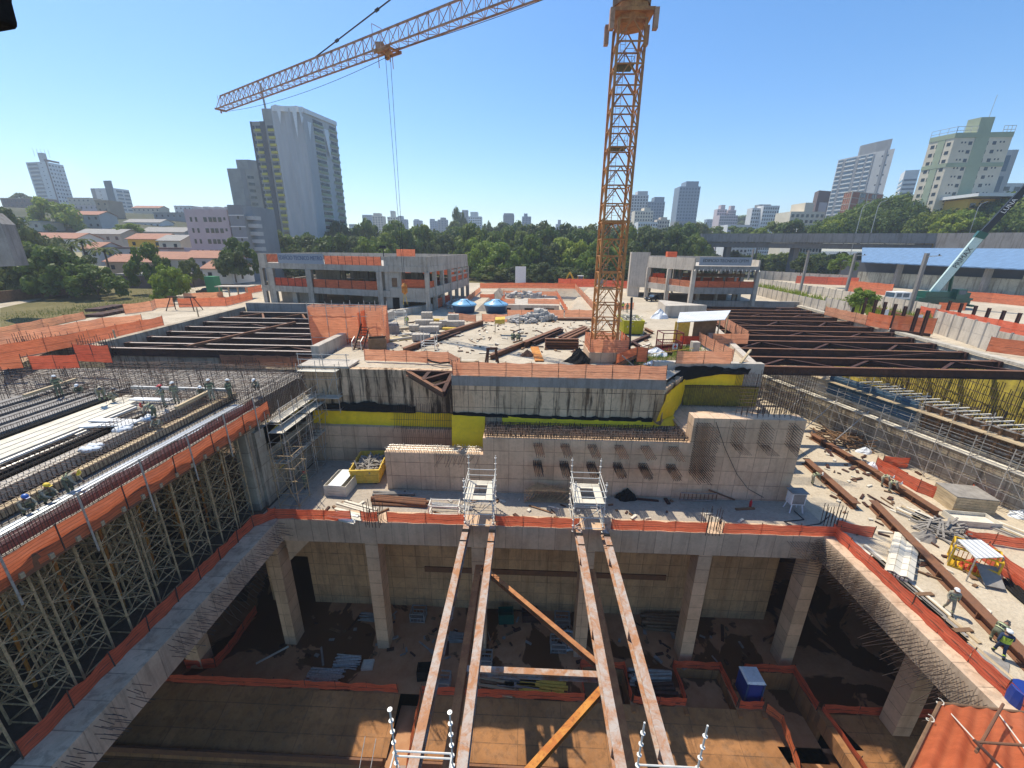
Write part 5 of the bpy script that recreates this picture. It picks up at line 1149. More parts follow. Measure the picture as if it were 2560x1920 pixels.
def heap(c, rx, ry, h, n, mat, name, label, cat, seed=1, size=(.15, .5), long=False):
    r = random.Random(seed); mb = MB(); c = Vector(c)
    for i in range(n):
        a, q = r.uniform(0, 6.28), math.sqrt(r.random()); x, y = rx * q * math.cos(a), ry * q * math.sin(a); z = h * max(0, 1 - q) * r.uniform(.5, 1)
        s = r.uniform(*size)
        if long:
            d = Vector((r.uniform(-1, 1), r.uniform(-1, 1), r.uniform(-.3, .3))).normalized() * s * 2.2
            p = c + Vector((x, y, z + .12)); mb.bar(p - d, p + d, .12, .09)
        else:
            p = c + Vector((x, y, z)); rot = r.uniform(0, 3); k = [r.uniform(.6, 1.2) for _ in range(8)]
            P = []
            for m_, (dx, dy, dz) in enumerate(((-1, -1, 0), (1, -1, 0), (1, 1, 0), (-1, 1, 0), (-1, -1, 1), (1, -1, 1), (1, 1, 1), (-1, 1, 1))):
                X, Y_ = dx * s / 2 * k[m_], dy * s / 2 * k[-m_ - 1]; P.append(p + Vector((X * math.cos(rot) - Y_ * math.sin(rot), X * math.sin(rot) + Y_ * math.cos(rot), dz * s * .7 * k[m_])))
            mb.add(P, [(0, 3, 2, 1), (4, 5, 6, 7), (0, 1, 5, 4), (1, 2, 6, 5), (2, 3, 7, 6), (3, 0, 4, 7)])
    return mb.solo(name, M[mat], label, cat, kind='stuff')
a = G(1556, 838, 2); b = G(1604, 838, 2)
W_ = (b - a).length * 1.06; ym = (a + b) / 2 + Vector((.2, 2.6, 0))
skip(ym, -.03, 5.2, W_, 1.95, 'skip_y', 'yellow green skip heaped with scrap timber beside the crane mast')
heap((ym.x, ym.y, 3.3), W_ * .42, 2.2, 1.0, 90, 'plank_pale', 'scrap_timber', 'heap of broken timber filling the yellow green skip', 'scrap', 4, (.25, .6), True)
def water_tank(loc, label):
    t = thing('water_tank', label, 'water tank', loc, 'blue water tanks')
    MB().lathe(loc, [(1.75, 0), (2.05, 1.3), (2.1, 1.32)], 24).build('tub', M['blue_dark'], t, True)
    MB().lathe(Vector(loc) + Vector((0, 0, 1.33)), [(2.2, 0), (2.2, .12), (1.9, .35), (.75, .85), (.7, .95), (.1, 1.0)], 24).build('lid', M['blue_tank'], t, True)
    for k in range(6):
        a_ = k * math.pi / 3 + .2; c = Vector(loc) + Vector((0, 0, 1.4))
        MB().bar(c + Vector((2.1 * math.cos(a_), 2.1 * math.sin(a_), .1)), c + Vector((.75 * math.cos(a_), .75 * math.sin(a_), .82)), .14, .1).build('rib', M['blue_dark'], t)
    return t
for px, lb in ((1161, 'left round blue water tank with pale blue lid'), (1240, 'right round blue water tank with pale blue lid')):
    c = G(px, 781, 2); water_tank(c, lb)
def car(loc, rz, label, body='car_black'):
    t = thing('parked_car', label, 'car', loc, None, rz)
    P = lambda nm, mb, m, sm=False: obj(nm, mb.mesh(nm, M[m], smooth=sm), t)
    pr = [(-2.05, .35), (-2.1, .6), (-2.0, .85), (-1.0, .98), (-.55, 1.4), (.2, 1.52), (1.1, 1.48), (1.75, 1.05), (2.02, .95), (2.05, .4)]
    V = []; n = len(pr)
    for s, k in ((-1, 0), (1, 0)):
        for x, z in pr: V.append((x, s * (.85 if z < 1.1 else .68), z))
    F = [tuple(range(n)), tuple(reversed(range(n, 2 * n)))] + [(i, n + i, n + (i + 1) % n, (i + 1) % n) for i in range(n)]
    P('body', MB().add(V, F), body)
    for (xa, za, xb, zb_) in ((-.97, 1.0, -.57, 1.38), (1.12, 1.45, 1.72, 1.08)):
        P('windscreen', MB().add([(xa, -.66, za + .02), (xa, .66, za + .02), (xb, .6, zb_ + .03), (xb, -.6, zb_ + .03)], [(0, 1, 2, 3)]), 'glass_blue')
    for s in (-1, 1):
        P('side_window', MB().add([(-.7, s * .78, 1.05), (.2, s * .78, 1.05), (.2, s * .70, 1.43), (-.4, s * .70, 1.38)], [(0, 1, 2, 3)]), 'glass_blue')
        P('side_window', MB().add([(.27, s * .78, 1.05), (1.3, s * .78, 1.05), (1.05, s * .70, 1.42), (.27, s * .70, 1.43)], [(0, 1, 2, 3)]), 'glass_blue')
        P('headlight', MB().box(-2.08, -1.9, s * .6 - .18, s * .6 + .18, .68, .8), 'white')
        P('mirror', MB().box(-.75, -.6, s * .88 - .1, s * .88 + .1, 1.0, 1.15), body)
        for x in (-1.3, 1.3):
            w = P('wheel', MB().tube((x, s * .7, .32), (x, s * .9, .32), .32, 14), 'rubber')
            o = obj('rim', MB().tube((x, s * .9, .32), (x, s * .915, .32), .19, 10).mesh('rim', M['galv']), w)
    return t
car(G(1622, 755, 2) + Vector((1.6, 1.8, 0)), math.radians(28), 'black hatchback parked at the foot of the right frame building')
def backhoe(loc, label):
    t = thing('backhoe_loader', label, 'excavator', loc)
    P = lambda nm, mb, m: obj(nm, mb.mesh(nm, M[m]), t)
    P('chassis', MB().box(-1.9, 2.2, -.6, .6, .6, 1.3), 'yellow_cage'); c = P('cab', MB().box(-.9, .9, -.75, .75, 2.75, 2.9), 'white')
    for x in (-.85, .8):
        for y in (-.7, .7): obj('cab_post', MB().bar((x, y, 1.3), (x, y, 2.75), .1, .1).mesh('cab_post', M['yellow_cage']), c)
    obj('cab_window', MB().box(-.78, .75, -.66, .66, 1.5, 2.7).mesh('cab_window', M['glass_blue']), c)
    for x, r in ((-.9, .75), (1.7, .5)):
        for y in (-.9, .9): P('wheel', MB().tube((x, y - .2, r), (x, y + .2, r), r, 14), 'rubber')
    P('boom', MB().bar((-1.9, 0, 1.2), (-3.4, 0, 3.9), .35, .5).bar((-3.4, 0, 3.9), (-4.4, 0, 1.9), .3, .4), 'yellow_cage'); P('bucket', MB().bar((-4.5, -.4, 1.9), (-4.2, -.4, .9), .8, .7), 'steel_brown')
    P('loader_arm', MB().bar((1.0, -.5, 1.5), (3.4, -.5, .7), .2, .3).bar((1.0, .5, 1.5), (3.4, .5, .7), .2, .3), 'yellow_cage'); P('loader_bucket', MB().box(3.3, 4.0, -1.1, 1.1, .1, .9), 'yellow_cage')
bh = G(1440, 714, 2); backhoe(bh + Vector((1.5, 2, 0)), 'yellow backhoe loader parked before the trees behind the red fence')
MB().box(bh.x + 7, bh.x + 13, bh.y + 6, bh.y + 6.3, 2, 4.6).solo('site_hoarding', M['white'], 'large white site hoarding by the trees right of the backhoe', 'hoarding')
c = G(1301, 714, 2); MB().box(c.x - 1.6, c.x + 1.6, c.y - .2, c.y + .2, 2, 7.6).box(c.x - 1.6, c.x + 1.6, c.y - .22, c.y - .2, 4.4, 4.7).solo('white_box_panel', M['white'], 'white upright panel at the far rim of the excavation', 'panel')
mb = MB(); a, b = G(1257, 772, 0.2), G(1398, 775, 0.2)
mb.box(a.x, b.x, a.y, a.y + 14, -1.19, 1.1); mb.solo('sunken_box', M['pale'], 'sunken concrete box with dark openings in the shallow excavation', 'concrete box')
sb = bpy.data.objects['sunken_box']
for u in (.07, .46, .84):
    x = lerp(a.x, b.x, u); MB().box(x - .9, x + .9, a.y - .04, a.y - .01, -.5, .45).build('opening', M['black'], sb)
heap(G(1312, 742, 1.2), 5.5, 3, .9, 40, 'rubble', 'debris', 'timber and rubble debris lying on the sunken concrete box', 'debris', 5, (.5, 1.4))
heap(G(1305, 805, 2), 2.4, 1.6, .9, 130, 'rubble', 'rubble_heap', 'grey concrete rubble heap in front of the orange fence, left half', 'rubble', 8, (.2, .6))
heap(G(1350, 800, 2), 2.5, 1.6, 1.7, 120, 'rubble', 'rubble_heap', 'pale concrete rubble heap with big slabs, right half', 'rubble', 9, (.3, 1.0))
heap(G(1125, 770, 2) + Vector((1.2, 3, 0)), 2.8, 5.0, 1.4, 160, 'rubble', 'rubble_heap', 'dark rubble heap beside the right flank of the sign building', 'rubble', 10, (.2, .8))
s0, s1, s2, s3 = G(1688, 862, 2), G(1790, 858, 2), G(1812, 838, 2), G(1712, 842, 2)
c = (s0 + s1 + s2 + s3) / 4
t = thing('site_shed', 'open site shed with a sloping tin roof and yellow boards', 'shed', c)
q = [WY(1685, 796, s0.y + 2.3), WY(1706, 811, s0.y - .2), WY(1787, 803, s1.y - .2), WY(1752, 783, s1.y + 2.6)]
zr = [5.2, 4.9, 5.0, 5.3]
q = [Vector((s3.x - 1.0, s3.y + .3, 5.1)), Vector((s0.x - .3, s0.y - .4, 4.75)), Vector((s1.x + .4, s1.y - .4, 4.95)), Vector((s2.x + .4, s2.y + .4, 5.25))]
MB().add([*q, *[p + Vector((0, 0, .08)) for p in q]], [(3, 2, 1, 0), (4, 5, 6, 7), (0, 1, 5, 4), (1, 2, 6, 5), (2, 3, 7, 6), (3, 0, 4, 7)]).build('roof', M['roof_zinc'], t)
for p in (s0, s1, s2, s3): MB().bar(p, Vector((p.x, p.y, 4.85)), .12, .12).build('post', M['plank'], t)
mb = MB(); mb.box(s0.x + .1, s0.x + 1.9, s0.y + 1.2, s0.y + 1.3, 2, 4.6); mb.build('wall_panel', M['yellow_wood'], t)
mb = MB(); mb.box(s0.x + 2.6, s1.x - .1, s0.y + 1.8, s0.y + 1.9, 2, 4.7); mb.build('wall_panel', M['plywood'], t)
mb = MB(); mb.box(s0.x + .5, s0.x + 2.8, s0.y - .05, s0.y + .05, 2.1, 3.1); mb.build('counter_screen', M['orange_red'], t)
mb = MB(); mb.box(s1.x - 1.0, s1.x - .2, s1.y + .1, s1.y + 1.0, 2, 3.2); mb.build('cabinet', M['galv'], t)
def frame_cage(loc, w, d, h, mat, label, cat, rz, cross=False, bars_=5, name='rescue_cage', solid=.55):
    t = thing(name, label, cat, loc, None, rz); P = lambda nm, mb, m: obj(nm, mb.mesh(nm, M[m]), t)
    for x in (-w / 2, w / 2):
        for y in (-d / 2, d / 2): P('post', MB().bar((x, y, 0), (x, y, h), .09, .09), mat)
    r = MB()
    for z in (.08, h * .5, h):
        for a, b in (((-w / 2, -d / 2), (w / 2, -d / 2)), ((-w / 2, d / 2), (w / 2, d / 2)), ((-w / 2, -d / 2), (-w / 2, d / 2)), ((w / 2, -d / 2), (w / 2, d / 2))): r.bar((*a, z), (*b, z), .08, .08)
    P('rails', r, mat); g = MB()
    for k in range(1, bars_ * 2):
        x = -w / 2 + w * k / (bars_ * 2)
        for y in (-d / 2, d / 2): g.bar((x, y, 0), (x, y, h * .5), .035, .035)
        y2 = -d / 2 + d * k / (bars_ * 2)
        for x2 in (-w / 2, w / 2): g.bar((x2, y2, 0), (x2, y2, h * .5), .035, .035)
    P('bars', g, mat); P('floor', MB().box(-w / 2, w / 2, -d / 2, d / 2, 0, .06), mat)
    if cross:
        P('panel', MB().box(.02, .62, -d / 2 - .08, -d / 2 - .05, h * .14, h * .45), 'white')
        P('red_cross', MB().box(.26, .38, -d / 2 - .10, -d / 2 - .082, h * .18, h * .41).box(.15, .49, -d / 2 - .099, -d / 2 - .081, h * .26, h * .33), 'h_red')
    return t
frame_cage(G(1674, 879, 2) + Vector((.1, .8, 0)), 2.3, 1.7, 2.1, 'red_cage', 'dark red rescue cage with a white cross panel', 'rescue cage', .1, True)
def block_stack(c, nx, ny, nz, label, rz, grp='stacks of cement blocks', s=(.42, .4, .38), mat='pale'):
    t = thing('block_stack', label, 'block stack', c, grp, rz); me = MB().box(-s[0] / 2 + .012, s[0] / 2 - .012, -s[1] / 2 + .012, s[1] / 2 - .012, .01, s[2] - .006).mesh('block', M[mat])
    for k in range(nz):
        for j in range(ny):
            for i in range(nx):
                if 0 < i < nx - 1 and 0 < j < ny - 1 and k < nz - 1: continue
                o = obj('block', me, t); o.location = ((i - (nx - 1) / 2) * s[0], (j - (ny - 1) / 2) * s[1], k * s[2] + .12)
    pm = MB()
    for i in (-1, 0, 1): pm.box(i * nx * s[0] * .42 - .06, i * nx * s[0] * .42 + .06, -ny * s[1] / 2, ny * s[1] / 2, 0, .115)
    o = obj('pallet', pm.mesh('pallet', M['plank']), t); return t
for px, py, nx, ny, nz, lb in ((1068, 800, 4, 3, 3, 'tall pale block stack at the back of the block yard'), (1062, 814, 6, 3, 2, 'low block stack in front of the tallest stack'), (1134, 806, 4, 3, 3, 'tall pale block stack left of the orange fence'), (1140, 817, 6, 3, 2, 'low block stack right of the yellow plank pile'),
                            (1110, 815, 3, 3, 2, 'small block stack between the two tall stacks'), (1090, 822, 4, 3, 2, 'grey block stack at the middle of the block yard'), (1074, 832, 6, 3, 2, 'broad block stack near the long brown beam'), (1054, 852, 5, 3, 2, 'block stack nearest to the front fence'), (1036, 828, 3, 3, 2, 'block stack beside the timber pile'), (983, 830, 3, 3, 3, 'block stack by the wall left of the timber pile')):
    block_stack(G(px, py, 2), nx, ny, nz, lb, .12)
def plank_pile(c, n, L, label, mats, rz, sp=.24, layers=3, seed=1, grp='timber piles', cat='timber pile', th=.1):
    r = random.Random(seed); t = thing('timber_pile', label, cat, c, grp, rz)
    for k in range(layers):
        for i in range(n):
            x = (i - n / 2) * sp + r.uniform(-.05, .05); a = r.uniform(-.08, .08)
            MBx = MB().bar((x - a, -L / 2 + r.uniform(-.3, .3), k * th + th / 2), (x + a, L / 2 + r.uniform(-.3, .3), k * th + th / 2), sp * .8, th * .85)
            obj('plank', MBx.mesh('plank', M[mats[(i + k) % len(mats)]]), t)
    return t
plank_pile(G(990, 850, 2), 7, 4.2, 'yellow and grey planks piled beside the brown bin', ['yellow_wood', 'plank_pale', 'plank_grey'], -.9, seed=2)
plank_pile(G(1030, 842, 2), 7, 3.6, 'dark planks piled between yellow planks and block stacks', ['plank_grey', 'steel_dark', 'plank_pale'], -.7, seed=3)
plank_pile(G(1018, 822, 2), 6, 3.5, 'pale planks piled behind the worker in the vest', ['plank_pale', 'plank'], -1.0, seed=4)
plank_pile(G(1094, 802, 2), 4, 1.8, 'small pile of orange boards behind the tall block stacks', ['yellow_wood'], 1.4, seed=5)
plank_pile(G(1126, 824, 2), 4, 1.9, 'small pile of yellow beams at the foot of the block stacks', ['yellow_wood'], 1.5, seed=6)
plank_pile(G(1165, 905, 2.2), 4, 2.2, 'small pile of pale battens by the front fence', ['plank_pale', 'plank'], 1.5, seed=7, layers=2)
for px, py, w, d, h, lb in ((945, 872, 1.9, 1.5, 1.3, 'brown open bin beside the stairs'), (984, 833, 1.6, 1.4, 1.1, 'grey open bin beside the white frame')):
    c = G(px, py, 2); t = thing('open_bin', lb, 'bin', c, None, .3)
    for x0, x1, y0, y1 in ((-w / 2, w / 2, -d / 2, -d / 2 + .06), (-w / 2, w / 2, d / 2 - .06, d / 2), (-w / 2, -w / 2 + .06, -d / 2 + .061, d / 2 - .061), (w / 2 - .06, w / 2, -d / 2 + .061, d / 2 - .061)):
        obj('side_panel', MB().box(x0, x1, y0, y1, .05, h).mesh('side_panel', M['plywood' if 'brown' in lb else 'grey_c']), t)
    obj('bottom', MB().box(-w / 2, w / 2, -d / 2, d / 2, 0, .05).mesh('bottom', M['plywood']), t)
def tube_frame(c, w, d, h, label, mat='tube_white', rz=0, shelves=(1.0,), grp='white tube frames'):
    t = thing('tube_frame', label, 'frame', c, grp, rz)
    for x in (-w / 2, w / 2):
        for y in (-d / 2, d / 2): obj('leg', MB().bar((x, y, 0), (x, y, h), .06, .06).mesh('leg', M[mat]), t)
    for z in shelves:
        r = MB()
        for a, b in (((-w / 2, -d / 2), (w / 2, -d / 2)), ((-w / 2, d / 2), (w / 2, d / 2)), ((-w / 2, -d / 2), (-w / 2, d / 2)), ((w / 2, -d / 2), (w / 2, d / 2))): r.bar((*a, z), (*b, z), .06, .06)
        obj('rail', r.mesh('rail', M[mat]), t)
    return t
tube_frame(G(1074, 874, 2), 1.5, 1.2, 1.9, 'white tube frame standing on the yard near the front fence', shelves=(.6, .9))
tube_frame(G(992, 815, 2), 2.6, 1.6, 2.3, 'white lattice frame leaning by the trench parapet', rz=.5, shelves=(.1, 1.2, 2.2))
tube_frame(G(1003, 818, 2), 1.4, 1.2, 2.3, 'narrow white lattice frame next to the worker in the vest', rz=.5, shelves=(.1, 1.2, 2.2))
st = thing('stair_tower', 'stair tower wrapped in orange mesh at the edge of the left trench', 'stair tower', G(925, 868, 2))
A_ = WY(776, 762, 47); B_ = WY(940, 768, 47)
x0, x1, y0, y1, zt_ = -25.4, -16.6, 46.6, 48.2, WY(860, 765, 47).z
def screen(p, q, z0, z1, nm='mesh_screen', mat='orange'):
    p, q = Vector(p), Vector(q); n = max(2, int((q - p).length / .6)); P = []; r = random.Random(int(p.x * 10 + z0 * 7)); nr = Vector((q.y - p.y, p.x - q.x, 0)).normalized()
    for j in range(5):
        for i in range(n + 1): P.append(p.lerp(q, i / n) + nr * r.uniform(-.1, .1) + Vector((0, 0, lerp(z0, z1, j / 4) - p.z)))
    F = [(j * (n + 1) + i, j * (n + 1) + i + 1, (j + 1) * (n + 1) + i + 1, (j + 1) * (n + 1) + i) for j in range(4) for i in range(n)]
    MB().add(P, F).build(nm, M[mat], st, True)
screen((x0, y0, 0), (x1 - 2.6, y0, 0), 2.6, zt_ - .2, mat='orange_pale'); screen((x0, y1, 0), (x1, y1, 0), 2.9, zt_, mat='orange_pale'); screen((x0, y1, 0), (x0, y0, 0), -.5, zt_, mat='orange_pale'); screen((x0, y0, 0), (x0 + 4.4, y0, 0), -1.2, 2.6, mat='orange'); screen((x0 + 4.4, y0, 0), (x0 + 4.5, y1, 0), .3, 2.6)
screen((x1 - 1.5, y0 - .8, 0), (x1, y0 - .8, 0), 1.9, zt_ - .3, mat='orange_pale'); screen((x1, y0 - .8, 0), (x1, y1, 0), 1.9, zt_, mat='orange_pale'); screen((x1 - 2.7, y0 - .8, 0), (x1 - 2.7, y1, 0), 2, zt_ - .6, mat='orange')
for x in (x0, x0 + 2.2, x0 + 4.4, x1 - 2.7, x1 - 1.4, x1):
    for y in (y0, y1): MB().tube((x, y, -1.0 if x < x0 + 5 else 2), (x, y, zt_ + .5), .04, 5).build('standard', M['galv'], st)
for z in (zt_, zt_ - 1.1, 2.7): 
    for y in (y0, y1): MB().tube((x0, y, z), (x1, y, z), .035, 4).build('ledger', M['galv'], st)
sx_ = x1 - 2.1
for k in range(8): MB().box(sx_ - .45, sx_ + .45, 43.9 + k * .32, 44.2 + k * .32, 2.15 + k * .27, 2.2 + k * .27).build('tread', M['steel_dark'], st)
for s in (-.5, .5):
    MB().bar((sx_ + s, 43.7, 2.0), (sx_ + s, 46.6, 4.4), .08, .25).build('stringer', M['steel_dark'], st); MB().path([(sx_ + s, 43.4, 2.05), (sx_ + s, 43.4, 3.0), (sx_ + s, 44.3, 3.4)], .05, 5).build('hand_rail', M['tube_white'], st)
t = thing('corner_platform', 'pale corner platform with tube railings above the stained wall', 'platform', (-20.5, 37.2, 2.1))
MB().box(-21.4, -16.5, 36.1, 38.6, 2.12, 2.3).build('slab', M['pale'], t)
for x in (-21.3, -19, -16.7): MB().tube((x, 36.2, 2.3), (x, 36.2, 3.5), .04, 5).build('rail_post', M['galv'], t)
for z in (2.9, 3.4): MB().tube((-21.4, 36.2, z), (-16.4, 36.2, z), .035, 5).build('rail', M['galv'], t)
def lump(c, rx, ry, h, mat, name, label, cat, seed=1, peak=.3):
    r = random.Random(seed); n, m_ = 14, 5; c = Vector(c); P = []
    for j in range(m_):
        q = j / (m_ - 1)
        for i in range(n):
            a = 2 * math.pi * i / n; k = (1 - q) * r.uniform(.75, 1.15); P.append(c + Vector((rx * k * math.cos(a), ry * k * math.sin(a), h * (q ** (1 - peak)) * r.uniform(.85, 1.1) if j else 0)))
    F = [(j * n + i, j * n + (i + 1) % n, (j + 1) * n + (i + 1) % n, (j + 1) * n + i) for j in range(m_ - 1) for i in range(n)]
    return MB().add(P, F).solo(name, M[mat], label, cat, None, False)
lump(G(1446, 905, 2), 1.5, 1.1, 1.5, 'black', 'black_tarp', 'black tarpaulin heap left of the crane base', 'tarpaulin', 1, .1)
lump(G(1588, 900, 2), 1.4, 1.0, 1.1, 'black', 'black_tarp', 'crumpled black plastic heap right of the crane base stairs', 'tarpaulin', 2)
lump(G(1640, 888, 2), 1.4, .8, .9, 'white_tarp', 'white_sheet', 'white plastic sheet heap among the weeds', 'plastic sheet', 3)
lump(G(1634, 912, 2), 1.0, .5, .5, 'white_tarp', 'white_sheet', 'small white plastic scraps by the front fence', 'plastic sheet', 4)
lump(G(1648, 795, 2), 1.6, 1.3, 1.5, 'white_tarp', 'blue_bag', 'pale bulk bags heaped by the low wall', 'bag', 5)
lump(G(1318, 890, 2), .8, .5, .7, 'steel_brown', 'scrap_heap', 'small heap of rusty brackets near the orange channel', 'scrap', 6)
for (p, q), lb in ((((1560, 895), (1735, 870)), 'yellow rope stretched over the weeds from the fence'),): MB().tube(G(*p, 2.3), G(*q, 3.2), .03, 4).solo('yellow_rope', M['yellow_wood'], lb, 'rope')
P = [G(x, y, 2.4) for x, y in ((1040, 885), (1055, 893), (1080, 904), (1100, 908), (1125, 906))]; MB().path(P, .1, 6).solo('black_hose', M['black'], 'thick black hose draped over the fence of the stained wall', 'hose')
c = G(1275, 838, 2); t = thing('sun_awning', 'small orange and grey awning over the seated workers', 'awning', c)
MB().add([c + Vector((-2.0, 0, 2.0)), c + Vector((-.7, 0, 2.1)), c + Vector((-.7, 1.0, 2.3)), c + Vector((-2.0, 1.0, 2.2)), c + Vector((-2.0, -.05, 1.5)), c + Vector((-.7, -.05, 1.5))], [(0, 1, 2, 3), (4, 5, 1, 0)]).build('orange_cloth', M['yellow_wood'], t)
MB().add([c + Vector((-.7, 0, 2.1)), c + Vector((1.2, 0, 2.5)), c + Vector((1.2, 1.0, 2.7)), c + Vector((-.7, 1.0, 2.3))], [(0, 1, 2, 3)]).build('grey_cloth', M['plank_grey'], t)
for x, y, h in ((-2, 0, 2.0), (1.2, 0, 2.5), (1.2, 1, 2.7), (-2, 1, 2.2)): MB().tube(c + Vector((x, y, 0)), c + Vector((x, y, h)), .03, 4).build('pole', M['plank'], t)
mb = MB(); a, b = G(1660, 794, 2), G(1755, 785, 2); mb.prism([(a.x, a.y), (a.x + .5, a.y - .2), (a.x + 7.5, a.y + 1.5), (a.x + 2, a.y + 8), (a.x + 1.2, a.y + 8)], 2, 4.0); mb.solo('low_wall', M['pale'], 'low pale concrete wall beside the blue bags', 'wall')
MB().box(23.1, 48.5, 71.5, 72.1, 2, 3.0) if 0 else None
for px, py in ((1912, 925), (800, 905)): pass
MB().bar(G(1851, 908, 2.7), G(1849, 878, 3.0) + Vector((0, -2, .6)), .2, .2).solo('timber_post', M['plank'], 'yellowish timber post at the corner of the plateau wall', 'post')
MB().bar(G(1735, 880, 2), G(1735, 880, 2) + Vector((0, 0, 1.2)), .8, .8, (0, 1, 0)).solo('concrete_stub', M['pale'], 'short concrete stub beside the slanting orange fence', 'concrete stub')
def wallseg(t, name, p, q, z0, z1, th, mat):
    p, q = Vector((*p, 0)), Vector((*q, 0)); MB().bar(p + Vector((0, 0, (z0 + z1) / 2)), q + Vector((0, 0, (z0 + z1) / 2)), th, z1 - z0).build(name, M[mat], t)
def colm(t, p, z0, z1, w, mat='bldg_c', name='column'):
    MB().cbox((p[0], p[1], z0), w, w, z1 - z0).build(name, M[mat], t)
A = Vector((-51.5, 80.0)); B = Vector((-23.9, 72.2)); C_ = Vector((-17.2, 71.4)); D = Vector((-14.2, 98.5)); E2 = Vector((-52, 104))
bt_ = thing('frame_building', 'grey concrete frame building with a long sign on its roof edge', 'building', (-33, 84, 2))
ZT, ZR, ZM = 11.4, 9.9, 5.6
MB().prism([tuple(A), tuple(B), tuple(C_), tuple(D), tuple(E2)], ZR - .55, ZR - .1).build('roof_slab', M['pale'], bt_)
MB().prism([tuple(A + Vector((.5, .5))), tuple(B + Vector((0, .5))), tuple(C_ + Vector((-.5, .5))), tuple(D + Vector((-.5, -.5))), tuple(E2 + Vector((.5, -.5)))], ZM - .5, ZM - .1).build('floor_slab', M['bldg_c'], bt_)
def L2(a, b, u): return a + (b - a) * u
for (a, b, z0, z1) in ((B, C_, ZR - .1, ZT), (C_, D, ZR - .1, ZT), (D, E2, ZR - .1, ZT), (E2, A, ZR - .1, ZT)): wallseg(bt_, 'parapet', a, b, z0, z1, .3, 'bldg_c')
for (a, b) in ((A, B), (B, C_), (C_, D), (D, E2), (E2, A)):
    wallseg(bt_, 'edge_beam', a, b, ZR - 1.1, ZR - .105, .45, 'bldg_c'); wallseg(bt_, 'edge_beam', a, b, ZM - 1.1, ZM + (.0 if a is A else .55), .45, 'bldg_c')
Fs = lambda u, off=0: (A + (B - A) * u)
nrm = Vector((-(B - A).y, (B - A).x)).normalized()
for u0, u1, nm, mat, z0, z1 in ((.07, .16, 'mesh_strip', 'orange_pale', ZR + .05, ZT - .05), (.535, .95, 'mesh_strip', 'orange_pale', ZR - .1, ZT - .15)):
    p, q = Fs(u0), Fs(u1); MB().bar((p.x, p.y - .05, (z0 + z1) / 2), (q.x, q.y - .05, (z0 + z1) / 2), .05, z1 - z0).build(nm, M[mat], bt_)
    for k in range(9): r_ = L2(p, q, k / 8); MB().tube((r_.x, r_.y - .12, z0 - .1), (r_.x, r_.y - .12, z1 + .1), .04, 4).build('mesh_post', M['rebar'], bt_)
p, q = Fs(.165), Fs(.53); ang = math.atan2((q - p).y, (q - p).x)
sg = thing('building_sign', 'grey banner sign reading EDIFICIO TECNICO METRO', 'sign', ((p.x + q.x) / 2, (p.y + q.y) / 2 - .12, ZR + .7), None, ang)
obj('banner', MB().box(-(q - p).length / 2, (q - p).length / 2, -.06, 0, -.95, .95).mesh('banner', M['banner_grey']), sg)
lettering('EDIFÍCIO TECNICO METRO', 1.05, 'letter_blue', sg, (0, -.075, .15), (math.pi / 2, 0, 0), (q - p).length * .95)
MB().box(-.4, .4, -.4, .4, 0, 1) if 0 else None
for u in (0.005, .065): pp = Fs(u); colm(bt_, pp, 2, ZR - 1.1, .7)
wallseg(bt_, 'end_wall', Fs(0.0), Fs(.06), ZR - 1.05, ZT, .5, 'bldg_c')
for u, w in ((.09, .8), (.40, 1.0), (.22, .9), (.93, .9)):
    pp = Fs(u)
    if u == .22: colm(bt_, pp + nrm * 1.2, 2, ZM - 1.1, w)
    else: colm(bt_, pp, 2, ZR - 1.1, w)
for k in range(5):   # back row columns seen through the openings
    pp = Fs(.15 + .2 * k) + nrm * 11; colm(bt_, pp, 2, ZR - 1.1, .7)
    pp = Fs(.15 + .2 * k) + nrm * 22; colm(bt_, pp, 2, ZR - 1.1, .7)
wallseg(bt_, 'sill_wall', Fs(.1) + nrm * 22, Fs(.9) + nrm * 22, ZM, ZM + 1.6, .3, 'bldg_c')
wallseg(bt_, 'inner_wall', Fs(.1) + nrm * 11, Fs(.32) + nrm * 11, ZM, ZR - 1, .3, 'bldg_c'); wallseg(bt_, 'inner_wall', Fs(.55) + nrm * 9, Fs(.95) + nrm * 8, 2, ZM - 1.0, .3, 'bldg_c'); wallseg(bt_, 'inner_wall', Fs(.1) + nrm * 6, Fs(.3) + nrm * 6, 2, ZM - 1, .3, 'bldg_c')
for u0, u1, n_ in ((.42, .92, 4), (.10, .39, 1)):
    p, q = Fs(u0), Fs(u1)
    MB().bar((p.x, p.y, ZM + .75), (q.x, q.y, ZM + .75), .05, 1.5).build('mesh_strip', M['orange_red' if n_ == 1 else 'orange'], bt_)
    for k in range(6): r_ = L2(p, q, k / 5); MB().tube((r_.x, r_.y - .1, ZM), (r_.x, r_.y - .1, ZM + 1.6), .04, 4).build('mesh_post', M['rebar'], bt_)
pp = Fs(.16) + nrm * 4; MB().cbox((pp.x, pp.y, 2), 7, 2.5, 2.3, ang).build('site_hut', M['pale'], bt_)
MB().cbox((*(B + Vector((.6, .2))), 2.6), 3.0, .5, ZT - 2.7, ang * .5).build('pier_wall', M['bldg_c'], bt_)
MB().cbox((*(B + Vector((.8, -.12))), 6.3), .9, .1, 1.5, ang * .5).build('window', M['plywood'], bt_)
MB().cbox((*(B + Vector((.9, -.12))), 2.1), 1.3, .1, 2.6, 0).build('doorway', M['black'], bt_)
for u in (.0, .14, .30, .48, .66, .83, 1.0):
    pp = L2(C_, D, u); colm(bt_, pp, 2, ZR - 1.1, .7)
    pp2 = pp + Vector((-8, 2)); colm(bt_, pp2, 2, ZR - 1.1, .6)
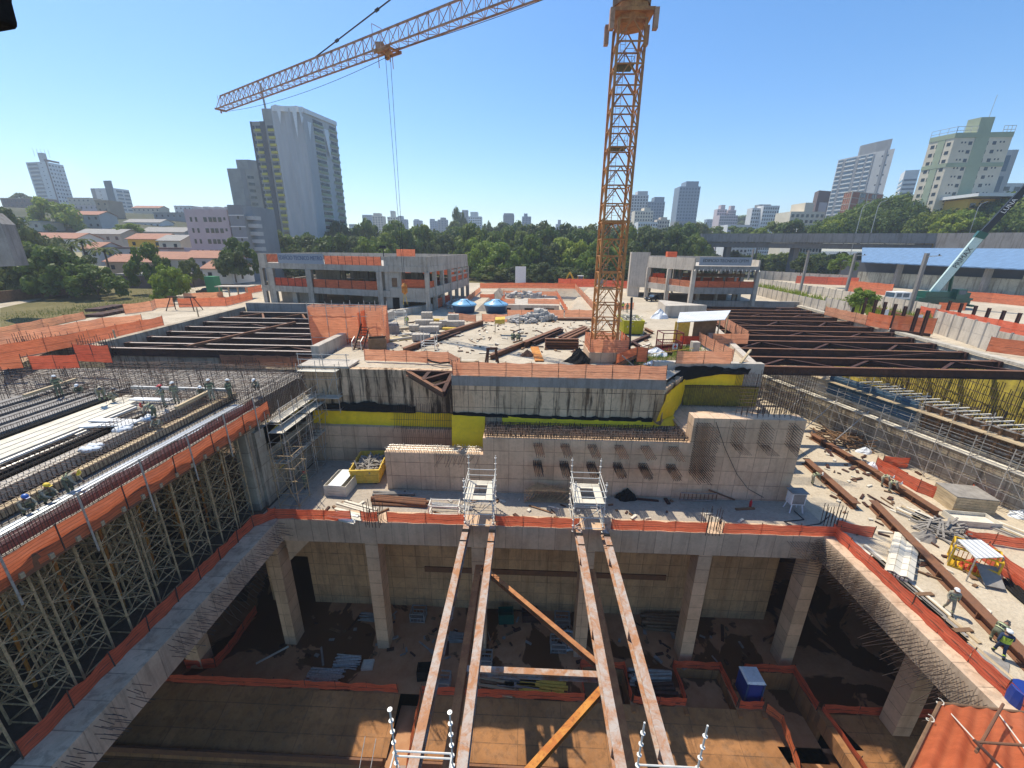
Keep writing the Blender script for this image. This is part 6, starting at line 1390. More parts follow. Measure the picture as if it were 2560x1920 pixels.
for u0, u1 in ((.48, .66), (.66, .83), (.83, 1)):
    wallseg(bt_, 'mid_beam', L2(C_, D, u0), L2(C_, D, u1), 8.1, 8.6, .3, 'bldg_c')
    wallseg(bt_, 'mid_beam', L2(C_, D, u0), L2(C_, D, u1), 7.2, 7.6, .3, 'bldg_c')
for u0, u1 in ((0, .14), (.48, .66), (.66, .83), (.83, 1)):
    p, q = L2(C_, D, u0), L2(C_, D, u1); MB().bar((p.x, p.y, ZM + 1.1), (q.x, q.y, ZM + 1.1), .05, 1.1).build('mesh_strip', M['orange'], bt_)
p, q = L2(B, C_, .3), C_; MB().bar((p.x, p.y + .1, ZM + 1.3), (q.x, q.y + .1, ZM + 1.3), .05, 1.4).build('mesh_strip', M['orange'], bt_)
wallseg(bt_, 'spandrel', L2(B, C_, .25), C_, ZM - 2.6 + .8, ZM - 1.8 + .8, .35, 'bldg_c')
for u0, u1, m_ in ((.14, .3, 'orange'), (.3, .48, 'orange_red')):
    p, q = L2(C_, D, u0), L2(C_, D, u1); MB().bar((p.x, p.y, 3), (q.x, q.y, 3), .05, 1.7).build('mesh_strip', M[m_], bt_)
p, q = L2(A, E2, .3) + Vector((6, -2)), L2(D, E2, .5)
MB().bar((q.x, q.y, ZM + 2), (D.x, D.y, ZM + 2), .05, 1.8).build('mesh_strip', M['orange_pale'], bt_)
c = L2(B, D, .35) + Vector((-3.5, 2)); t = thing('roof_hatch', 'roof hatch screened with orange mesh on the sign building', 'roof hatch', (c.x, c.y, ZR - .1))
MB().cbox((c.x, c.y, ZR - .1), 4.0, 3.0, 1.0).build('curb', M['pale'], t); MB().cbox((c.x, c.y, ZR + .95), 3.0, 2.4, 1.6).build('mesh_screen', M['orange_pale'], t)
c = Fs(.97); t = thing('roof_lamp', 'dark floodlight on a post at the roof edge of the sign building', 'lamp', (c.x, c.y, ZR)); MB().tube((c.x, c.y, ZR), (c.x, c.y, ZT + 1.2), .08, 6).build('post', M['cable'], t); MB().cbox((c.x, c.y, ZT + 1.2), 1.0, .5, .5).build('lamp_head', M['cable'], t)
A = Vector((25.2, 101.5)); B = Vector((27.8, 99.5)); C_ = Vector((33.4, 86.5)); D = Vector((46.4, 87.2)); E2 = Vector((50, 112)); F2 = Vector((27, 114))
b2 = thing('frame_building', 'pale concrete frame building with a grey sign right of the crane', 'building', (38, 97, 2))
ZT, ZR, ZM = 11.4, 10.0, 5.4
wallseg(b2, 'end_wall', A + Vector((-.6, 1)), B + Vector((.2, .2)), 4.4, 12.3, .4, 'pale'); MB().prism([(24.9, 103.5), (24.6, 102.5), (26.6, 101), (27, 102)], 2, 4.4).build('end_wall', M['pale'], b2)
wallseg(b2, 'end_wall', A + Vector((-.6, 1)), F2, 2, 12.2, .4, 'pale')
MB().prism([tuple(B), tuple(C_), tuple(D), tuple(E2), tuple(F2)], ZR - .5, ZR - .1).build('roof_slab', M['pale'], b2); MB().prism([tuple(B + Vector((.4, .3))), tuple(C_ + Vector((.2, .4))), tuple(D + Vector((-.3, .4))), tuple(E2 - Vector((.3, .3))), tuple(F2)], ZM - .5, ZM - .1).build('floor_slab', M['bldg_c'], b2)
for a, b, zc in ((B, C_, ZT), (E2, F2, ZT), (D, E2, ZT - .3)): wallseg(b2, 'parapet', a, b, ZR - .1, zc, .3, 'pale')
for a, b in ((B, C_), (C_, D), (D, E2), (E2, F2)):
    wallseg(b2, 'edge_beam', a, b, ZR - 1.0, ZR - .105, .45, 'pale' if a is B else 'grey_c'); wallseg(b2, 'edge_beam', a, b, ZM - 1.0, ZM + .3, .45, 'pale' if a is B else 'grey_c')
wallseg(b2, 'inner_beam', L2(C_, D, 0) + Vector((.5, 7)), D + Vector((1, 7)), ZR - 2.6, ZR - 1.9, .4, 'plywood')
for u, a, b in ((0.02, B, C_), (.5, B, C_), (1, B, C_), (1, C_, D), (.35, D, E2), (.7, D, E2), (1, D, E2), (.25, E2, F2), (.5, E2, F2), (.75, E2, F2)): colm(b2, L2(a, b, u), 2, ZR - 1.0, .75 if b is not F2 else .5, 'pale' if a is B else 'bldg_c')
for k in range(6): colm(b2, L2(C_, D, k / 5) + Vector((1.5, 12)), ZM, ZR - 1, .5)
for k in range(3): colm(b2, L2(C_, D, .2 + k * .3) + Vector((.5, 4)), 2, ZM - 1, .6)
wallseg(b2, 'inner_wall', L2(C_, D, .1) + Vector((0, 5)), L2(C_, D, .75) + Vector((0, 5)), 2, ZM - 1, .3, 'plywood')
for a, b, z in ((B, C_, ZM + .9), (C_, D, ZM + .9), (L2(C_, D, 0) + Vector((2, 12)), D + Vector((3, 12)), ZM + .9), (L2(F2, E2, .05), L2(F2, E2, .4), ZM + .9)):
    MB().bar((a.x, a.y, z), (b.x, b.y, z), .05, 1.3).build('mesh_strip', M['orange' if a is not B else 'orange_pale'], b2)
    for k in range(5): r_ = L2(a, b, k / 4); MB().tube((r_.x, r_.y - .08, z - .7), (r_.x, r_.y - .08, z + .8), .04, 4).build('mesh_post', M['rebar'], b2)
for k in range(16):
    r_ = L2(C_, D, k / 15); MB().bar((r_.x - .4, r_.y - 1.3, ZR - 1.1), (r_.x + .3, r_.y + .3, ZR - .6), .12, .08).build('roof_batten', M['plank_pale'], b2)
p, q = L2(C_, D, .05) + Vector((0, -.3)), L2(C_, D, .86) + Vector((0, -.3)); ang = math.atan2((q - p).y, (q - p).x)
sg = thing('building_sign', 'grey banner sign reading EDIFICIO TECNICO CPTM', 'sign', ((p.x + q.x) / 2, (p.y + q.y) / 2, ZR + .75), None, ang)
obj('banner', MB().box(-(q - p).length / 2, (q - p).length / 2, -.06, 0, -.75, .85).mesh('banner', M['banner_grey']), sg)
lettering('EDIFICIO TECNICO CPTM', .8, 'letter_dark', sg, (0, -.075, .15), (math.pi / 2, 0, 0), (q - p).length * .86)
c = L2(B, C_, .3) + Vector((.3, 1)); MB().cbox((c.x + 2, c.y, ZT - .2), 2.0, 1.5, 1.3).solo('roof_screen', M['orange'], 'small orange mesh box on the roof of the right frame building', 'screen')
def crate(c, w, d, h, label, rz=0, mat='plank', cat='crate', lid=None, name='wooden_crate', grp=None):
    t = thing(name, label, cat, c, grp, rz); n = max(2, int(h / .22))
    for k in range(n):
        z0, z1 = h * k / n + .01, h * (k + 1) / n - .01
        for x0, x1, y0, y1 in ((-w / 2, w / 2, -d / 2, -d / 2 + .04), (-w / 2, w / 2, d / 2 - .04, d / 2), (-w / 2, -w / 2 + .04, -d / 2 + .041, d / 2 - .041), (w / 2 - .04, w / 2, -d / 2 + .041, d / 2 - .041)):
            obj('board', MB().box(x0, x1, y0, y1, z0, z1).mesh('board', M[mat]), t)
    obj('bottom', MB().box(-w / 2 + .05, w / 2 - .05, -d / 2 + .05, d / 2 - .05, .02, h * .4).mesh('bottom', M[mat]), t)
    if lid: obj('lid', MB().box(-w * .3, w * .3, -d / 2, d / 2, h, h + .05).mesh('lid', M[lid]), t)
    return t
D7 = lambda x, y: G(x, y, ZD)
crate(D7(858, 1220), 1.9, 2.6, 1.0, 'pale wooden crate with a white board on the shaded recess floor', -.05, 'plank_pale', lid='white')
def open_skip(c, label, rz):
    return skip(c, rz, 3.6, 2.6, 1.5, 'yellow_wood', label)
c = D7(925, 1190); open_skip(c + Vector((0, .3, 0)), 'yellow scrap skip full of debris against the low block', .1)
heap(c + Vector((0, .3, 1.0)), 1.1, 1.5, .5, 70, 'plank_grey', 'scrap_heap', 'grey debris filling the yellow scrap skip', 'scrap', 12, (.15, .45), True)
def pipes(c, n, L, r, mat, label, rz, name='pipe_stack', cat='pipe stack', layers=2, grp=None):
    t = thing(name, label, cat, c, grp, rz); q = random.Random(n * 7 + int(L * 10))
    for k in range(layers):
        for i in range(n - k):
            x = (i - (n - k) / 2) * r * 2.15 + r; d = q.uniform(-.15, .15)
            obj('pipe', MB().tube((x + d, -L / 2 + q.uniform(-.2, .2), r + k * r * 1.8), (x - d, L / 2 + q.uniform(-.2, .2), r + k * r * 1.8), r, 6).mesh('pipe', M[mat]), t)
    return t
pipes(D7(1000, 1258), 4, 4.6, .12, 'steel_brown', 'brown pipes lying on the deck left of the left platform', 1.5)
pipes(D7(985, 1240), 3, 3.4, .1, 'plank_grey', 'grey tubes lying at the foot of the low block', 1.57)
pipes(D7(1130, 1268), 6, 3.4, .045, 'galv', 'bundle of pale tubes on trestles left of the left platform', 1.5)
tube_frame(D7(1112, 1285), 2.3, .9, 1.1, 'white tube trestle on the deck beside the left platform', rz=0, shelves=(.3, 1.0))
plank_pile(D7(870, 1290), 4, 2.4, 'white boards on the deck edge behind the left fence', ['plank_pale', 'white'], 1.3, .3, 2, 21)
plank_pile(D7(900, 1268), 3, 3.6, 'sunlit long planks at the edge of the shade on the deck', ['plank_pale'], 1.2, .25, 1, 22)
plank_pile(D7(740, 1270), 3, 2.6, 'grey planks lying by the left scaffold tower', ['plank_grey'], .3, .25, 1, 23)
t = thing('frame_stack', 'pile of folded scaffold frames against the block wall', 'scaffold frames', D7(1370, 1235))
for k in range(9):
    a = k * .13; x0, x1 = D7(1312, 1240).x, D7(1432, 1240).x
    mb = MB(); y = 29.0 + a
    for (p, q) in (((x0 + a, y, ZD + .1), (x1 - a, y, ZD + .15)), ((x0 + a, y, ZD + 1.2), (x1 - a, y, ZD + 1.15 - a * .3)), ((x0 + .3 * k, y, ZD + .1), (x0 + .3 * k + .5, y, ZD + 1.2)), ((x1 - .35 * k, y, ZD + 1.1), (x1 - .35 * k - .8, y, ZD + .1)), ((x0 + a, y, ZD), (x0 + a, y, ZD + 1.3)), ((x1 - a, y, ZD), (x1 - a, y, ZD + 1.2))): mb.tube(p, q, .03, 4)
    mb.build('frame', M['tube_old'], t)
lump(D7(1566, 1245), 1.0, .6, .9, 'black', 'black_tarp', 'black tarpaulin heap on the shaded deck before the block', 'tarpaulin', 31)
t = thing('ladder_frame', 'flat steel ladder frame leaning at the foot of the block', 'ladder', D7(1738, 1250))
x0, x1 = D7(1697, 1250).x, D7(1785, 1250).x
for z in (.15, .8): MB().bar((x0, 29.9, ZD + z), (x1, 29.9, ZD + z), .08, .08).build('rail', M['plank_grey'], t)
for k in range(10): x = lerp(x0, x1, k / 9); MB().bar((x, 29.9, ZD + .15), (x, 29.9, ZD + .8), .05, .05).build('rung', M['steel_brown'], t)
MB().bar(D7(1836, 1252) + Vector((0, 0, .1)), WY(1772, 1225, 30.1), .1, .1).solo('steel_bar', M['steel_brown'], 'thin brown bar leaning against the tall part of the block', 'bar')
c = D7(1982, 1275); t = thing('electric_cabinet', 'white electric cabinet on splayed legs at the end of the block', 'cabinet', c)
for x in (-.4, .4):
    for y in (-.3, .3): MB().bar(c + Vector((x * 1.3, y * 1.4, 0)), c + Vector((x, y, .7)), .08, .08).build('leg', M['white'], t)
MB().box(c.x - .55, c.x + .55, c.y - .35, c.y + .35, c.z + .7, c.z + 1.75).build('box', M['white'], t); MB().box(c.x - .45, c.x + .45, c.y - .39, c.y - .355, c.z + .8, c.z + 1.65).build('door', M['plank_grey'], t); MB().box(c.x - .65, c.x + .65, c.y - .45, c.y + .45, c.z + 1.76, c.z + 1.82).build('roof', M['grey_c'], t)
c = D7(1875, 1267); MB().lathe(c, [(.1, 0), (.11, .5), (.04, .6), (.04, .7)], 8).solo('fire_extinguisher', M['h_red'], 'small red fire extinguisher standing on the shaded deck', 'fire extinguisher')
P = [WY(1790, 1055, 30.2), WY(1812, 1120, 30.1), WY(1842, 1185, 30.1), WY(1870, 1222, 29.9), D7(1920, 1250)]; MB().path(P, .03, 4).solo('black_cable', M['cable'], 'black cable hanging down the tall part of the block', 'cable')
P = [D7(x, y) + Vector((0, 0, .04)) for x, y in ((1985, 1278), (2010, 1300), (1960, 1305), (1990, 1320), (2050, 1310), (2075, 1290))]; MB().path(P, .035, 4).solo('black_cable', M['cable'], 'loop of black cable on the deck under the electric cabinet', 'cable')
crate(D7(2402, 1265), 2.9, 2.2, 1.35, 'big plywood box on the right deck behind the orange fence', -.15, 'plank', 'box', lid=None, name='plywood_box')
MB().cbox(D7(2402, 1265) + Vector((0, 0, 1.36)), 2.9, 2.2, .06, -.15).solo('box_cover', M['plank_grey'], 'grey board cover on the big plywood box', 'board')
crate(D7(2425, 1305), 3.0, 1.4, .5, 'flat pallet of boards in front of the plywood box', -.1, 'plank_pale', 'pallet', name='board_pallet')
for px, py, lb, sd in ((2530, 1330, 'pile of pale tubes and planks at the right edge behind the red fence', 31), (2345, 1320, 'jumble of pale boards beside the long deck beam', 33), (2310, 1300, 'boards scattered by the dark rail beam', 34)):
    plank_pile(D7(px, py), 6, 3.2, lb, ['plank_pale', 'plank_grey', 'plank'], .5, .28, 2, sd)
heap(D7(2360, 1330), 1.6, 1.2, .8, 60, 'plank_grey', 'debris', 'dark tools and debris heap beyond the long deck beam', 'debris', 14, (.2, .5), True)
lump(D7(2310, 1345), .9, .6, .7, 'plank_grey', 'tarp_heap', 'grey tarpaulin over tools beside the long deck beam', 'tarpaulin', 32)
for px, py, m_, lb in ((2118, 1080, 'yellow_mem', 'yellow bag under the trench scaffold'), (2150, 1092, 'blue_tank', 'pale blue sacks under the trench scaffold'), (2160, 1130, 'white_tarp', 'white sacks beside the dark rail beam'), (2548, 1290, 'white_tarp', 'white sacks at the right edge by the trench wall'), (2180, 1168, 'white_tarp', 'white bags beside the two bending workers')):
    lump(D7(px, py), .9, .6, .6, m_, 'sack', lb, 'sack', px)
heap(D7(2110, 1100), 3.5, 2.2, .5, 90, 'plywood', 'debris', 'brown boards and debris strewn along the trench wall', 'debris', 15, (.2, .9), True)
t = thing('formwork_stack', 'stack of pale scalloped formwork panels on the right deck', 'formwork', D7(2250, 1395), None, -.78)
for k in range(7):
    mb = MB(); y = -2.4 + k * .8
    for s in range(4): mb.bar((-.5 + s * .32, y, .35 + .12 * (s % 2)), (-.2 + s * .32, y, .35 + .12 * ((s + 1) % 2)), .75, .06)
    o = obj('scalloped_panel', mb.mesh('scalloped_panel', M['plank_pale']), t)
for k in range(6): obj('board', MB().box(-.6 + k * .2, -.45 + k * .2, -2.8, 2.9, .05, .3).mesh('board', M['plank_pale']), t)
for px, py, L, lb, z in ((2240, 1440, 6.0, 'long pale boards lying beside the right side beam', .9), (2290, 1490, 6.0, 'dark planks lying along the right side beam', .9), (2420, 1620, 6, 'dark wet planks by the fence near the workers', .88)):
    plank_pile(D7(px, py), 5, L, lb, ['plank_grey', 'plank', 'steel_dark'] if 'dark' in lb else ['plank_pale', 'plank_grey'], .05, .25, 1, px)
for px, py in ((2310, 1488), (2405, 1578)): MB().cbox(D7(px, py), 1.1, .25, .12, .1).solo('timber_block', M['plywood'], 'short brown timber block on the sandy right deck' if px == 2310 else 'short dark timber near the bending worker', 'timber')
c = D7(2425, 1420); frame_cage(c, 2.1, 1.5, 1.5, 'yellow_cage', 'yellow wire cage with orange goods under the tin roof', 'cage', -.75, name='wire_cage')
lump(c, .7, .5, .8, 'orange_red', 'orange_bag', 'orange goods inside the yellow wire cage', 'bag', 41)
c2 = D7(2470, 1425); t = thing('tin_canopy', 'white corrugated canopy above the yellow cage', 'canopy', c2)
q = [WY(2393, 1350, c2.y + 1.2), WY(2440, 1400, c2.y - .6), WY(2510, 1394, c2.y - .9), WY(2455, 1352, c2.y + 1.3)]; zc = sum(p.z for p in q) / 4
q = [G(2393, 1350, ZD + 1.9), G(2440, 1397, ZD + 1.75), G(2510, 1394, ZD + 1.75), G(2452, 1351, ZD + 1.9)]
MB().add([*q, *[p + Vector((0, 0, .05)) for p in q]], [(3, 2, 1, 0), (4, 5, 6, 7), (0, 1, 5, 4), (1, 2, 6, 5), (2, 3, 7, 6), (3, 0, 4, 7)]).build('roof', M['roof_zinc'], t)
for p in q: MB().tube((p.x, p.y, ZD), p, .04, 4).build('post', M['galv'], t)
MB().bar(D7(2452, 1440) + Vector((0, 0, .9)), D7(2485, 1475) + Vector((0, 0, .2)), 1.0, .06).solo('dark_board', M['plank_grey'], 'weathered grey board leaning by the yellow cage', 'board')
for k in range(5):
    P = [D7(2500 + k * 9, 1455 - k * 4) + Vector((0, 0, .1)), D7(2535 + k * 8, 1490) + Vector((0, 0, .12)), D7(2580, 1528 - k * 9) + Vector((0, 0, .1))]; MB().path(P, .09, 6).solo('black_hose', M['black'], ORD[k] + ' black hose from the leaning grey board', 'hose', 'black hoses on the right deck')
c = D7(2552, 1760); MB().lathe(c, [(.55, 0), (.58, .45), (.55, .9), (.5, .92)], 14).solo('blue_barrel', M['blue_potty'], 'blue barrel at the right edge behind the orange screen', 'barrel')
MB().cbox(D7(2487, 1665), 1.5, .9, .05, .7).solo('grey_sheet', M['grey_c'], 'flat grey sheet at the feet of the worker in the vest', 'sheet')
def litter(px4, z, n, mats, name, label, sd, s=(.08, .35)):
    r = random.Random(sd); q = [G(x, y, z) for x, y in px4]
    for mi, mt in enumerate(mats):
        mb = MB()
        for k in range(n):
            u, v = r.random(), r.random(); p = q[0].lerp(q[1], u).lerp(q[3].lerp(q[2], u), v); a = r.uniform(0, 3.14); L = r.uniform(*s) * (3 if r.random() < .2 else 1); d = Vector((math.cos(a), math.sin(a), r.uniform(-.02, .1))) * L
            mb.bar(p - d + Vector((0, 0, .07)), p + d + Vector((0, 0, .07)), r.uniform(.06, .3), r.uniform(.04, .14))
        mb.solo(name, M[mt], label % ('pale', 'dark', 'brown')[mi], 'debris', kind='stuff')
litter([(930, 880), (1640, 895), (1600, 800), (1010, 800)], 2, 130, ('plank_pale', 'steel_dark', 'plywood'), 'site_litter', '%s scraps and offcuts strewn over the yard round the crane', 51)
litter([(2090, 1300), (2480, 1560), (2420, 1240), (2030, 1060)], ZD, 45, ('plank_pale', 'steel_dark', 'plywood'), 'deck_litter', '%s scraps strewn over the sunny right deck', 52)
litter([(620, 1640), (1900, 1680), (1850, 1560), (800, 1530)], ZF, 40, ('plank_grey', 'steel_dark', 'plywood'), 'pit_litter', '%s scraps strewn over the pit floor', 53)
litter([(720, 1280), (1900, 1310), (1880, 1255), (860, 1240)], ZD, 14, ('plank_pale', 'steel_dark', 'plywood'), 'middle_litter', '%s scraps on the shaded middle deck', 54)
F20 = lambda x, y: G(x, y, ZF)
c = F20(1868, 1735); t = thing('portable_toilet', 'blue portable toilet with a pale roof on the pit floor', 'portable toilet', c)
MB().box(c.x - .65, c.x + .65, c.y - .65, c.y + .65, c.z + .05, c.z + 2.0).build('cabin', M['blue_potty'], t); MB().add([(c.x - .7, c.y - .72, c.z + 2.0), (c.x + .7, c.y - .72, c.z + 2.0), (c.x + .7, c.y + .7, c.z + 2.0), (c.x - .7, c.y + .7, c.z + 2.0), (c.x - .6, c.y - .6, c.z + 2.15), (c.x + .6, c.y - .6, c.z + 2.15), (c.x + .6, c.y + .6, c.z + 2.15), (c.x - .6, c.y + .6, c.z + 2.15)], [(0, 1, 5, 4), (1, 2, 6, 5), (2, 3, 7, 6), (3, 0, 4, 7), (4, 5, 6, 7), (3, 2, 1, 0)]).build('roof', M['white_tarp'], t)
MB().box(c.x - .45, c.x + .45, c.y - .69, c.y - .652, c.z + .15, c.z + 1.9).build('door', M['blue_potty'], t)
for x in (-.6, .6): MB().box(c.x + x - .05, c.x + x + .05, c.y - .72, c.y - .66, c.z, c.z + 2.02).build('corner_rib', M['blue_dark'], t)
for px, py, n, L, lb, m_, rz in ((815, 1690, 9, 2.6, 'bundle of pale props near the left pit fence', 'galv', 1.57), (870, 1655, 9, 1.9, 'bundle of pale props behind the first props bundle', 'galv', 1.57), (1135, 1595, 8, 2.2, 'bundle of props between the columns left of the beams', 'plank_grey', 1.57), (935, 1545, 7, 2.4, 'dark tubes lying behind the second column', 'plank_grey', 1.57),
                             (1625, 1700, 5, 3.2, 'large grey pipes stacked behind the short orange fence', 'plank_grey', 1.57), (1640, 1735, 5, 3.0, 'dark grey pipes right behind the short orange fence', 'steel_dark', 1.57), (1660, 1560, 6, 4.0, 'long timbers and tubes along the pit wall right of the beams', 'plywood', 1.57), (1430, 1605, 6, 1.2, 'stack of tubes beside the column right of the cross beam', 'galv', 1.57)):
    pipes(F20(px, py), n, L, .06 if n > 6 else .14, m_, lb, rz, 'prop_bundle', 'props', 3)
for px, py, lb in ((1047, 1545, 'tube stillage near the pit wall left of the beams'), (1105, 1715, 'near tube stillage behind the left steel beams'), (1395, 1620, 'tube stillage seen between the two beam pairs'), (1210, 1660, 'tube stillage half hidden behind the cross beam'), (1405, 1560, 'dark stillage against the pit wall')):
    frame_cage(F20(px, py), 1.3, 1.0, 1.0, 'plank_grey', lb, 'stillage', 0, name='stillage', bars_=2)
for px, py, w, d, h, lb, m_ in ((920, 1665, .9, .8, .25, 'small pale crate beside the prop bundles on the pit floor', 'plank_pale'), (1062, 1690, 1.1, .9, 1.0, 'dark box with white rags on the pit floor', 'black'), (1265, 1550, 1.4, 1.0, 1.1, 'dark green machine box by the pit wall', 'crane_green'), (1325, 1545, 1.5, 1.0, .8, 'brown machine box beside the green box', 'steel_dark')):
    crate(F20(px, py), w, d, h, lb, .1, m_, 'box', name='storage_box')
for px, py, L, lb, ms in ((1355, 1712, 3.6, 'yellow beams lying behind the middle pit fence', ['yellow_wood']), (1245, 1718, 3.0, 'brown planks lying left of the yellow beams', ['plywood', 'plank']), (1300, 1700, 3.0, 'grey boards lying under the cross beam', ['plank_grey'])):
    plank_pile(F20(px, py), 5, L, lb, ms, 1.5, .25, 2, px)
MB().bar(F20(640, 1660) + Vector((0, 0, .05)), F20(722, 1618) + Vector((0, 0, .1)), .12, .1).solo('loose_plank', M['plank_pale'], 'pale plank lying on the wet floor at the left corner column', 'plank')
for k, (x, y) in enumerate(((905, 1840), (932, 1846))): MB().tube(G(x - 8, y + 90, -20.3), G(x + 8, y, -19.5), .03, 5).solo('guide_rod', M['galv'], 'thin rod standing in the concrete channel' if k else 'thin leaning rod beside the concrete channel', 'rod')
t = thing('orange_screen', 'large orange mesh screen tied to a rough frame in the lower right corner', 'screen', WY(2350, 1760, 6.0))
p0, p1, p2, p3 = WY(2350, 1758, 6.0), WY(2505, 1776, 6.2), WY(2262, 1935, 4.1), WY(2640, 1790, 6.4)
q0 = p0 + Vector((.25, -.5, -1.9)); 
def wavy(a, b, c, d, n, amp):
    P = []; nr = (b - a).cross(c - a).normalized()
    for j in range(9):
        for i in range(n + 1):
            p = a.lerp(b, i / n).lerp(c.lerp(d, i / n), j / 8); P.append(p + nr * amp * math.sin(i / n * 2 * math.pi * 7) * (.5 + j / 16))
    return MB().add(P, [(j * (n + 1) + i, j * (n + 1) + i + 1, (j + 1) * (n + 1) + i + 1, (j + 1) * (n + 1) + i) for j in range(8) for i in range(n)])
wavy(p0, p3, p2, WY(2700, 1990, 4.3), 70, .035).build('mesh_sheet', M['tarp_o'], t, True)
for a, b, r_, m_ in ((p0, p3, .03, 'plywood'), (p0, p2, .03, 'plywood'), (p0 + Vector((.03, -.12, 0)), WY(2505, 1925, 4.15), .012, 'plank_pale'), (WY(2495, 1782, 6.0), WY(2575, 1890, 4.6), .012, 'plank_pale'), (WY(2508, 1760, 5.9), WY(2440, 1880, 4.5), .022, 'steel_brown'), (WY(2410, 1812, 5.9), WY(2490, 1826, 5.8), .02, 'steel_brown'), (WY(2440, 1855, 4.6), WY(2600, 1866, 4.6), .02, 'steel_brown'), (WY(2435, 1850, 4.6), WY(2510, 1925, 4.2), .025, 'steel_dark')):
    MB().tube(a, b, r_, 7).build('frame_pole', M[m_], t)
for a in (p0, WY(2325, 1800, 5.4)):
    P = [a + Vector((.05 * math.cos(k), .05 * math.sin(k), .015 * k - .05)) for k in range(9)]; MB().path(P, .009, 4).build('rope_knot', M['plank_pale'], t)
q = [WY(-60, -60, 2.6), WY(26, -60, 2.6), WY(30, 8, 2.6), WY(43, 58, 2.6), WY(43, 67, 2.6), WY(38, 73, 2.6), WY(-60, 90, 2.6)]
n_ = len(q); MB().add([*q, *[p + Vector((-.02, -.12, 0)) for p in q]], [tuple(reversed(range(n_))), tuple(range(n_, 2 * n_))] + [(i, (i + 1) % n_, n_ + (i + 1) % n_, n_ + i) for i in range(n_)]).solo('dark_hood', M['black'], 'dark rounded panel corner at the top left close to the camera', 'panel')
JN = ['pel', 'che', 'nek', 'hed', 'top', 'sl', 'el', 'hl', 'sr', 'er', 'hr', 'pl', 'kl', 'al', 'tl', 'pr', 'kr', 'ar', 'tr']
RAD = dict(pel=.15, che=.165, nek=.065, hed=.095, top=.07, sl=.085, el=.055, hl=.042, sr=.085, er=.055, hr=.042, pl=.10, kl=.072, al=.055, tl=.045, pr=.10, kr=.072, ar=.055, tr=.045)
ED = [('pel', 'che'), ('che', 'nek'), ('nek', 'hed'), ('hed', 'top'), ('che', 'sl'), ('sl', 'el'), ('el', 'hl'), ('che', 'sr'), ('sr', 'er'), ('er', 'hr'), ('pel', 'pl'), ('pl', 'kl'), ('kl', 'al'), ('al', 'tl'), ('pel', 'pr'), ('pr', 'kr'), ('kr', 'ar'), ('ar', 'tr')]
STAND = dict(pel=(0, 0, .95), che=(0, 0, 1.33), nek=(0, 0, 1.49), hed=(0, -.02, 1.62), top=(0, -.01, 1.72), sl=(.2, 0, 1.42), el=(.27, .03, 1.13), hl=(.26, -.1, .9), sr=(-.2, 0, 1.42), er=(-.27, .03, 1.13), hr=(-.26, -.1, .9), pl=(.1, 0, .88), kl=(.12, -.03, .49), al=(.12, .02, .08), tl=(.14, -.15, .04), pr=(-.1, 0, .88), kr=(-.12, -.03, .49), ar=(-.12, .02, .08), tr=(-.14, -.15, .04))
WALK = dict(STAND, kl=(.11, -.16, .5), al=(.11, -.24, .08), tl=(.12, -.41, .05), kr=(-.11, .05, .48), ar=(-.11, .28, .12), tr=(-.12, .14, .04), el=(.27, .1, 1.15), hl=(.26, .05, .92), er=(-.27, -.06, 1.14), hr=(-.25, -.26, .98))
BEND = dict(STAND, pel=(0, .1, .9), che=(0, -.22, 1.12), nek=(0, -.36, 1.16), hed=(0, -.5, 1.14), top=(0, -.6, 1.1), sl=(.2, -.28, 1.1), el=(.24, -.36, .82), hl=(.18, -.5, .58), sr=(-.2, -.28, 1.1), er=(-.24, -.36, .82), hr=(-.18, -.5, .58), pl=(.1, .1, .84), pr=(-.1, .1, .84), kl=(.14, -.02, .47), kr=(-.14, .02, .47))
CROUCH = dict(STAND, pel=(0, .12, .36), che=(0, -.1, .7), nek=(0, -.2, .84), hed=(0, -.28, .96), top=(0, -.31, 1.06), sl=(.2, -.12, .77), el=(.26, -.3, .53), hl=(.15, -.5, .4), sr=(-.2, -.12, .77), er=(-.26, -.3, .53), hr=(-.15, -.5, .4), pl=(.11, .08, .33), kl=(.17, -.3, .5), al=(.15, -.05, .08), tl=(.17, -.22, .04), pr=(-.11, .08, .33), kr=(-.17, -.3, .5), ar=(-.15, -.05, .08), tr=(-.17, -.22, .04))
REACH = dict(STAND, el=(.3, -.2, 1.2), hl=(.2, -.45, 1.15), er=(-.3, -.18, 1.18), hr=(-.18, -.42, 1.08), kl=(.14, -.06, .49), al=(.16, .06, .08), tl=(.18, -.1, .04))
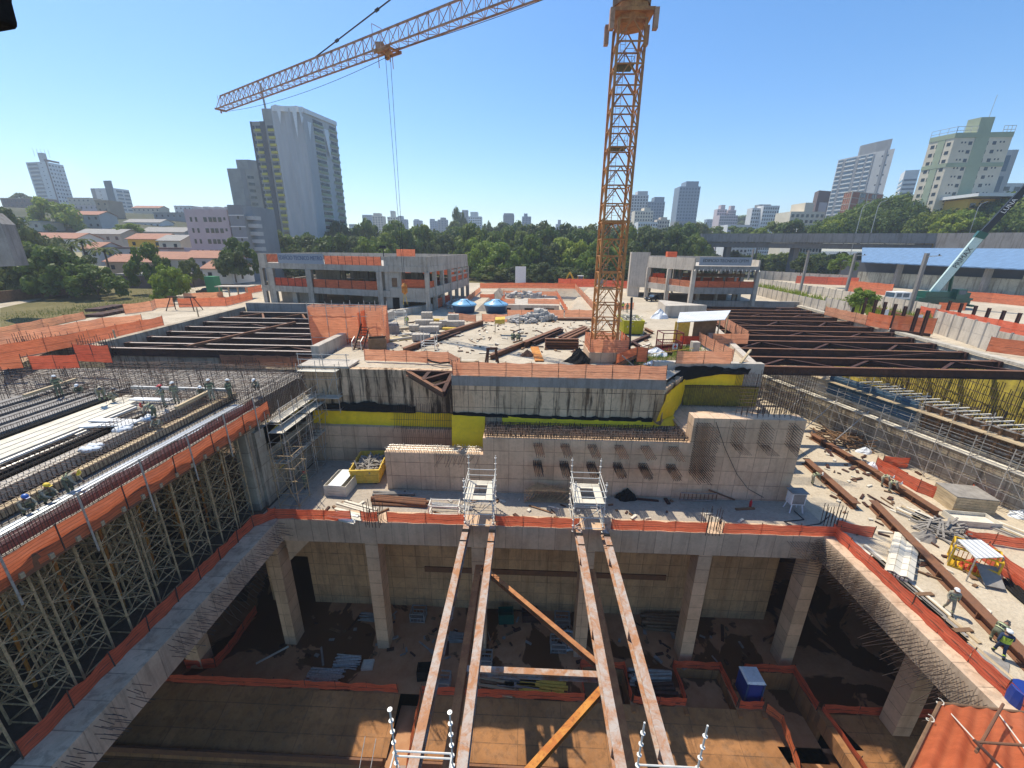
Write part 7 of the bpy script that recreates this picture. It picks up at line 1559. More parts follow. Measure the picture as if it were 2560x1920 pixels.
def body_mesh(pose, nm):
    me = bpy.data.meshes.new('skin_' + nm); ix = {j: i for i, j in enumerate(JN)}
    me.from_pydata([pose[j] for j in JN], [(ix[a], ix[b]) for a, b in ED], []); o = bpy.data.objects.new('tmp', me); COL.objects.link(o)
    md = o.modifiers.new('skin', 'SKIN'); md.use_smooth_shade = True
    for i, j in enumerate(JN):
        r = RAD[j]; o.data.skin_vertices[0].data[i].radius = (r, r * (.72 if j in ('che', 'pel') else 1)); o.data.skin_vertices[0].data[i].use_root = (j == 'pel')
    o.modifiers.new('sub', 'SUBSURF').levels = 1; o.modifiers['sub'].render_levels = 1
    bpy.context.view_layer.update(); out = bpy.data.meshes.new_from_object(o.evaluated_get(bpy.context.evaluated_depsgraph_get())); bpy.data.objects.remove(o); out.name = 'body'
    V = [tuple(v.co) for v in out.vertices]; F = [tuple(p.vertices) for p in out.polygons]; bpy.data.meshes.remove(out)
    mb = MB(); mb.add(V, F)
    for h, e, s in (('hl', 'el', 1), ('hr', 'er', -1)):   # palm with four fingers and a thumb
        p = Vector(pose[h]); d = (p - Vector(pose[e])).normalized(); sd = d.orthogonal().normalized(); sd = Vector((0, 1, 0)) - d * d.y; sd.normalize(); n3 = d.cross(sd)
        for k in range(4):
            a = p + sd * (k - 1.5) * .02 + d * .01; L = (.07, .085, .08, .062)[k]; m_ = a + d * L * .6 + n3 * s * .008; mb.tube(a, m_, .011, 5); mb.tube(m_, m_ + d * L * .5 + n3 * s * .025, .010, 5, .008)
        a = p - d * .01 - sd * .03; mb.tube(a, a - sd * .035 + d * .03, .012, 5); mb.tube(a - sd * .035 + d * .03, a - sd * .03 + d * .065, .011, 5, .009)
    hd = Vector(pose['hed']); tp = Vector(pose['top']); up = (tp - hd).normalized(); fw = Vector((0, -1, 0)); fw = (fw - up * fw.dot(up)).normalized() if abs(fw.dot(up)) < .95 else Vector((0, 0, -1)); rt_ = up.cross(fw)
    mb.tube(hd + fw * .08, hd + fw * .125 - up * .02, .016, 5, .02)
    for s in (-1, 1): mb.tube(hd + rt_ * s * .085, hd + rt_ * s * .11 + up * .01, .03, 6)
    segs = [(np.array(pose[a]), np.array(pose[b]), a, b) for a, b in ED]; mi = []
    for f in mb.f:
        c = np.mean([mb.v[i] for i in f], 0); best = None
        for a, b, na, nb in segs:
            u = np.clip(np.dot(c - a, b - a) / np.dot(b - a, b - a), 0, 1); d = np.linalg.norm(c - a - u * (b - a))
            if best is None or d < best[0]: best = (d, na, nb, u)
        _, na, nb, u = best; k = 0
        if nb in ('pl', 'kl', 'al', 'pr', 'kr', 'ar'): k = 1 if not (nb in ('al', 'ar') and u > .82) else 2
        elif nb in ('tl', 'tr'): k = 2
        elif nb in ('hed', 'top') or (nb in ('hl', 'hr') and u > .8) or (nb == 'nek' and u > .8): k = 3
        mi.append(k)
    mb.m = mi
    return mb, hd, up, fw
BODY = {}
def ring(mb, c, ax, rx, ry, h, side):
    ax = Vector(ax).normalized(); s = Vector(side); s = (s - ax * s.dot(ax)).normalized(); f = ax.cross(s); n = 12; P = []
    for z in (-h / 2, h / 2):
        for i in range(n): a = 2 * math.pi * i / n; P.append(Vector(c) + ax * z + s * rx * math.cos(a) + f * ry * math.sin(a))
    mb.add(P, [(i, (i + 1) % n, n + (i + 1) % n, n + i) for i in range(n)])
def person(loc, pose, pn, rz, label, helmet='h_white', shirt='khaki', trousers='khaki', vest=None, sc=1.0, scr=None):
    key = (pn, shirt, trousers)
    if (pn,) not in BODY: BODY[(pn,)] = body_mesh(pose, pn)
    mb, hd, up, fw = BODY[(pn,)]
    if key not in BODY: BODY[key] = mb.mesh('body', [M[shirt], M[trousers], M['boots'], M['skin']], (0, 0, 0), True)
    t = thing('person', label, 'person', loc, None, rz); t.scale = (sc, sc, sc); obj('body', BODY[key], t)
    hm = MB(); c = hd + up * .035; sd_ = up.cross(fw); n = 12; P = []
    for r, z in ((.128, 0), (.125, .05), (.09, .1), (.03, .125)):
        for i in range(n): a = 2 * math.pi * i / n; P.append(c + up * z + fw * r * 1.12 * math.cos(a) + sd_ * r * math.sin(a))
    hm.add(P, [(k * n + i, k * n + (i + 1) % n, (k + 1) * n + (i + 1) % n, (k + 1) * n + i) for k in range(3) for i in range(n)] + [tuple(range(3 * n, 4 * n)), tuple(reversed(range(n)))])
    hm.bar(c + fw * .1, c + fw * .2, .16, .02, tuple(up)); obj('helmet', hm.mesh('helmet', M[helmet]), t)
    ch_, pe = Vector(pose['che']), Vector(pose['pel']); ax = ch_ - pe; side = Vector(pose['sl']) - Vector(pose['sr']); v = MB()
    if vest == 'full':
        for k in range(5): ring(v, pe.lerp(ch_, .2 + k * .2), ax, .215, .165, ax.length * .22, side)
    else:
        ring(v, pe.lerp(ch_, .95), ax, .212, .163, .06, side); ring(v, pe.lerp(ch_, .35), ax, .20, .155, .06, side)
    for a, b in (('kl', 'al'), ('kr', 'ar')): A_, B_ = Vector(pose[a]), Vector(pose[b]); ring(v, A_.lerp(B_, .5), B_ - A_, .078, .078, .05, (1, 0, 0))
    obj('hi_vis_vest' if vest == 'full' else 'reflective_band', v.mesh('hi_vis_vest', M['hivis' if vest == 'full' else 'band']), t)['kind'] = 'stuff'
    hz_ = MB(); s0_, s1_ = Vector(pose['sl']), Vector(pose['sr'])
    bk = side.normalized().cross(ax.normalized()) * -1
    for s in (s0_, s1_): hz_.bar(s.lerp(ch_, .4) + bk * .13, pe.lerp(ch_, .3) + bk * .13, .05, .02)
    obj('harness', hz_.mesh('harness', M['boots']), t); return t
S2 = lambda x, y, z=1.65: G(x, y, z)
PPL = [((152, 992), REACH, 'reach', 1.2, 'worker with white helmet leaning over at the far left of the slab', 'h_white', 'greenwear', 'greenwear', None, 1.65), ((205, 990), CROUCH, 'crouch', .5, 'worker half hidden behind the bars right of the far left worker', 'h_white', 'greenwear', 'greenwear', None, 1.2),
       ((258, 1004), BEND, 'bend', .9, 'worker with grey helmet bending between slab rebars', 'h_grey', 'khaki', 'greenwear', None, 1.65), ((280, 1005), CROUCH, 'crouch', 2.2, 'crouching worker next to the yellow bag on the slab', 'h_grey', 'khaki', 'khaki', None, 1.4),
       ((414, 1019), REACH, 'reach', -.6, 'standing worker with red helmet on the left slab', 'h_red', 'khaki', 'khaki', None, 1.65), ((444, 1010), STAND, 'stand', .2, 'upright worker with white helmet and harness on the left slab', 'h_white', 'khaki', 'khaki', None, 1.65),
       ((532, 1002), STAND, 'stand', .5, 'standing worker with pale helmet near the tall rebar cage', 'h_white', 'greenwear', 'khaki', None, 1.65), ((388, 1050), BEND, 'bend', -1.3, 'worker with red helmet bending down over the planks', 'h_red', 'khaki', 'greenwear', None, 1.45),
       ((402, 1075), CROUCH, 'crouch', 0, 'crouching worker seen from above under the bending worker', 'h_grey', 'khaki', 'khaki', None, 1.2), ((180, 1235), BEND, 'bend', 1.9, 'worker with yellow helmet bending over the rebar cage', 'h_yellow', 'khaki', 'greenwear', None, .85), ((118, 1258), CROUCH, 'crouch', 1.7, 'worker with yellow helmet crouching low in the rebar cage', 'h_yellow', 'khaki', 'greenwear', None, .95),
       ((70, 1285), CROUCH, 'crouch', 1.4, 'worker with blue helmet in the rebar cage at the left edge', 'h_blue', 'khaki', 'greenwear', None, .9), ((578, 1000), STAND, 'stand', 1.5, 'worker in dark clothes behind the column rebars of the slab', 'h_white', 'greenwear', 'greenwear', None, 1.3), ((645, 975), CROUCH, 'crouch', 0, 'worker of whom only the white helmet shows behind the tall rebar cage', 'h_white', 'khaki', 'khaki', None, 1.3), ((505, 995), CROUCH, 'crouch', .8, 'worker kneeling low among the slab rebars', 'h_white', 'khaki', 'khaki', None, 1.3),
       ((767, 1222), STAND, 'stand', .6, 'worker with red helmet in the shade of the recess', 'h_red', 'greenwear', 'greenwear', None, ZD), ((2368, 1530), WALK, 'walk', -.5, 'worker with pale helmet walking on the sunny right deck', 'h_white', 'khaki', 'khaki', None, ZD),
       ((2482, 1605), BEND, 'bend', 1.9, 'worker with dark helmet bending over the long deck beam', 'h_grey', 'greenwear', 'greenwear', None, ZD), ((2494, 1640), WALK, 'walk', 2.6, 'worker with white helmet and bright vest near the right edge', 'h_white', 'denim', 'denim', 'full', ZD),
       ((2030, 1211), BEND, 'bend', 1.4, 'lone worker bending over a brown beam behind the cabinet', 'h_white', 'greenwear', 'khaki', None, ZD), ((2203, 1215), BEND, 'bend', .9, 'left of two workers bending at the dark rail beam', 'h_white', 'khaki', 'khaki', None, ZD), ((2222, 1229), BEND, 'bend', .7, 'right of two workers bending at the dark rail beam', 'h_white', 'khaki', 'khaki', None, ZD),
       ((1556, 778), WALK, 'walk', 3.0, 'worker in bright vest walking beside the crane mast', 'h_white', 'khaki', 'denim', 'full', 2), ((1567, 782), STAND, 'stand', 3.1, 'worker in dark clothes beside the one in the bright vest', 'h_grey', 'greenwear', 'greenwear', None, 2), ((1018, 818), STAND, 'stand', .3, 'worker in bright vest behind the timber piles', 'h_white', 'khaki', 'khaki', 'full', 2),
       ((1281, 852), CROUCH, 'crouch', 2.6, 'left of two workers sitting on the brown beams under the awning', 'h_grey', 'greenwear', 'greenwear', None, 2.6), ((1295, 853), CROUCH, 'crouch', 2.9, 'right of two workers sitting on the brown beams under the awning', 'h_white', 'greenwear', 'greenwear', None, 2.6)]
for (px, py), pose, pn, rz, lb, h_, s_, t_, v_, z in PPL: person(G(px, py, z), pose, pn, rz, lb, h_, s_, t_, v_)
WIN = {}
def winmesh(w, h, mat, d=.12):
    k = (round(w, 2), round(h, 2), mat, d)
    if k not in WIN: WIN[k] = MB().box(-w / 2, w / 2, -d / 2, d / 2, 0, h).mesh('window', M[mat])
    return WIN[k]
def face_windows(t, a, b, ztop, zb, cols, fh, first=1.2, joined=False, skipz=0):
    """cols: (u, width, height, material[, depth]); a to b runs left to right seen from outside"""
    a, b = Vector((a[0], a[1], 0)), Vector((b[0], b[1], 0)); ang = math.atan2((b - a).y, (b - a).x); rel = Vector(t.location); J = {}
    z = ztop - first
    while z > zb + skipz:
        for c in cols:
            u, w, h, mat = c[:4]; nm = c[4] if len(c) > 4 else 'window'; dd = .9 if nm == 'balcony' else .12
            p = a.lerp(b, u)
            if joined: J.setdefault((mat, nm), MB()).cbox((p.x, p.y, z - h), w, dd, h, ang)
            else:
                o = obj(nm, winmesh(w, h, mat, dd), t); o.location = (p.x - rel.x, p.y - rel.y, z - h - rel.z); o.rotation_euler.z = ang
        z -= fh
    for (mat, nm), mb in J.items(): mb.build(nm + '_rows', M[mat], t, kind='stuff')
def tower(label, pl, pm, pr, Yn, zb, wall, name='apartment_tower', group=None):
    m = WY(*pm, Yn); l = G(*pl, m.z); r = G(*pr, m.z)
    t = thing(name, label, 'building', (m.x, m.y, zb), group); n = l + r - m
    MB().prism([(l.x, l.y), (m.x, m.y), (r.x, r.y), (n.x, n.y)], zb, m.z).build('wall', M[wall], t)
    return t, l, m, r, n
def slab3(t, l, m, r, n, z0, z1, grow, mat, name):
    c = (l + m + r + n) / 4; P = [c + (p - c) * grow for p in (l, m, r, n)]
    MB().prism([(p.x, p.y) for p in P], z0, z1).build(name, M[mat], t)
def vstrip(t, a, b, u0, u1, z0, z1, mat, out=.1, name='wall_strip'):
    p, q = a.lerp(b, u0), a.lerp(b, u1); MB().bar((p.x, p.y, (z0 + z1) / 2), (q.x, q.y, (z0 + z1) / 2), out * 2, z1 - z0).build(name, M[mat], t)
paint('cream', (0.62, 0.55, 0.43)); paint('sage', (0.33, 0.38, 0.27)); paint('lightgrey', (0.44, 0.44, 0.43)); paint('midgrey', (0.24, 0.25, 0.26)); paint('darkgrey', (0.10, 0.105, 0.115)); paint('pinkish', (0.50, 0.42, 0.42)); paint('teal', (0.05, 0.11, 0.14)); paint('offwhite', (0.62, 0.62, 0.60))
paint('brickred', (0.36, 0.13, 0.075)); paint('brownc', (0.15, 0.11, 0.10)); paint('beige', (0.50, 0.43, 0.34)); paint('bluegrey', (0.20, 0.26, 0.32)); paint('net_grey', (0.44, 0.45, 0.46), scale=.12, var=.2, stretch=(1, 1, .15)); paint('dull_yellow', (0.48, 0.43, 0.09)); paint('rawgrey', (0.29, 0.29, 0.275), var=.2); paint('tan', (0.36, 0.28, 0.2)); paint('ochre', (0.62, 0.38, 0.06))
t, l, m, r, n = tower('cream tower block with sage green stripes on the right hill', (2326, 346), (2391, 333), (2536, 330), 185, 25, 'cream')
H = m.z
for a, b, u0, u1 in ((m, r, .36, .60), (l, m, .38, .66)): vstrip(t, a, b, u0, u1, 25, H, 'sage', .12)
for z0, z1 in ((H - 1.6, H + .1), (H - 11.6, H - 10.2)):
    for a, b in ((m, r), (l, m)): vstrip(t, a, b, 0, 1, z0, z1, 'sage', .18, 'wall_band')
face_windows(t, m, r, H - 1.6, 27, [(.15, .5, .6, 'glass'), (.21, .5, .6, 'glass'), (.30, 1.2, 1.2, 'glass'), (.40, .9, 1.2, 'glass'), (.49, .5, .6, 'glass'), (.58, 1.2, 1.3, 'glass'), (.72, 1.2, 1.2, 'glass'), (.82, .5, .6, 'glass'), (.88, .5, .6, 'glass')], 2.95, 1.3)
face_windows(t, l, m, H - 1.6, 27, [(.2, 1.2, 1.2, 'glass'), (.48, 2.2, 1.4, 'glass'), (.64, .6, 1.4, 'glass'), (.83, 1.2, 1.2, 'glass')], 2.95, 1.3)
a = m.lerp(r, .36); b = m.lerp(r, .6); dn = (n - r) * .5; MB().prism([(a.x, a.y + .2), (b.x, b.y + .2), (b.x + dn.x, b.y + dn.y), (a.x + dn.x, a.y + dn.y)], H, H + 5.2).build('lift_tower', M['sage'], t)
for a, b in ((l, m), (m, m.lerp(r, .36)), (m.lerp(r, .8), r)):
    for z in (.9, 2.2): MB().bar((a.x, a.y, H + z), (b.x, b.y, H + z), .12, .15).build('roof_rail', M['galv'], t)
    for k in range(4): p = a.lerp(b, k / 3); MB().bar((p.x, p.y, H), (p.x, p.y, H + 2.2), .12, .12).build('roof_post', M['galv'], t)
MB().tube((a.x - 4, a.y + 3, H + 5), (a.x - 3.6, a.y + 3, H + 13), .08, 4).build('antenna', M['galv'], t)
t, l, m, r, n = tower('dark glazed tower rising behind the cream and green tower', (2500, 376), (2535, 374), (2548, 374), 215, 28, 'lightgrey')
face_windows(t, l, m, m.z - 2, 32, [(.4, 5, 6.5, 'glass_blue')], 8.5, .2)
t, l, m, r, n = tower('tall grey tower with rows of white balconies', (2096, 400), (2190, 380), (2238, 371), 330, 28, 'lightgrey')
H = m.z; L_ = (m - l).length
for u0, u1 in ((.17, .24), (.52, .60), (.78, .82), (.96, .99)): vstrip(t, l, m, u0, u1, 30, H - 1, 'midgrey', .3)
face_windows(t, l, m, H, 32, [(u, L_ * w, 2.0, 'glass_blue') for u, w in ((.09, .14), (.38, .26), (.69, .15), (.89, .12))], 3.0, .8)
face_windows(t, l, m, H, 32, [(u, L_ * w, .75, 'offwhite', 'balcony') for u, w in ((.09, .15), (.38, .27), (.69, .16), (.89, .13))], 3.0, 2.3)
face_windows(t, m, r, H, 32, [(.42, .9, .9, 'glass'), (.72, .9, .9, 'glass')], 6.0, 3)
vstrip(t, m, r, .5, .64, 30, H, 'midgrey', .3)
c = (l + m + r + n) / 4; slab3(t, l.lerp(m, .5), m, r, n, H, H + 6.5, .8, 'midgrey', 'roof_block')
t, l, m, r, n = tower('unfinished red brick block with pale concrete frame below the balcony tower', (2112, 481), (2132, 478), (2208, 486), 262, 25, 'brickred')
for a, b in ((l, m), (m, r)):
    for z in range(7): vstrip(t, a, b, 0, 1, m.z - .3 - z * 3.2, m.z - z * 3.2, 'beige', .15, 'floor_edge')
    for k in range(5): vstrip(t, a, b, k / 4 - .012, k / 4 + .012, 26, m.z, 'beige', .2, 'frame_column')
face_windows(t, m, r, m.z, 28, [(.35, 6, 2.4, 'glass'), (.72, 5, 2.4, 'glass')], 3.2, .5, skipz=6)
t, l, m, r, n = tower('brown tower with white window panels left of the balcony tower', (2037, 481), (2048, 476), (2078, 478), 300, 20, 'brownc')
vstrip(t, m, r, .25, .9, 22, m.z - 7, 'lightgrey', .2); face_windows(t, m, r, m.z - 8, 24, [(.4, 2, 2, 'glass_blue'), (.7, 2, 2, 'glass_blue')], 3.2)
t, l, m, r, n = tower('white tower with dark horizontal window bands left of the cream tower', (2252, 436), (2264, 426), (2300, 424), 385, 25, 'offwhite')
for z in range(14):
    for a, b in ((l, m), (m, r)): vstrip(t, a, b, 0.08, .97, m.z - 8 - z * 3.4, m.z - 6.6 - z * 3.4, 'glass_blue', .2, 'window_band')
def block(label, pxl, pxr, pyt, Y, depth, zb, wall, cols=None, fh=3.2, first=1.5, name='apartment_block', joined=True, group=None, top=None, rz=0):
    a, b = WY(pxl, pyt, Y), WY(pxr, pyt, Y); z = (a.z + b.z) / 2
    t = thing(name, label, 'building', ((a.x + b.x) / 2, Y, zb), group)
    sh = depth * a.x / Y * .0
    MB().prism([(a.x, Y), (b.x, Y), (b.x + sh, Y + depth), (a.x + sh, Y + depth)], zb, z).build('wall', M[wall], t)
    if cols: face_windows(t, (a.x, Y - .02), (b.x, Y - .02), z, zb + 2, cols, fh, first, joined)
    if top: MB().box(lerp(a.x, b.x, top[0]), lerp(a.x, b.x, top[1]), Y + 1, Y + depth - 1, z, z + top[2]).build('roof_box', M[wall], t)
    return t, a, b, z
def c4(n, w, h, mat='glass'): return [((i + .5) / n, w, h, mat) for i in range(n)]
FAR = [('pale blue office block, leftmost of the far skyline', 905, 927, 537, 700, 'bluegrey', 4, None), ('beige block right of the pale blue office block', 930, 957, 540, 640, 'beige', 4, (.1, .7, 4)), ('beige block with roof masts in front of the hoist ropes', 968, 995, 542, 620, 'cream', 4, (.3, .6, 8)), ('blue grey block just right of the hoist ropes', 996, 1016, 548, 700, 'bluegrey', 3, (0, .5, 5)), ('small blue grey block right of the hoist ropes', 1033, 1053, 551, 750, 'bluegrey', 3, (.1, .6, 2)),
       ('pale blue block left of the single tall trees', 1074, 1092, 552, 720, 'bluegrey', 3, (0, .6, 3)), ('square grey block next to the pale blue one', 1094, 1117, 549, 650, 'midgrey', 3, (.3, .8, 3)), ('pale block behind the single tall tree', 1139, 1155, 530, 700, 'bluegrey', 2, None), ('dark slim tower behind the single tall tree', 1155, 1169, 525, 680, 'midgrey', 2, None), ('white office tower with vertical stripes beside the dark slim tower', 1171, 1203, 541, 620, 'offwhite', 6, (.15, .7, 6)),
       ('dark unfinished tower with open top floor in the middle skyline', 1258, 1285, 537, 600, 'midgrey', 5, (.05, .95, 2)), ('blue glass tower right of the unfinished tower', 1305, 1328, 541, 640, 'bluegrey', 3, (.2, .6, 4)), ('small stepped tower far left of the crane mast', 1390, 1407, 560, 900, 'bluegrey', 2, (.3, .7, 8)), ('low pale block beside the small stepped tower', 1408, 1430, 564, 1000, 'bluegrey', 3, None), ('thin tower far left of the crane mast', 1446, 1454, 565, 1000, 'midgrey', 2, None),
       ('white apartment tower seen through the crane mast', 1535, 1556, 551, 500, 'offwhite', 3, None), ('tall grey tower just right of the crane mast', 1580, 1622, 487, 520, 'lightgrey', 6, (.35, .95, 4)), ('cream apartment block in front of the tall grey tower', 1588, 1634, 527, 450, 'cream', 7, (.5, .85, 3)), ('dark glass tower behind the cream apartments', 1622, 1663, 504, 520, 'bluegrey', 6, (.35, .95, 5)), ('low white apartments right of the crane mast', 1596, 1645, 555, 380, 'offwhite', 8, None), ('pale beige apartments between mast and dark tower', 1643, 1675, 549, 390, 'beige', 5, (.3, .8, 2)),
       ('tall dark blue tower standing alone right of the crane', 1700, 1752, 466, 480, 'bluegrey', 7, (.3, .9, 5)), ('low podium at the foot of the tall dark blue tower', 1690, 1742, 553, 470, 'midgrey', 6, None), ('left of the pinkish twin towers', 1794, 1818, 523, 560, 'pinkish', 4, (.35, .8, 5)), ('right of the pinkish twin towers', 1821, 1841, 525, 560, 'pinkish', 4, (.3, .8, 5)), ('pinkish slab in front of the twin towers', 1800, 1846, 538, 540, 'pinkish', 8, None), ('small far block left of the twin towers', 1768, 1790, 548, 800, 'bluegrey', 3, None),
       ('white and pink apartments right of the twin towers', 1882, 1916, 520, 420, 'offwhite', 6, None), ('dark stair core between two white apartment blocks', 1899, 1928, 511, 425, 'midgrey', 2, None), ('white apartments with red stripes left of the low houses', 1910, 1950, 514, 415, 'offwhite', 7, None), ('low cream block below the brown tower', 1978, 2064, 529, 270, 'cream', 7, (.4, .65, 5)), ('white arcaded house at the foot of the brown tower', 1995, 2068, 566, 235, 'offwhite', 9, None), ('white sheds left of the arcaded house', 1820, 1880, 562, 330, 'offwhite', 6, None),
       ('white building at the right edge on the hill', 2508, 2640, 458, 215, 'offwhite', 5, None), ('ochre house with pale flat roof on the right hill', 2424, 2575, 497, 175, 'ochre', 6, None)]
for lb, x0, x1, yt, Y, mat, n, top in FAR:
    a, b = WY(x0, yt, Y), WY(x1, yt, Y); w = (b.x - a.x) / n; zb_ = min(hgt((a.x + b.x) / 2, Y) - 4, a.z - 4)
    block(lb, x0, x1, yt, Y, max(8, (b.x - a.x) * .8), zb_, mat, c4(n, w * .55, 1.7 if n > 2 else 2.0, 'glass_blue' if mat in ('bluegrey', 'midgrey') else 'glass'), top=top, group=None)
slab = MB(); a, b = WY(2418, 492, 174), WY(2590, 494, 174); slab.box(a.x, b.x, 170, 186, a.z - .2, a.z + .9); slab.solo('flat_roof', M['offwhite'], 'pale flat roof slab of the ochre house', 'roof')
t, l, m, r, n = tower('white tower with rounded balconies standing on the left hill', (64, 406), (112, 404), (158, 413), 360, 25, 'offwhite')
H = m.z; L_ = (m - l).length
face_windows(t, l, m, H, 28, [(.33, L_ * .5, 1.9, 'midgrey'), (.78, 1.2, .5, 'glass')], 3.0, 1.0)
face_windows(t, l, m, H, 28, [(.33, L_ * .46, .9, 'offwhite', 'balcony')], 3.0, 2.6)
face_windows(t, m, r, H, 28, [(.2, 1.3, 1.3, 'glass'), (.38, 1.1, 1.2, 'glass'), (.55, 1.1, 1.2, 'glass'), (.72, 1.4, 1.3, 'glass'), (.92, 1.6, .6, 'glass')], 3.0, 1.6)
vstrip(t, m, r, .02, .08, 26, H + .5, 'brownc', .2); slab3(t, l.lerp(m, .6), m, m.lerp(r, .35), n, H, H + 7, .6, 'lightgrey', 'roof_block'); vstrip(t, m, r, .0, .8, H + .5, H + 2.0, 'brownc', .3)
for k in range(5): p = l.lerp(r, .3 + k * .1); MB().tube((p.x, p.y, H + 5), (p.x, p.y, H + 11), .1, 4).build('antenna', M['galv'], t)
t, l, m, r, n = tower('white and teal apartment block right of the left hill tower', (226, 471), (282, 470), (322, 475), 390, 20, 'offwhite')
H = m.z; vstrip(t, l, m, .0, .18, 22, H, 'midgrey', .2); vstrip(t, l, m, .68, 1, 20, H + 6, 'teal', .4); face_windows(t, l, m, H, 24, [(.4, .9, 1, 'glass'), (.84, 1.2, 1.2, 'offwhite')], 3.1, 2)
face_windows(t, m, r, H, 24, [(.35, 5, 2.0, 'teal'), (.8, 5, 2.0, 'teal')], 3.1, 1.5); face_windows(t, m, r, H, 24, [(.35, 5, .8, 'lightgrey', 'balcony'), (.8, 5, .8, 'lightgrey', 'balcony')], 3.1, 2.8)
t, l, m, r, n = tower('tall unfinished tower wrapped in pale grey netting', (682, 277), (760, 280), (840, 313), 188, 0, 'net_grey')
H = m.z
P = []; nn = 26; face = lambda u: l.lerp(m, u * 1.9) if u < .526 else m.lerp(r, (u - .526) / .474)
for j in range(9):
    for i in range(nn * 2 + 1):
        u = i / (nn * 2); p = face(u); o_ = Vector((p.x, p.y, 0)); d = Vector((-.35, -1, 0)) * (.5 + .35 * math.sin(u * 26) + .25 * math.sin(u * 61 + j)); z = lerp(2, H + 1.2 + .8 * math.sin(u * 19) , j / 8); P.append((o_.x + d.x, o_.y + d.y, z))
w_ = nn * 2 + 1
mb = MB(); mb.add(P, [(j * w_ + i, j * w_ + i + 1, (j + 1) * w_ + i + 1, (j + 1) * w_ + i) for j in range(8) for i in range(w_ - 1) if i < 30]); mb.build('facade_netting', M['net_grey'], t, True)
for k, u in enumerate((.12, .38, .5, .6)): p = face(u); p2 = face(u + .09); MB().add([(p.x - .6, p.y - 1.7, H + 1.5), (p2.x - .6, p2.y - 1.7, H + 1.5), ((p.x + p2.x) / 2 - .6, p.y - 1.8, H - 5 - k % 2 * 5)], [(0, 1, 2)]).build('loose_net', M['white_tarp'], t)
vstrip(t, l, m, 0, 1, H - .3, H + 1.6, 'white_tarp', .9, 'net_hem'); vstrip(t, m, r, 0, 1, H - .3, H + 1.3, 'white_tarp', .5, 'net_hem')
p, q = m.lerp(r, .62), m.lerp(r, .8); MB().add([(p.x - .6, p.y - .9, H), (q.x - .6, q.y - .9, H), (q.x - .6, q.y - .9, H - 13), (p.x + 1, p.y - .9, H - 14), (p.x - .2, p.y - .9, H - 6)], [(4, 3, 2, 1, 0)]).build('loose_net', M['white_tarp'], t)
L_ = (r - m).length
face_windows(t, m, r, H, 6, [(.38, L_ * .3, 1.3, 'glass'), (.85, L_ * .2, 1.3, 'glass')], 2.95, 1.4); face_windows(t, m, r, H, 6, [(.38, L_ * .3, .9, 'sage', 'balcony'), (.85, L_ * .28, .9, 'sage', 'balcony')], 2.95, 2.7)
t, l, m, r, n = tower('grey unfinished tower with rows of yellow balconies beside the netted tower', (625, 304), (690, 303), (700, 303), 205, 0, 'rawgrey')
H = m.z; L_ = (m - l).length
for u0, u1 in ((.38, .56), (0, .06)): vstrip(t, l, m, u0, u1, 1, H, 'darkgrey', .3)
face_windows(t, l, m, H, 6, [(.28, L_ * .2, 1.3, 'glass'), (.74, L_ * .22, 1.3, 'glass'), (.1, L_ * .08, 1.3, 'glass')], 2.95, 1.6); face_windows(t, l, m, H, 6, [(.26, L_ * .22, 1.0, 'dull_yellow', 'balcony'), (.78, L_ * .24, 1.0, 'dull_yellow', 'balcony')], 2.95, 2.9)
MB().box(m.x - 6, m.x - .5, m.y + .5, m.y + 6, H, H + 5).build('lift_tower', M['rawgrey'], t); MB().bar((m.x - 5, m.y + 2, H + 5), (m.x - 5.6, m.y + 2, H + 15), .6, .6).build('mast_hoist', M['midgrey'], t)
for lb, pl, pm, pr, Y, c in (('blank grey tower with stepped top left of the yellow balconies', (567, 421), (600, 421), (645, 424), 215, 'rawgrey'), ('taller grey slab directly behind the blank grey tower', (589, 399), (618, 399), (650, 402), 228, 'rawgrey')):
    t, l, m, r, n = tower(lb, pl, pm, pr, Y, 2, c)
    vstrip(t, m, r, 0, .25, 3, m.z, 'midgrey', .2)
    if Y == 215: face_windows(t, m, r, m.z, 8, [(.42, 1.3, 1.3, 'glass'), (.60, 1.3, 1.3, 'glass')], 3.0, 3)
t, a, b, z = block('pinkish white apartment block with dark window rows below the grey towers', 458, 566, 523, 128, 15, 2, 'pinkish', [(.13, .6, 1.3, 'glass'), (.25, .6, 1.3, 'glass'), (.46, 1.0, 1.3, 'glass'), (.58, 1.0, 1.3, 'glass'), (.68, 1.0, 1.3, 'glass'), (.80, 1.0, 1.3, 'glass'), (.91, .6, .8, 'glass')], 3.1, 2.2, joined=False)
for k in range(4): MB().box(lerp(a.x, b.x, .1 + .25 * k), lerp(a.x, b.x, .22 + .25 * k), 130, 133, z, z + .9).build('water_box', M['lightgrey'], t)
MB().box(a.x - 3, a.x - .01, 128.5, 140, 2, 12).build('annex', M['pinkish'], t)
t, a, b, z = block('dark grey flank of flats with pale bands right of the pink block', 567, 604, 512, 127, 16, 2, 'midgrey', [(.6, .5, .8, 'glass')], 3.1, 3, joined=False)
for k in range(4): MB().box(a.x - .1, b.x + .1, 126.9, 126.99, z - 3 - 3.1 * k, z - 2.7 - 3.1 * k).build('wall_band', M['offwhite'], t)
for k in range(5): MB().box(b.x - .2, b.x + 2.6, 128 + k * .3, 131, z - 4 - k * 2.2, z - 2.9 - k * 2.2).build('air_shaft', M['lightgrey'], t)
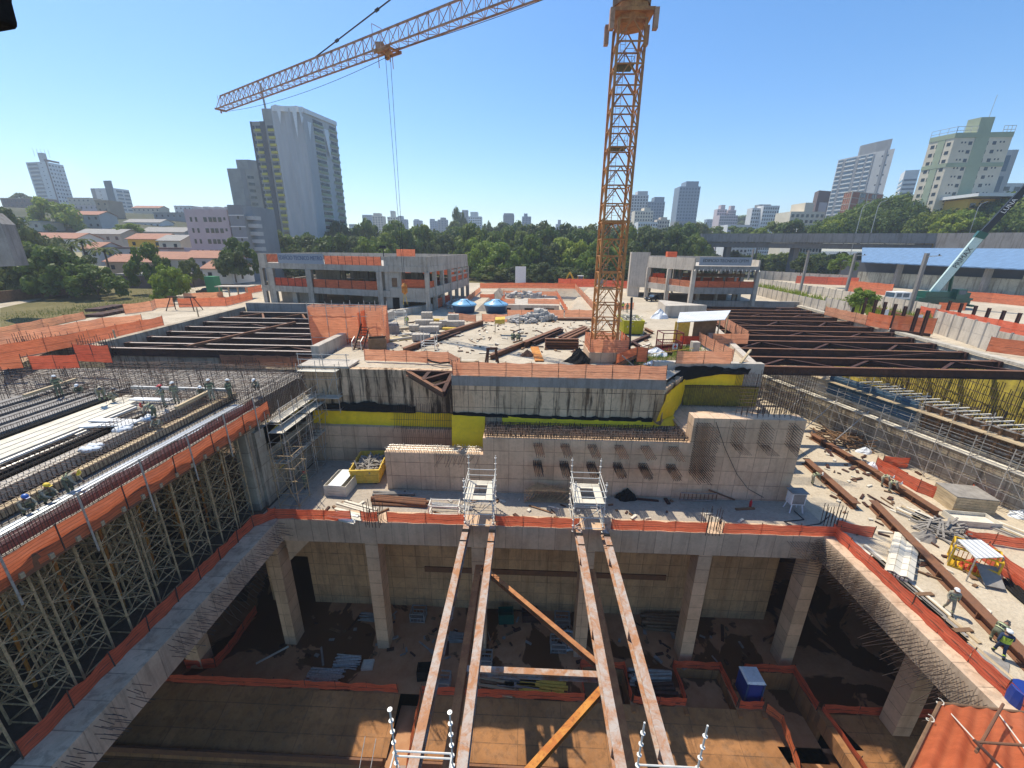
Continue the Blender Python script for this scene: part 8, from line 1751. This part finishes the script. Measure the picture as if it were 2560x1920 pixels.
def house(lb, x0, x1, ye, yb, Y, roof, wall, kind='gable', d=9, rh=1.8):
    a, b = WY(x0, ye, Y), WY(x1, ye, Y); ze = (a.z + b.z) / 2; zb = min(WY((x0 + x1) / 2, yb, Y).z, ze - 2.2) - 1.5
    t = thing('house', lb, 'house', ((a.x + b.x) / 2, Y, zb), 'houses on the left slope'); MB().box(a.x, b.x, Y, Y + d, zb, ze).build('wall', M[wall], t); o = .5
    if kind == 'gable':
        ym = Y + d / 2
        for s, (ya, yb_) in enumerate(((Y - o, ym), (Y + d + o, ym))):
            MB().add([(a.x - o, ya, ze - .1), (b.x + o, ya, ze - .1), (b.x + o, yb_, ze + rh), (a.x - o, yb_, ze + rh)] + [(a.x - o, ya, ze + .05), (b.x + o, ya, ze + .05), (b.x + o, yb_, ze + rh + .15), (a.x - o, yb_, ze + rh + .15)], [(3, 2, 1, 0), (4, 5, 6, 7), (0, 1, 5, 4), (1, 2, 6, 5), (2, 3, 7, 6), (3, 0, 4, 7)]).build('roof', M[roof], t)
        for x in (a.x, b.x): MB().add([(x, Y, ze), (x, Y + d, ze), (x, ym, ze + rh)], [(0, 1, 2)]).build('gable', M[wall], t)
    else: MB().box(a.x - .2, b.x + .2, Y - .2, Y + d, ze, ze + .5).build('roof', M[roof], t)
    W_ = b.x - a.x; n = max(2, int(W_ / 3.2))
    face_windows(t, (a.x, Y - .03), (b.x, Y - .03), ze, zb + 2.0, [((i + .5) / n, 1.0, 1.1, 'glass') for i in range(n)], 3.0, .9)
HS = [('long low brown house at the top left under the cloud', 0, 110, 497, 528, 300, 'tan', 'brownc', 'flat'), ('brown flat block at the foot of the left hill tower', 95, 165, 520, 560, 250, 'tan', 'tan', 'flat'), ('plain beige block between the two left hill towers', 168, 224, 496, 520, 330, 'tan', 'beige', 'flat'), ('pinkish row house below the plain beige block', 146, 246, 513, 540, 290, 'beige', 'pinkish', 'flat'), ('tall narrow brown block before the teal apartments', 237, 268, 503, 560, 240, 'tan', 'tan', 'flat'), ('pale terracotta roofed house below the narrow brown block', 178, 246, 537, 575, 200, 'tile', 'lightgrey', 'gable'),
      ('white house at the left edge with dark roof line', 0, 66, 545, 575, 190, 'tile_grey', 'offwhite', 'flat'), ('small house with blue water tank left of the hill tree', 50, 100, 555, 590, 175, 'tile_grey', 'beige', 'flat'), ('row of pale houses right of the teal apartments', 330, 398, 520, 535, 330, 'tile', 'beige', 'gable'), ('dark warehouse in the middle of the left slope', 383, 470, 533, 552, 260, 'tile_grey', 'midgrey', 'flat'), ('white house with small tiled roof beside the warehouse', 310, 400, 556, 570, 230, 'tile_grey', 'offwhite', 'gable'),
      ('small far white blocks left of the pink apartments', 435, 478, 516, 535, 350, 'lightgrey', 'offwhite', 'flat'), ('grey gabled house left of the pink apartments', 352, 460, 580, 612, 165, 'tile_grey', 'lightgrey', 'gable'), ('long pale roofed house under the hill tree', 190, 300, 585, 625, 155, 'tile_grey', 'beige', 'gable'), ('terracotta house left of the long pale roof', 60, 190, 596, 618, 140, 'tile', 'offwhite', 'gable'), ('orange walled house with terracotta roof in mid slope', 318, 405, 598, 615, 140, 'tile', 'ochre', 'gable'), ('pale yellow house right of the orange walled house', 395, 450, 602, 625, 136, 'tile_grey', 'cream', 'gable'),
      ('dark brown long roofed house with white gable wall', 205, 420, 622, 650, 124, 'brownc', 'lightgrey', 'flat'), ('white gable wall house left of the dark long roof', 202, 242, 622, 652, 122, 'tile', 'offwhite', 'gable'), ('big terracotta roofed house by the palms', 262, 400, 655, 690, 112, 'tile', 'tan', 'gable'), ('second terracotta roofed house right of the big one', 370, 470, 648, 680, 114, 'tile', 'beige', 'gable'), ('third terracotta roofed house near the pink apartments', 455, 560, 645, 690, 115, 'tile', 'pinkish', 'gable'), ('small white annex with tiled porch by the street', 505, 575, 672, 695, 106, 'tile', 'offwhite', 'gable'), ('low shop front below the terracotta roofs', 290, 440, 690, 705, 105, 'tile_grey', 'brownc', 'flat'),
      ('small house below the yellow balcony tower', 655, 705, 612, 625, 160, 'tile', 'beige', 'gable'), ('brown house right of the small house under the towers', 712, 758, 606, 622, 170, 'tan', 'brownc', 'gable')]
for h_ in HS: house(*h_)
for k, (px, py, w) in enumerate(((880, 560, 8), (920, 566, 10), (1055, 570, 10), (1225, 575, 14), (1345, 575, 9))): block(ORD[k] + ' small far white house from the left under the skyline', px - w, px + w, py, 520, 10, -4, 'offwhite', c4(3, 2, 1.2), group='small far houses')
q = [WY(-30, 530, 60), WY(4, 560, 60), WY(40, 665, 60), WY(-30, 668, 60)]
MB().add([*q, *[p + Vector((-1, 2.5, 0)) for p in q]], [(3, 2, 1, 0), (4, 5, 6, 7), (0, 1, 5, 4), (1, 2, 6, 5), (2, 3, 7, 6), (3, 0, 4, 7)]).solo('concrete_pier', M['grey_c'], 'slanting grey concrete pier at the left edge above the dark trees', 'pier')
va, vb = WY(1600, 590, 225), WY(1760, 584, 195); vc = WY(2345, 583, 152); vd = WY(2700, 580, 122)
t = thing('road_viaduct', 'long grey elevated road with a solid parapet across the right', 'viaduct', (vb.x, vb.y, 2))
for a, b, h in ((va, vb, 2.8), (vb, vc, 3.3), (vc, vd, 6.5)):
    MB().bar(a - Vector((0, 0, h / 2)), b - Vector((0, 0, h / 2)), .5, h).build('parapet', M['viaduct'], t)
    o = Vector((1.5, 7, 0)); MB().bar(a + o - Vector((0, 0, h - .3)), b + o - Vector((0, 0, h - .3)), 13, .6).build('deck', M['viaduct'], t)
    for s in (1.2, 9): MB().bar(a + Vector((.3, s, -h - 1.2)), b + Vector((.3, s, -h - 1.2)), .9, 1.9).build('girder', M['viaduct_dark'], t)
    n = max(1, int((b - a).length / 24))
    for i in range(n):
        p = a.lerp(b, (i + .5) / n); MB().box(p.x - 1, p.x + 1, p.y + 3, p.y + 6, 1, p.z - h - 2).build('pier', M['viaduct_dark'], t)
qa, qb = G(2140, 712, 2), G(2640, 748, 2)
t = thing('station_shed', 'long station building with a blue corrugated roof and graffiti wall', 'building', qa)
e0, e1 = WY(2154, 654, qa.y - 2), WY(2640, 676, qb.y - 2); r0, r1 = WY(2156, 619, qa.y + 11), WY(2640, 622, qb.y + 11)
MB().add([e0, e1, r1, r0, e0 - Vector((0, 0, .3)), e1 - Vector((0, 0, .3)), r1 - Vector((0, 0, .3)), r0 - Vector((0, 0, .3))], [(0, 1, 2, 3), (7, 6, 5, 4), (0, 4, 5, 1), (1, 5, 6, 2), (2, 6, 7, 3), (3, 7, 4, 0)]).build('roof', M['blue_roof'], t)
for k in range(9):
    a, b = qa.lerp(qb, k / 9), qa.lerp(qb, (k + 1) / 9); MB().bar(a + Vector((0, .4, 2.2)), b + Vector((0, .4, 2.2)), .3, 4.4).build('wall_panel', M['graffiti'], t)
MB().bar(qa + Vector((0, 9, 4)), qb + Vector((0, 9, 4)), .3, 8).build('back_wall', M['darkgrey'], t)
for px in (2232, 2448, 2600):
    p = G(px, 712 + (px - 2140) * .075, 2); MB().box(p.x - .7, p.x + .7, p.y - .9, p.y + .1, 2, e0.z - .3).build('pier', M['grey_c'], t)
r_ = random.Random(5)
for k in range(60):   # scrawled strokes sprayed on the wall
    u = r_.uniform(.02, .95); p = qa.lerp(qb, u) + Vector((0, .2, r_.uniform(.9, 3.4))); d = (qb - qa).normalized(); MB().bar(p, p + d * r_.uniform(-.7, .7) + Vector((0, 0, r_.uniform(-1.0, 1.0))), .02, .13).build('graffiti_stroke', M['letter_dark'], t)
def panel_wall(l, h, label, z=2.0, w=1.9, grp='pale panel walls by the railway'):
    P = [G(x, y, z) for x, y in l]; t = thing('panel_wall', label, 'wall', P[0], grp)
    for a, b in zip(P, P[1:]):
        n = max(1, int((b - a).length / w)); d = (b - a) / n; dn = d.normalized()
        for i in range(n):
            p = a + d * i
            for k in range(2): MB().bar(p + dn * .1 + Vector((0, 0, h * (k + .5) / 2)), p + d - dn * .1 + Vector((0, 0, h * (k + .5) / 2)), .1, h / 2 - .03).build('panel', M['pale'], t)
            MB().bar(p, p + Vector((0, 0, h + .1)), .2, .2, (0, 1, 0)).build('post', M['grey_c'], t)
panel_wall([(1892, 712), (2120, 752), (2345, 792)], 2.1, 'far pale panel wall in front of the green mobile crane', w=2.4)
panel_wall([(1886, 736), (2060, 781)], 2.1, 'middle pale panel wall beyond the right trench', w=2.4)
panel_wall([(2058, 778), (2124, 795)], 2.6, 'pale panel wall piece ending at the dark posts')
panel_wall([(2325, 828), (2478, 880)], 3.0, 'near pale panel wall at the right of the trench', w=2.2)
panel_wall([(2480, 862), (2600, 890)], 1.8, 'lower pale panel wall at the right edge')
panel_wall([(1890, 697), (2120, 712)], 3.2, 'tall stained panel wall under the viaduct', w=3)
for k, px in enumerate((2128, 2152, 2176, 2198, 2222, 2246, 2276, 2300)):
    p = G(px, 790 + k * 7.5, 2); MB().ibeam(p, p + Vector((0, 0, 3.6)), .35, .3, .06, (0, 1, 0)).solo('steel_post', M['steel_dark'], ORD[k] + ' dark steel post from the left between the panel walls', 'post', 'dark steel posts by the trench')
for k, px in enumerate((2362, 2390, 2424, 2456, 2492, 2530)):
    p = G(px, 795 + k * 8, 2); MB().ibeam(p, p + Vector((0, 0, 3.0)), .35, .3, .06, (0, 1, 0)).solo('steel_post', M['steel_dark'], ORD[k] + ' dark steel post from the left behind the near panel wall', 'post', 'dark steel posts behind the near panel wall')
MB().bar(G(2128, 770, 2) + Vector((0, 0, 1.2)), G(2330, 826, 2) + Vector((0, 0, 1.2)), .25, .3).solo('steel_rail', M['steel_brown'], 'long brown rail joining the dark steel posts', 'rail'); MB().bar(G(2225, 826, 2.3), G(2326, 838, 2.3), .4, .4).solo('steel_sill', M['steel_dark'], 'dark sill beam at the foot of the steel posts', 'beam')
for (px, py), lb in (((2212, 778), 'small white notice on the steel post'), ((2296, 792), 'small pale blue notice on the steel post')): MB().cbox(G(px, py + 10, 3.2), .9, .06, .9).solo('notice', M['white'], lb, 'notice')
for l, lb in (([(1886, 722), (2090, 772)], 'left railway track between the panel walls'),):
    a, b = G(*l[0], 2), G(*l[1], 2); t = thing('railway_track', lb, 'railway track', a); d = (b - a).normalized(); s = Vector((-d.y, d.x, 0))
    for k in (-.8, .8): MB().bar(a + s * k + Vector((0, 0, .25)), b + s * k + Vector((0, 0, .25)), .1, .18).build('rail', M['steel_brown'], t)
    for i in range(int((b - a).length / 1.2)): c = a + d * i * 1.2 + Vector((0, 0, .08)); MB().bar(c - s * 1.2, c + s * 1.2, .3, .15).build('sleeper', M['plank_grey'], t)
for b_, tp, lb in (((1999, 733), (2022, 626), 'grey concrete utility pole left of the blue roof'), ((2110, 747), (2138, 633), 'grey concrete utility pole in front of the blue roof corner'), ((2268, 792), (2319, 633), 'tall grey concrete utility pole before the green crane'), ((1870, 700), (1892, 622), 'thin pole behind the grey sign of the right frame building'), ((1880, 690), (1901, 620), 'thin pole with lamp near the viaduct')):
    p = G(*b_, 2); q = WY(*tp, p.y); t = thing('utility_pole', lb, 'pole', p, 'utility poles')
    MB().bar(p, Vector((p.x, p.y, q.z)), .5, .5, (0, 1, 0)).build('pole', M['viaduct'], t); MB().bar((p.x, p.y - .3, q.z - .5), (p.x + 2.2, p.y - .3, q.z - .4), .12, .12).build('cross_arm', M['galv'], t); MB().lathe((p.x + 1.8, p.y - .3, q.z - .4), [(.08, 0), (.14, .1), (.08, .3)], 6).build('insulator', M['cable'], t)
for k, (px, py, yt) in enumerate(((2140, 582, 522), (2178, 580, 516), (2424, 582, 520), (2535, 580, 550))):
    p = WY(px, py, 165); q = WY(px, yt, 165); t = thing('street_lamp', ORD[k] + ' curved street lamp from the left above the viaduct', 'street lamp', p, 'street lamps along the viaduct')
    MB().tube((p.x, 165, p.z - 8), (p.x, 165, q.z), .12, 5).build('post', M['galv'], t); MB().path([(p.x, 165, q.z), (p.x + .6, 165, q.z + 1.4), (p.x + 2.6, 165, q.z + 2.2)], .1, 5).build('lamp_arm', M['galv'], t)
mc = G(2318, 768, 2); MC = thing('mobile_crane', 'dark green mobile crane with white cab and long raised boom', 'mobile crane', mc)
def mcb(nm, x0, x1, y0, y1, z0, z1, m): return MB().box(mc.x + x0, mc.x + x1, mc.y + y0, mc.y + y1, 2 + z0, 2 + z1).build(nm, M[m], MC)
mcb('chassis', -7.5, 7.0, -1.3, 1.3, .9, 1.7, 'crane_green'); mcb('deck', -3.5, 7.3, -1.35, 1.35, 1.72, 2.1, 'crane_green')
cb = mcb('cab', -8.3, -5.0, -1.25, 1.25, 1.2, 3.1, 'white')
for x0, x1 in ((-8.0, -7.0), (-6.7, -5.5)): o = MB().box(mc.x + x0, mc.x + x1, mc.y - 1.29, mc.y - 1.26, 4.1, 4.9); oo = obj('cab_window', o.mesh('cab_window', M['glass_blue'], (mc.x, mc.y, 2)), cb)
oo = obj('windscreen', MB().box(-8.34, -8.31, -1.1, 1.1, 2.1, 2.95).mesh('windscreen', M['glass_blue']), cb)
mcb('turntable', -2.2, 5.2, -1.2, 1.2, 2.12, 3.3, 'crane_green'); mcb('operator_cab', 3.2, 5.0, -2.0, -.6, 1.9, 3.9, 'crane_green'); mcb('operator_window', 3.4, 4.8, -2.04, -2.0, 2.9, 3.7, 'glass_blue'); mcb('counterweight', 5.21, 6.6, -1.25, 1.25, 2.0, 3.2, 'crane_green')
for x in (-6.3, -4.6, 1.5, 3.2, 4.9):
    for y in (-1.15, 1.15): MB().tube((mc.x + x, mc.y + y - .25, 2.6), (mc.x + x, mc.y + y + .25, 2.6), .6, 14).build('wheel', M['rubber'], MC)
for x in (-3, 6.5): mcb('outrigger', x - .2, x + .2, -2.6, 2.6, .5, .9, 'crane_green')
p0 = Vector((mc.x + .2, mc.y, 5.0)); p1 = WY(2452, 588, mc.y - 2); p2 = WY(2580, 452, mc.y - 4)
dB = (p1 - p0).normalized(); MB().bar(p0, p1, 1.0, 1.3).build('boom', M['boom_mint'], MC); MB().bar(p0 + Vector((.55, -.02, -.45)), p1 + Vector((.55, -.02, -.45)), .9, .35).build('boom_underside', M['crane_green'], MC)
MB().bar(p1, p2, .8, 1.0).build('boom_extension', M['cable'], MC); MB().bar(p1 - dB * .6, p1 + dB * .6, 1.2, 1.5).build('boom_collar', M['crane_green'], MC); MB().bar(Vector((mc.x + 3.5, mc.y, 4.6)), p0.lerp(p1, .45), .45, .45).build('luffing_cylinder', M['crane_green'], MC)
pm_ = p0.lerp(p1, .62); lt = lettering('PRIMAX', 1.15, 'letter_dark', MC, (0, 0, 0), (0, 0, 0)); nB = dB.cross(Vector((0, 0, 1))).normalized(); nB = nB if nB.y < 0 else -nB; uB = nB.cross(dB)
lt.matrix_local = Matrix.Translation(pm_ - mc + nB * .54) @ Matrix((dB, uB, nB)).transposed().to_4x4()
pm_ = p1.lerp(p2, .55); lt = lettering('LUNA', 1.0, 'white', MC, (0, 0, 0), (0, 0, 0)); d2 = (p2 - p1).normalized(); n2 = d2.cross(Vector((0, 0, 1))).normalized(); n2 = n2 if n2.y < 0 else -n2
lt.matrix_local = Matrix.Translation(pm_ - mc + n2 * .44) @ Matrix((d2, n2.cross(d2), n2)).transposed().to_4x4()
P = [G(x, y, 2) for x, y in ((240, 715), (360, 700), (480, 690))]
for a, b, lb in zip(P, P[1:], ('low grey street wall behind the grass bank, left part', 'low grey street wall behind the grass bank, right part')): MB().bar(a + Vector((0, 0, 1.0)), b + Vector((0, 0, 1.0)), .3, 2.0).solo('street_wall', M['grey_c'], lb, 'wall')
MB().bar(G(-40, 762, 2) + Vector((0, 0, 1)), G(240, 728, 2) + Vector((0, 0, 1)), .4, 2.2).solo('street_wall', M['plywood'], 'dark retaining wall below the big trees at far left', 'wall')
for (px, py), lb, bd in (((345, 700), 'white car parked in front of the terracotta roofed houses', 'white'), ((520, 735), 'dark car parked beside the green portable cabin', 'car_black')): car(G(px, py, 2), .1, lb, bd)
c = G(540, 742, 2); MB().cbox(c, 2.0, 2.0, 4.4).solo('green_cabin', paint('cabin_green', (0.05, 0.22, 0.10)), 'tall green cabin among the left site fences', 'cabin')
c = G(595, 745, 2); t = thing('open_shelter', 'flat roofed open shelter right of the green cabin', 'shelter', c); MB().cbox(c + Vector((0, 0, 2.4)), 7, 3, .2, .1).build('roof', M['pale'], t)
for x in (-3, -1, 1, 3): MB().cbox(c + Vector((x, -1, 0)), .2, .2, 2.4).build('post', M['plank'], t)
for k in range(9): MB().cbox(G(242 + (k % 5) * 18, 792 - (k // 5) * 7 - (k % 5) * 3.4, 2) + Vector((0, 0, .45 * (k // 5))), 2.2, 1.2, .45, .2).solo('steel_bundle', M['steel_dark'], ORD[k % 5] + (' upper' if k > 4 else ' lower') + ' dark steel bundle from the left by the left fences', 'steel bundle', 'steel bundles on the left site')
for (px, py, py2), lb in (((296, 700, 628), 'thin street pole before the palms'), ((455, 690, 632), 'street pole between terracotta roofs'), ((565, 700, 640), 'street pole beside the pink apartments'), ((497, 795, 768), 'short yellowish post on the left trench wall'), ((290, 850, 825), 'leaning stake at the near end of the left trench wall')):
    p = G(px, py, 2); q = WY(px - 3, py2, p.y); MB().tube(p, (p.x, p.y, q.z), .1, 5).solo('thin_pole', M['plank'], lb, 'pole')
def crown_mesh(nm, rx, rz, nclump, nleaf, leaf, seed, flat=False, mat='leafA'):
    r = random.Random(seed); V = []; F = []; lobes = []
    for i in range(nclump):
        a = r.uniform(0, 6.283); el = r.uniform(-.35, 1) if not flat else r.uniform(.0, 1); q = r.uniform(.62, 1.0)
        cz = math.sin(el * 1.45); cr = math.cos(el * 1.45); lobes.append((Vector((rx * q * cr * math.cos(a), rx * q * cr * math.sin(a), rz * q * cz)), r.uniform(.16, .3) * rx))
    for c, s in lobes:
        for k in range(nleaf):
            d = Vector((r.gauss(0, 1), r.gauss(0, 1), r.gauss(0, .8))).normalized() * s * r.uniform(.55, 1.05); d.z *= .75; p = c + d
            nr = (d.normalized() + Vector((r.uniform(-.7, .7), r.uniform(-.7, .7), r.uniform(-.2, .9)))).normalized(); u = nr.orthogonal().normalized(); ang = r.uniform(0, 6.28); v = nr.cross(u); u, v = u * math.cos(ang) + v * math.sin(ang), v * math.cos(ang) - u * math.sin(ang); L = leaf * r.uniform(.6, 1.4)
            n = len(V); V += [p - u * L, p - v * L * .6, p + u * L, p + v * L * .6]; F.append((n, n + 1, n + 2, n + 3))
    mb = MB(); mb.v = [tuple(p) for p in V]; mb.f = F; mb.m = [0] * len(F); return mb.mesh(nm, M[mat])
def trunk_mesh(h, r, spread, seed):
    q = random.Random(seed); mb = MB(); mb.tube((0, 0, -.5), (0, 0, h * .55), r, 7, r * .7)
    for k in range(6):
        a = k * 1.05 + q.uniform(-.3, .3); p = Vector((spread * .55 * math.cos(a), spread * .55 * math.sin(a), h * q.uniform(.8, 1.05))); mb.tube((0, 0, h * q.uniform(.4, .55)), p, r * .5, 5, r * .15)
    return mb.mesh('trunk', M['bark'])
CR = {k: [crown_mesh('crown', 5, 4.2, 46, 95, .34, 10 * i + 3, False, 'leaf' + k) for i in range(2)] for k in 'ABC'}
UM = [crown_mesh('crown', 8, 3.0, 70, 110, .38, 77 + i, True, 'leafA') for i in range(2)]
TRK = [trunk_mesh(6, .35, 5, 1), trunk_mesh(6, .3, 5, 2)]
TN = [0]
def tree(x, y, zb, h, w, k, label, group, umb=False):
    i = TN[0]; TN[0] += 1; t = thing('broadleaf_tree', label, 'tree', (x, y, zb), group, i * 2.4)
    c = obj('crown', (UM[i % 2] if umb else CR[k][i % 2]), t); s = w / (16 if umb else 10); c.scale = (s, s, (h * .5 / 3.0 if umb else h * .58 / 4.2)); c.location.z = h * .55 if umb else h * .45
    tr_ = obj('trunk', TRK[i % 2], t); tr_.scale = (h / 12, h / 12, h / 11)
rt = random.Random(21)
def trow(n, x0, x1, Y, h0, h1, w, lab, grp, kinds='AABC', zb=1.9):
    for i in range(n):
        px = lerp(x0, x1, (i + .5) / n) + rt.uniform(-8, 8); yy = Y + rt.uniform(-6, 6); k = kinds[rt.randrange(len(kinds))]; p = WY(px, 640, yy)
        tree(p.x, yy, zb, rt.uniform(h0, h1), w * rt.uniform(.85, 1.25), k, (ORD[i] + ' ' + lab) % {'A': 'dark green', 'B': 'fresh green', 'C': 'olive green'}[k], grp)
g_ = 'trees behind the building site'; gr_ = 'bushes under the viaduct'
trow(7, 690, 990, 150, 13, 16, 13, '%s broadleaf tree from the left behind the roof of the sign building', g_, 'ABBC')
trow(10, 1185, 1590, 152, 11, 14.5, 12, '%s broadleaf tree from the left in the front row behind the excavation', g_, 'ABBC')
trow(24, 700, 1600, 143, 4.5, 6.5, 9, '%s bush from the left in the hedge behind the excavation', g_, 'ACA')
trow(12, 960, 1720, 172, 16, 19, 15, '%s broadleaf tree from the left in the second row behind the site', g_, 'AAAC')
trow(14, 740, 1740, 200, 18, 22, 17, '%s broadleaf tree from the left in the third row behind the site', g_, 'AAC')
trow(16, 800, 1760, 250, 18, 24, 20, '%s tree from the left at the far edge of the wood', g_, 'AC')
trow(14, 1730, 2180, 196, 8, 11, 13, '%s bush from the left in the dark hedge under the viaduct', gr_, 'ACA')
trow(7, 1570, 1735, 182, 12, 17, 14, '%s tree from the left between the right frame building and the viaduct', g_, 'ABA')
for px, py, Y, h, q_ in ((1146, 545, 330, 30, 'left'), (1216, 560, 330, 22, 'right'), (1160, 560, 335, 24, 'middle')): p = WY(px, 600, Y); tree(p.x, Y, 1.9, h + 6, h * .5, 'A', q_ + ' of three tall trees standing out above the far wood', g_)
gl = 'trees at the left edge'
for q_, (px, Y, h, w, k) in enumerate(((10, 88, 10, 13, 'A'), (60, 84, 10, 12, 'C'), (110, 88, 10.5, 13, 'A'), (160, 84, 9.5, 12, 'A'), (205, 88, 8, 10, 'C'), (235, 82, 6.5, 9, 'A'), (90, 104, 14, 13, 'C'), (40, 112, 15, 13, 'A'), (130, 112, 13, 12, 'C'))):
    p = WY(px, 700, Y); tree(p.x, Y, 1.9, h, w, k, ORD[q_] + (' dark' if k == 'A' else ' olive') + ' tree of the big clump at the left edge', gl)
for px, yb, Y, h, w, k, lb in ((390, 722, 93, 9.5, 8, 'A', 'dark round tree in front of the terracotta roofs'), (440, 750, 84, 7, 6.5, 'B', 'fresh green young tree by the dark trestle'), (425, 755, 82, 4, 5, 'B', 'low bright green bush by the dark trestle'), (485, 712, 96, 6, 5, 'C', 'thin olive tree near the low shop front'), (606, 690, 108, 9, 9, 'A', 'dark tree between the pink apartments and the sign building'), (590, 700, 104, 7, 8, 'C', 'olive tree left of the sign building'), (685, 625, 150, 7, 10, 'C', 'small tree below the yellow balcony tower'),
                               (150, 598, 185, 16, 20, 'B', 'large fresh green tree on the slope below the left hill tower'), (330, 600, 165, 6, 12, 'B', 'low green tree on the slope among the roofs'), (25, 625, 120, 12, 10, 'C', 'olive tree beside the slanting pier'), (60, 512, 330, 8, 14, 'C', 'small tree on the top of the left hill'), (2150, 772, 74, 3.6, 4.5, 'B', 'leafy bush at the foot of the middle utility pole')):
    p = WY(px, yb, Y); tree(p.x, Y, p.z - .3, h, w, k, lb, gl)
for px, Y, yb, h, lb in ((205, 100, 705, 8, 'leftmost palm tree before the houses'), (232, 98, 700, 8.5, 'second palm tree from the left before the houses'), (285, 96, 712, 7.5, 'palm tree in front of the big terracotta roof')):
    p = WY(px, yb, Y); t = thing('palm_tree', lb, 'palm tree', p, 'palm trees'); MB().tube((p.x, p.y, p.z - 1), (p.x, p.y, p.z + h), .22, 6, .16).build('trunk', M['bark'], t)
    for k in range(16):
        a = k * 2.4; L = 3.0; P = []
        for j in range(6): u = j / 5; P.append(Vector((p.x + L * u * math.cos(a), p.y + L * u * math.sin(a), p.z + h + 1.4 * math.sin(u * 2.4) * (1 if k % 2 else .5) - 1.2 * u * u)))
        mb = MB(); s = Vector((-math.sin(a), math.cos(a), 0))
        for j in range(5): mb.add([P[j] - s * .3 + Vector((0, 0, -.15)), P[j], P[j + 1], P[j + 1] - s * .3 * (1 - j / 5) + Vector((0, 0, -.15))], [(0, 1, 2, 3)]); mb.add([P[j] + s * .3 + Vector((0, 0, -.15)), P[j], P[j + 1], P[j + 1] + s * .3 * (1 - j / 5) + Vector((0, 0, -.15))], [(0, 1, 2, 3)])
        mb.build('frond', M['leafC'], t)
gr = 'trees on the right hill'
for q_, (px, py, Y, w, h) in enumerate(((2085, 560, 195, 16, 10), (2125, 545, 202, 20, 12), (2165, 530, 205, 22, 14), (2205, 517, 206, 24, 14), (2250, 510, 205, 26, 14), (2300, 512, 196, 24, 14), (2345, 500, 205, 26, 15), (2390, 512, 190, 24, 14), (2435, 535, 176, 22, 13), (2480, 520, 178, 24, 14), (2520, 512, 176, 24, 14), (2570, 505, 172, 24, 14), (2230, 545, 192, 22, 12), (2330, 548, 184, 22, 12), (2160, 562, 198, 18, 10), (2280, 560, 188, 20, 10), (2540, 545, 165, 22, 12))):
    p = WY(px, py, Y); tree(p.x, Y, p.z - h * .95, h, w, 'A', ORD[q_] + ' wide dark umbrella tree on the hill, counted from the left', gr, True)
for q_, (px, py, Y, w, h, k) in enumerate(((2420, 530, 172, 14, 12, 'B'), (2385, 545, 170, 12, 10, 'B'), (2095, 552, 192, 10, 9, 'B'), (1935, 560, 235, 14, 10, 'A'), (1985, 555, 225, 16, 12, 'A'), (1900, 575, 230, 12, 8, 'B'), (1850, 570, 260, 18, 10, 'A'), (1790, 572, 265, 18, 10, 'A'), (1740, 575, 270, 16, 10, 'C'), (1860, 545, 560, 40, 22, 'A'), (1960, 540, 500, 26, 16, 'C'), (2110, 640, 135, 7, 5, 'B'), (2010, 645, 140, 7, 5, 'C'), (1750, 640, 175, 8, 6, 'B'))):
    p = WY(px, py, Y); tree(p.x, Y, p.z - h * .95, h, w, k, {'A': 'dark tree', 'B': 'bright green tree', 'C': 'olive tree'}[k] + ' at ' + ('the cream tower', 'the ochre house', 'the brick block', 'the twin towers', 'the white apartments', 'the white sheds', 'the blue tower podium', 'the road viaduct start', 'the far woods', 'the far round hill', 'the low cream block', 'the blue roof', 'the left utility pole', 'the CPTM building')[q_] + ' on the right', gr)
def tufts(pts, n, h, spread, mat, name, label, seed):
    r = random.Random(seed); mb = MB()
    for k in range(n):
        a, b = pts[r.randrange(len(pts) - 1):][:2]; p = a.lerp(b, r.random()) + Vector((r.gauss(0, spread), r.gauss(0, spread), 0)); q = p + Vector((r.uniform(-.3, .3), r.uniform(-.3, .3), h * r.uniform(.5, 1.2))); s = Vector((r.uniform(-1, 1), r.uniform(-1, 1), 0)).normalized() * h * .09
        mb.add([p - s, p + s, q], [(0, 1, 2)])
    mb.solo(name, M[mat], label, 'grass', kind='stuff')
tufts(PG([(1895, 718), (2090, 765), (2140, 775), (2330, 815)], 2), 2600, 1.5, 1.3, 'leafB', 'wild_grass', 'tall wild grass growing along the railway walls', 1)
tufts(PG([(1580, 905), (1640, 895), (1700, 880), (1740, 870)], 2), 900, .45, 1.0, 'leafB', 'weeds', 'green weeds on the ground right of the crane base', 2)
tufts(PG([(20, 800), (200, 775), (330, 755), (440, 725)], 2), 2500, .4, 3.0, 'leafC', 'wild_grass', 'short dry grass on the bank at the left', 3)
hz_me = MB().box(-1500, 1500, -60, 1450, -26, 135).mesh('haze', []); hz_o = obj('haze', hz_me); hz_o['kind'] = 'stuff'
hm_ = bpy.data.materials.new('haze_air'); hm_.use_nodes = True; ht = hm_.node_tree; ht.nodes.clear()
hv = ht.nodes.new('ShaderNodeVolumePrincipled'); hv.inputs['Color'].default_value = (0.80, 0.89, 1.0, 1); hv.inputs['Density'].default_value = 0.00048; hv.inputs['Anisotropy'].default_value = 0.3
ho = ht.nodes.new('ShaderNodeOutputMaterial'); ht.links.new(hv.outputs[0], ho.inputs['Volume']); hz_me.materials.append(hm_)
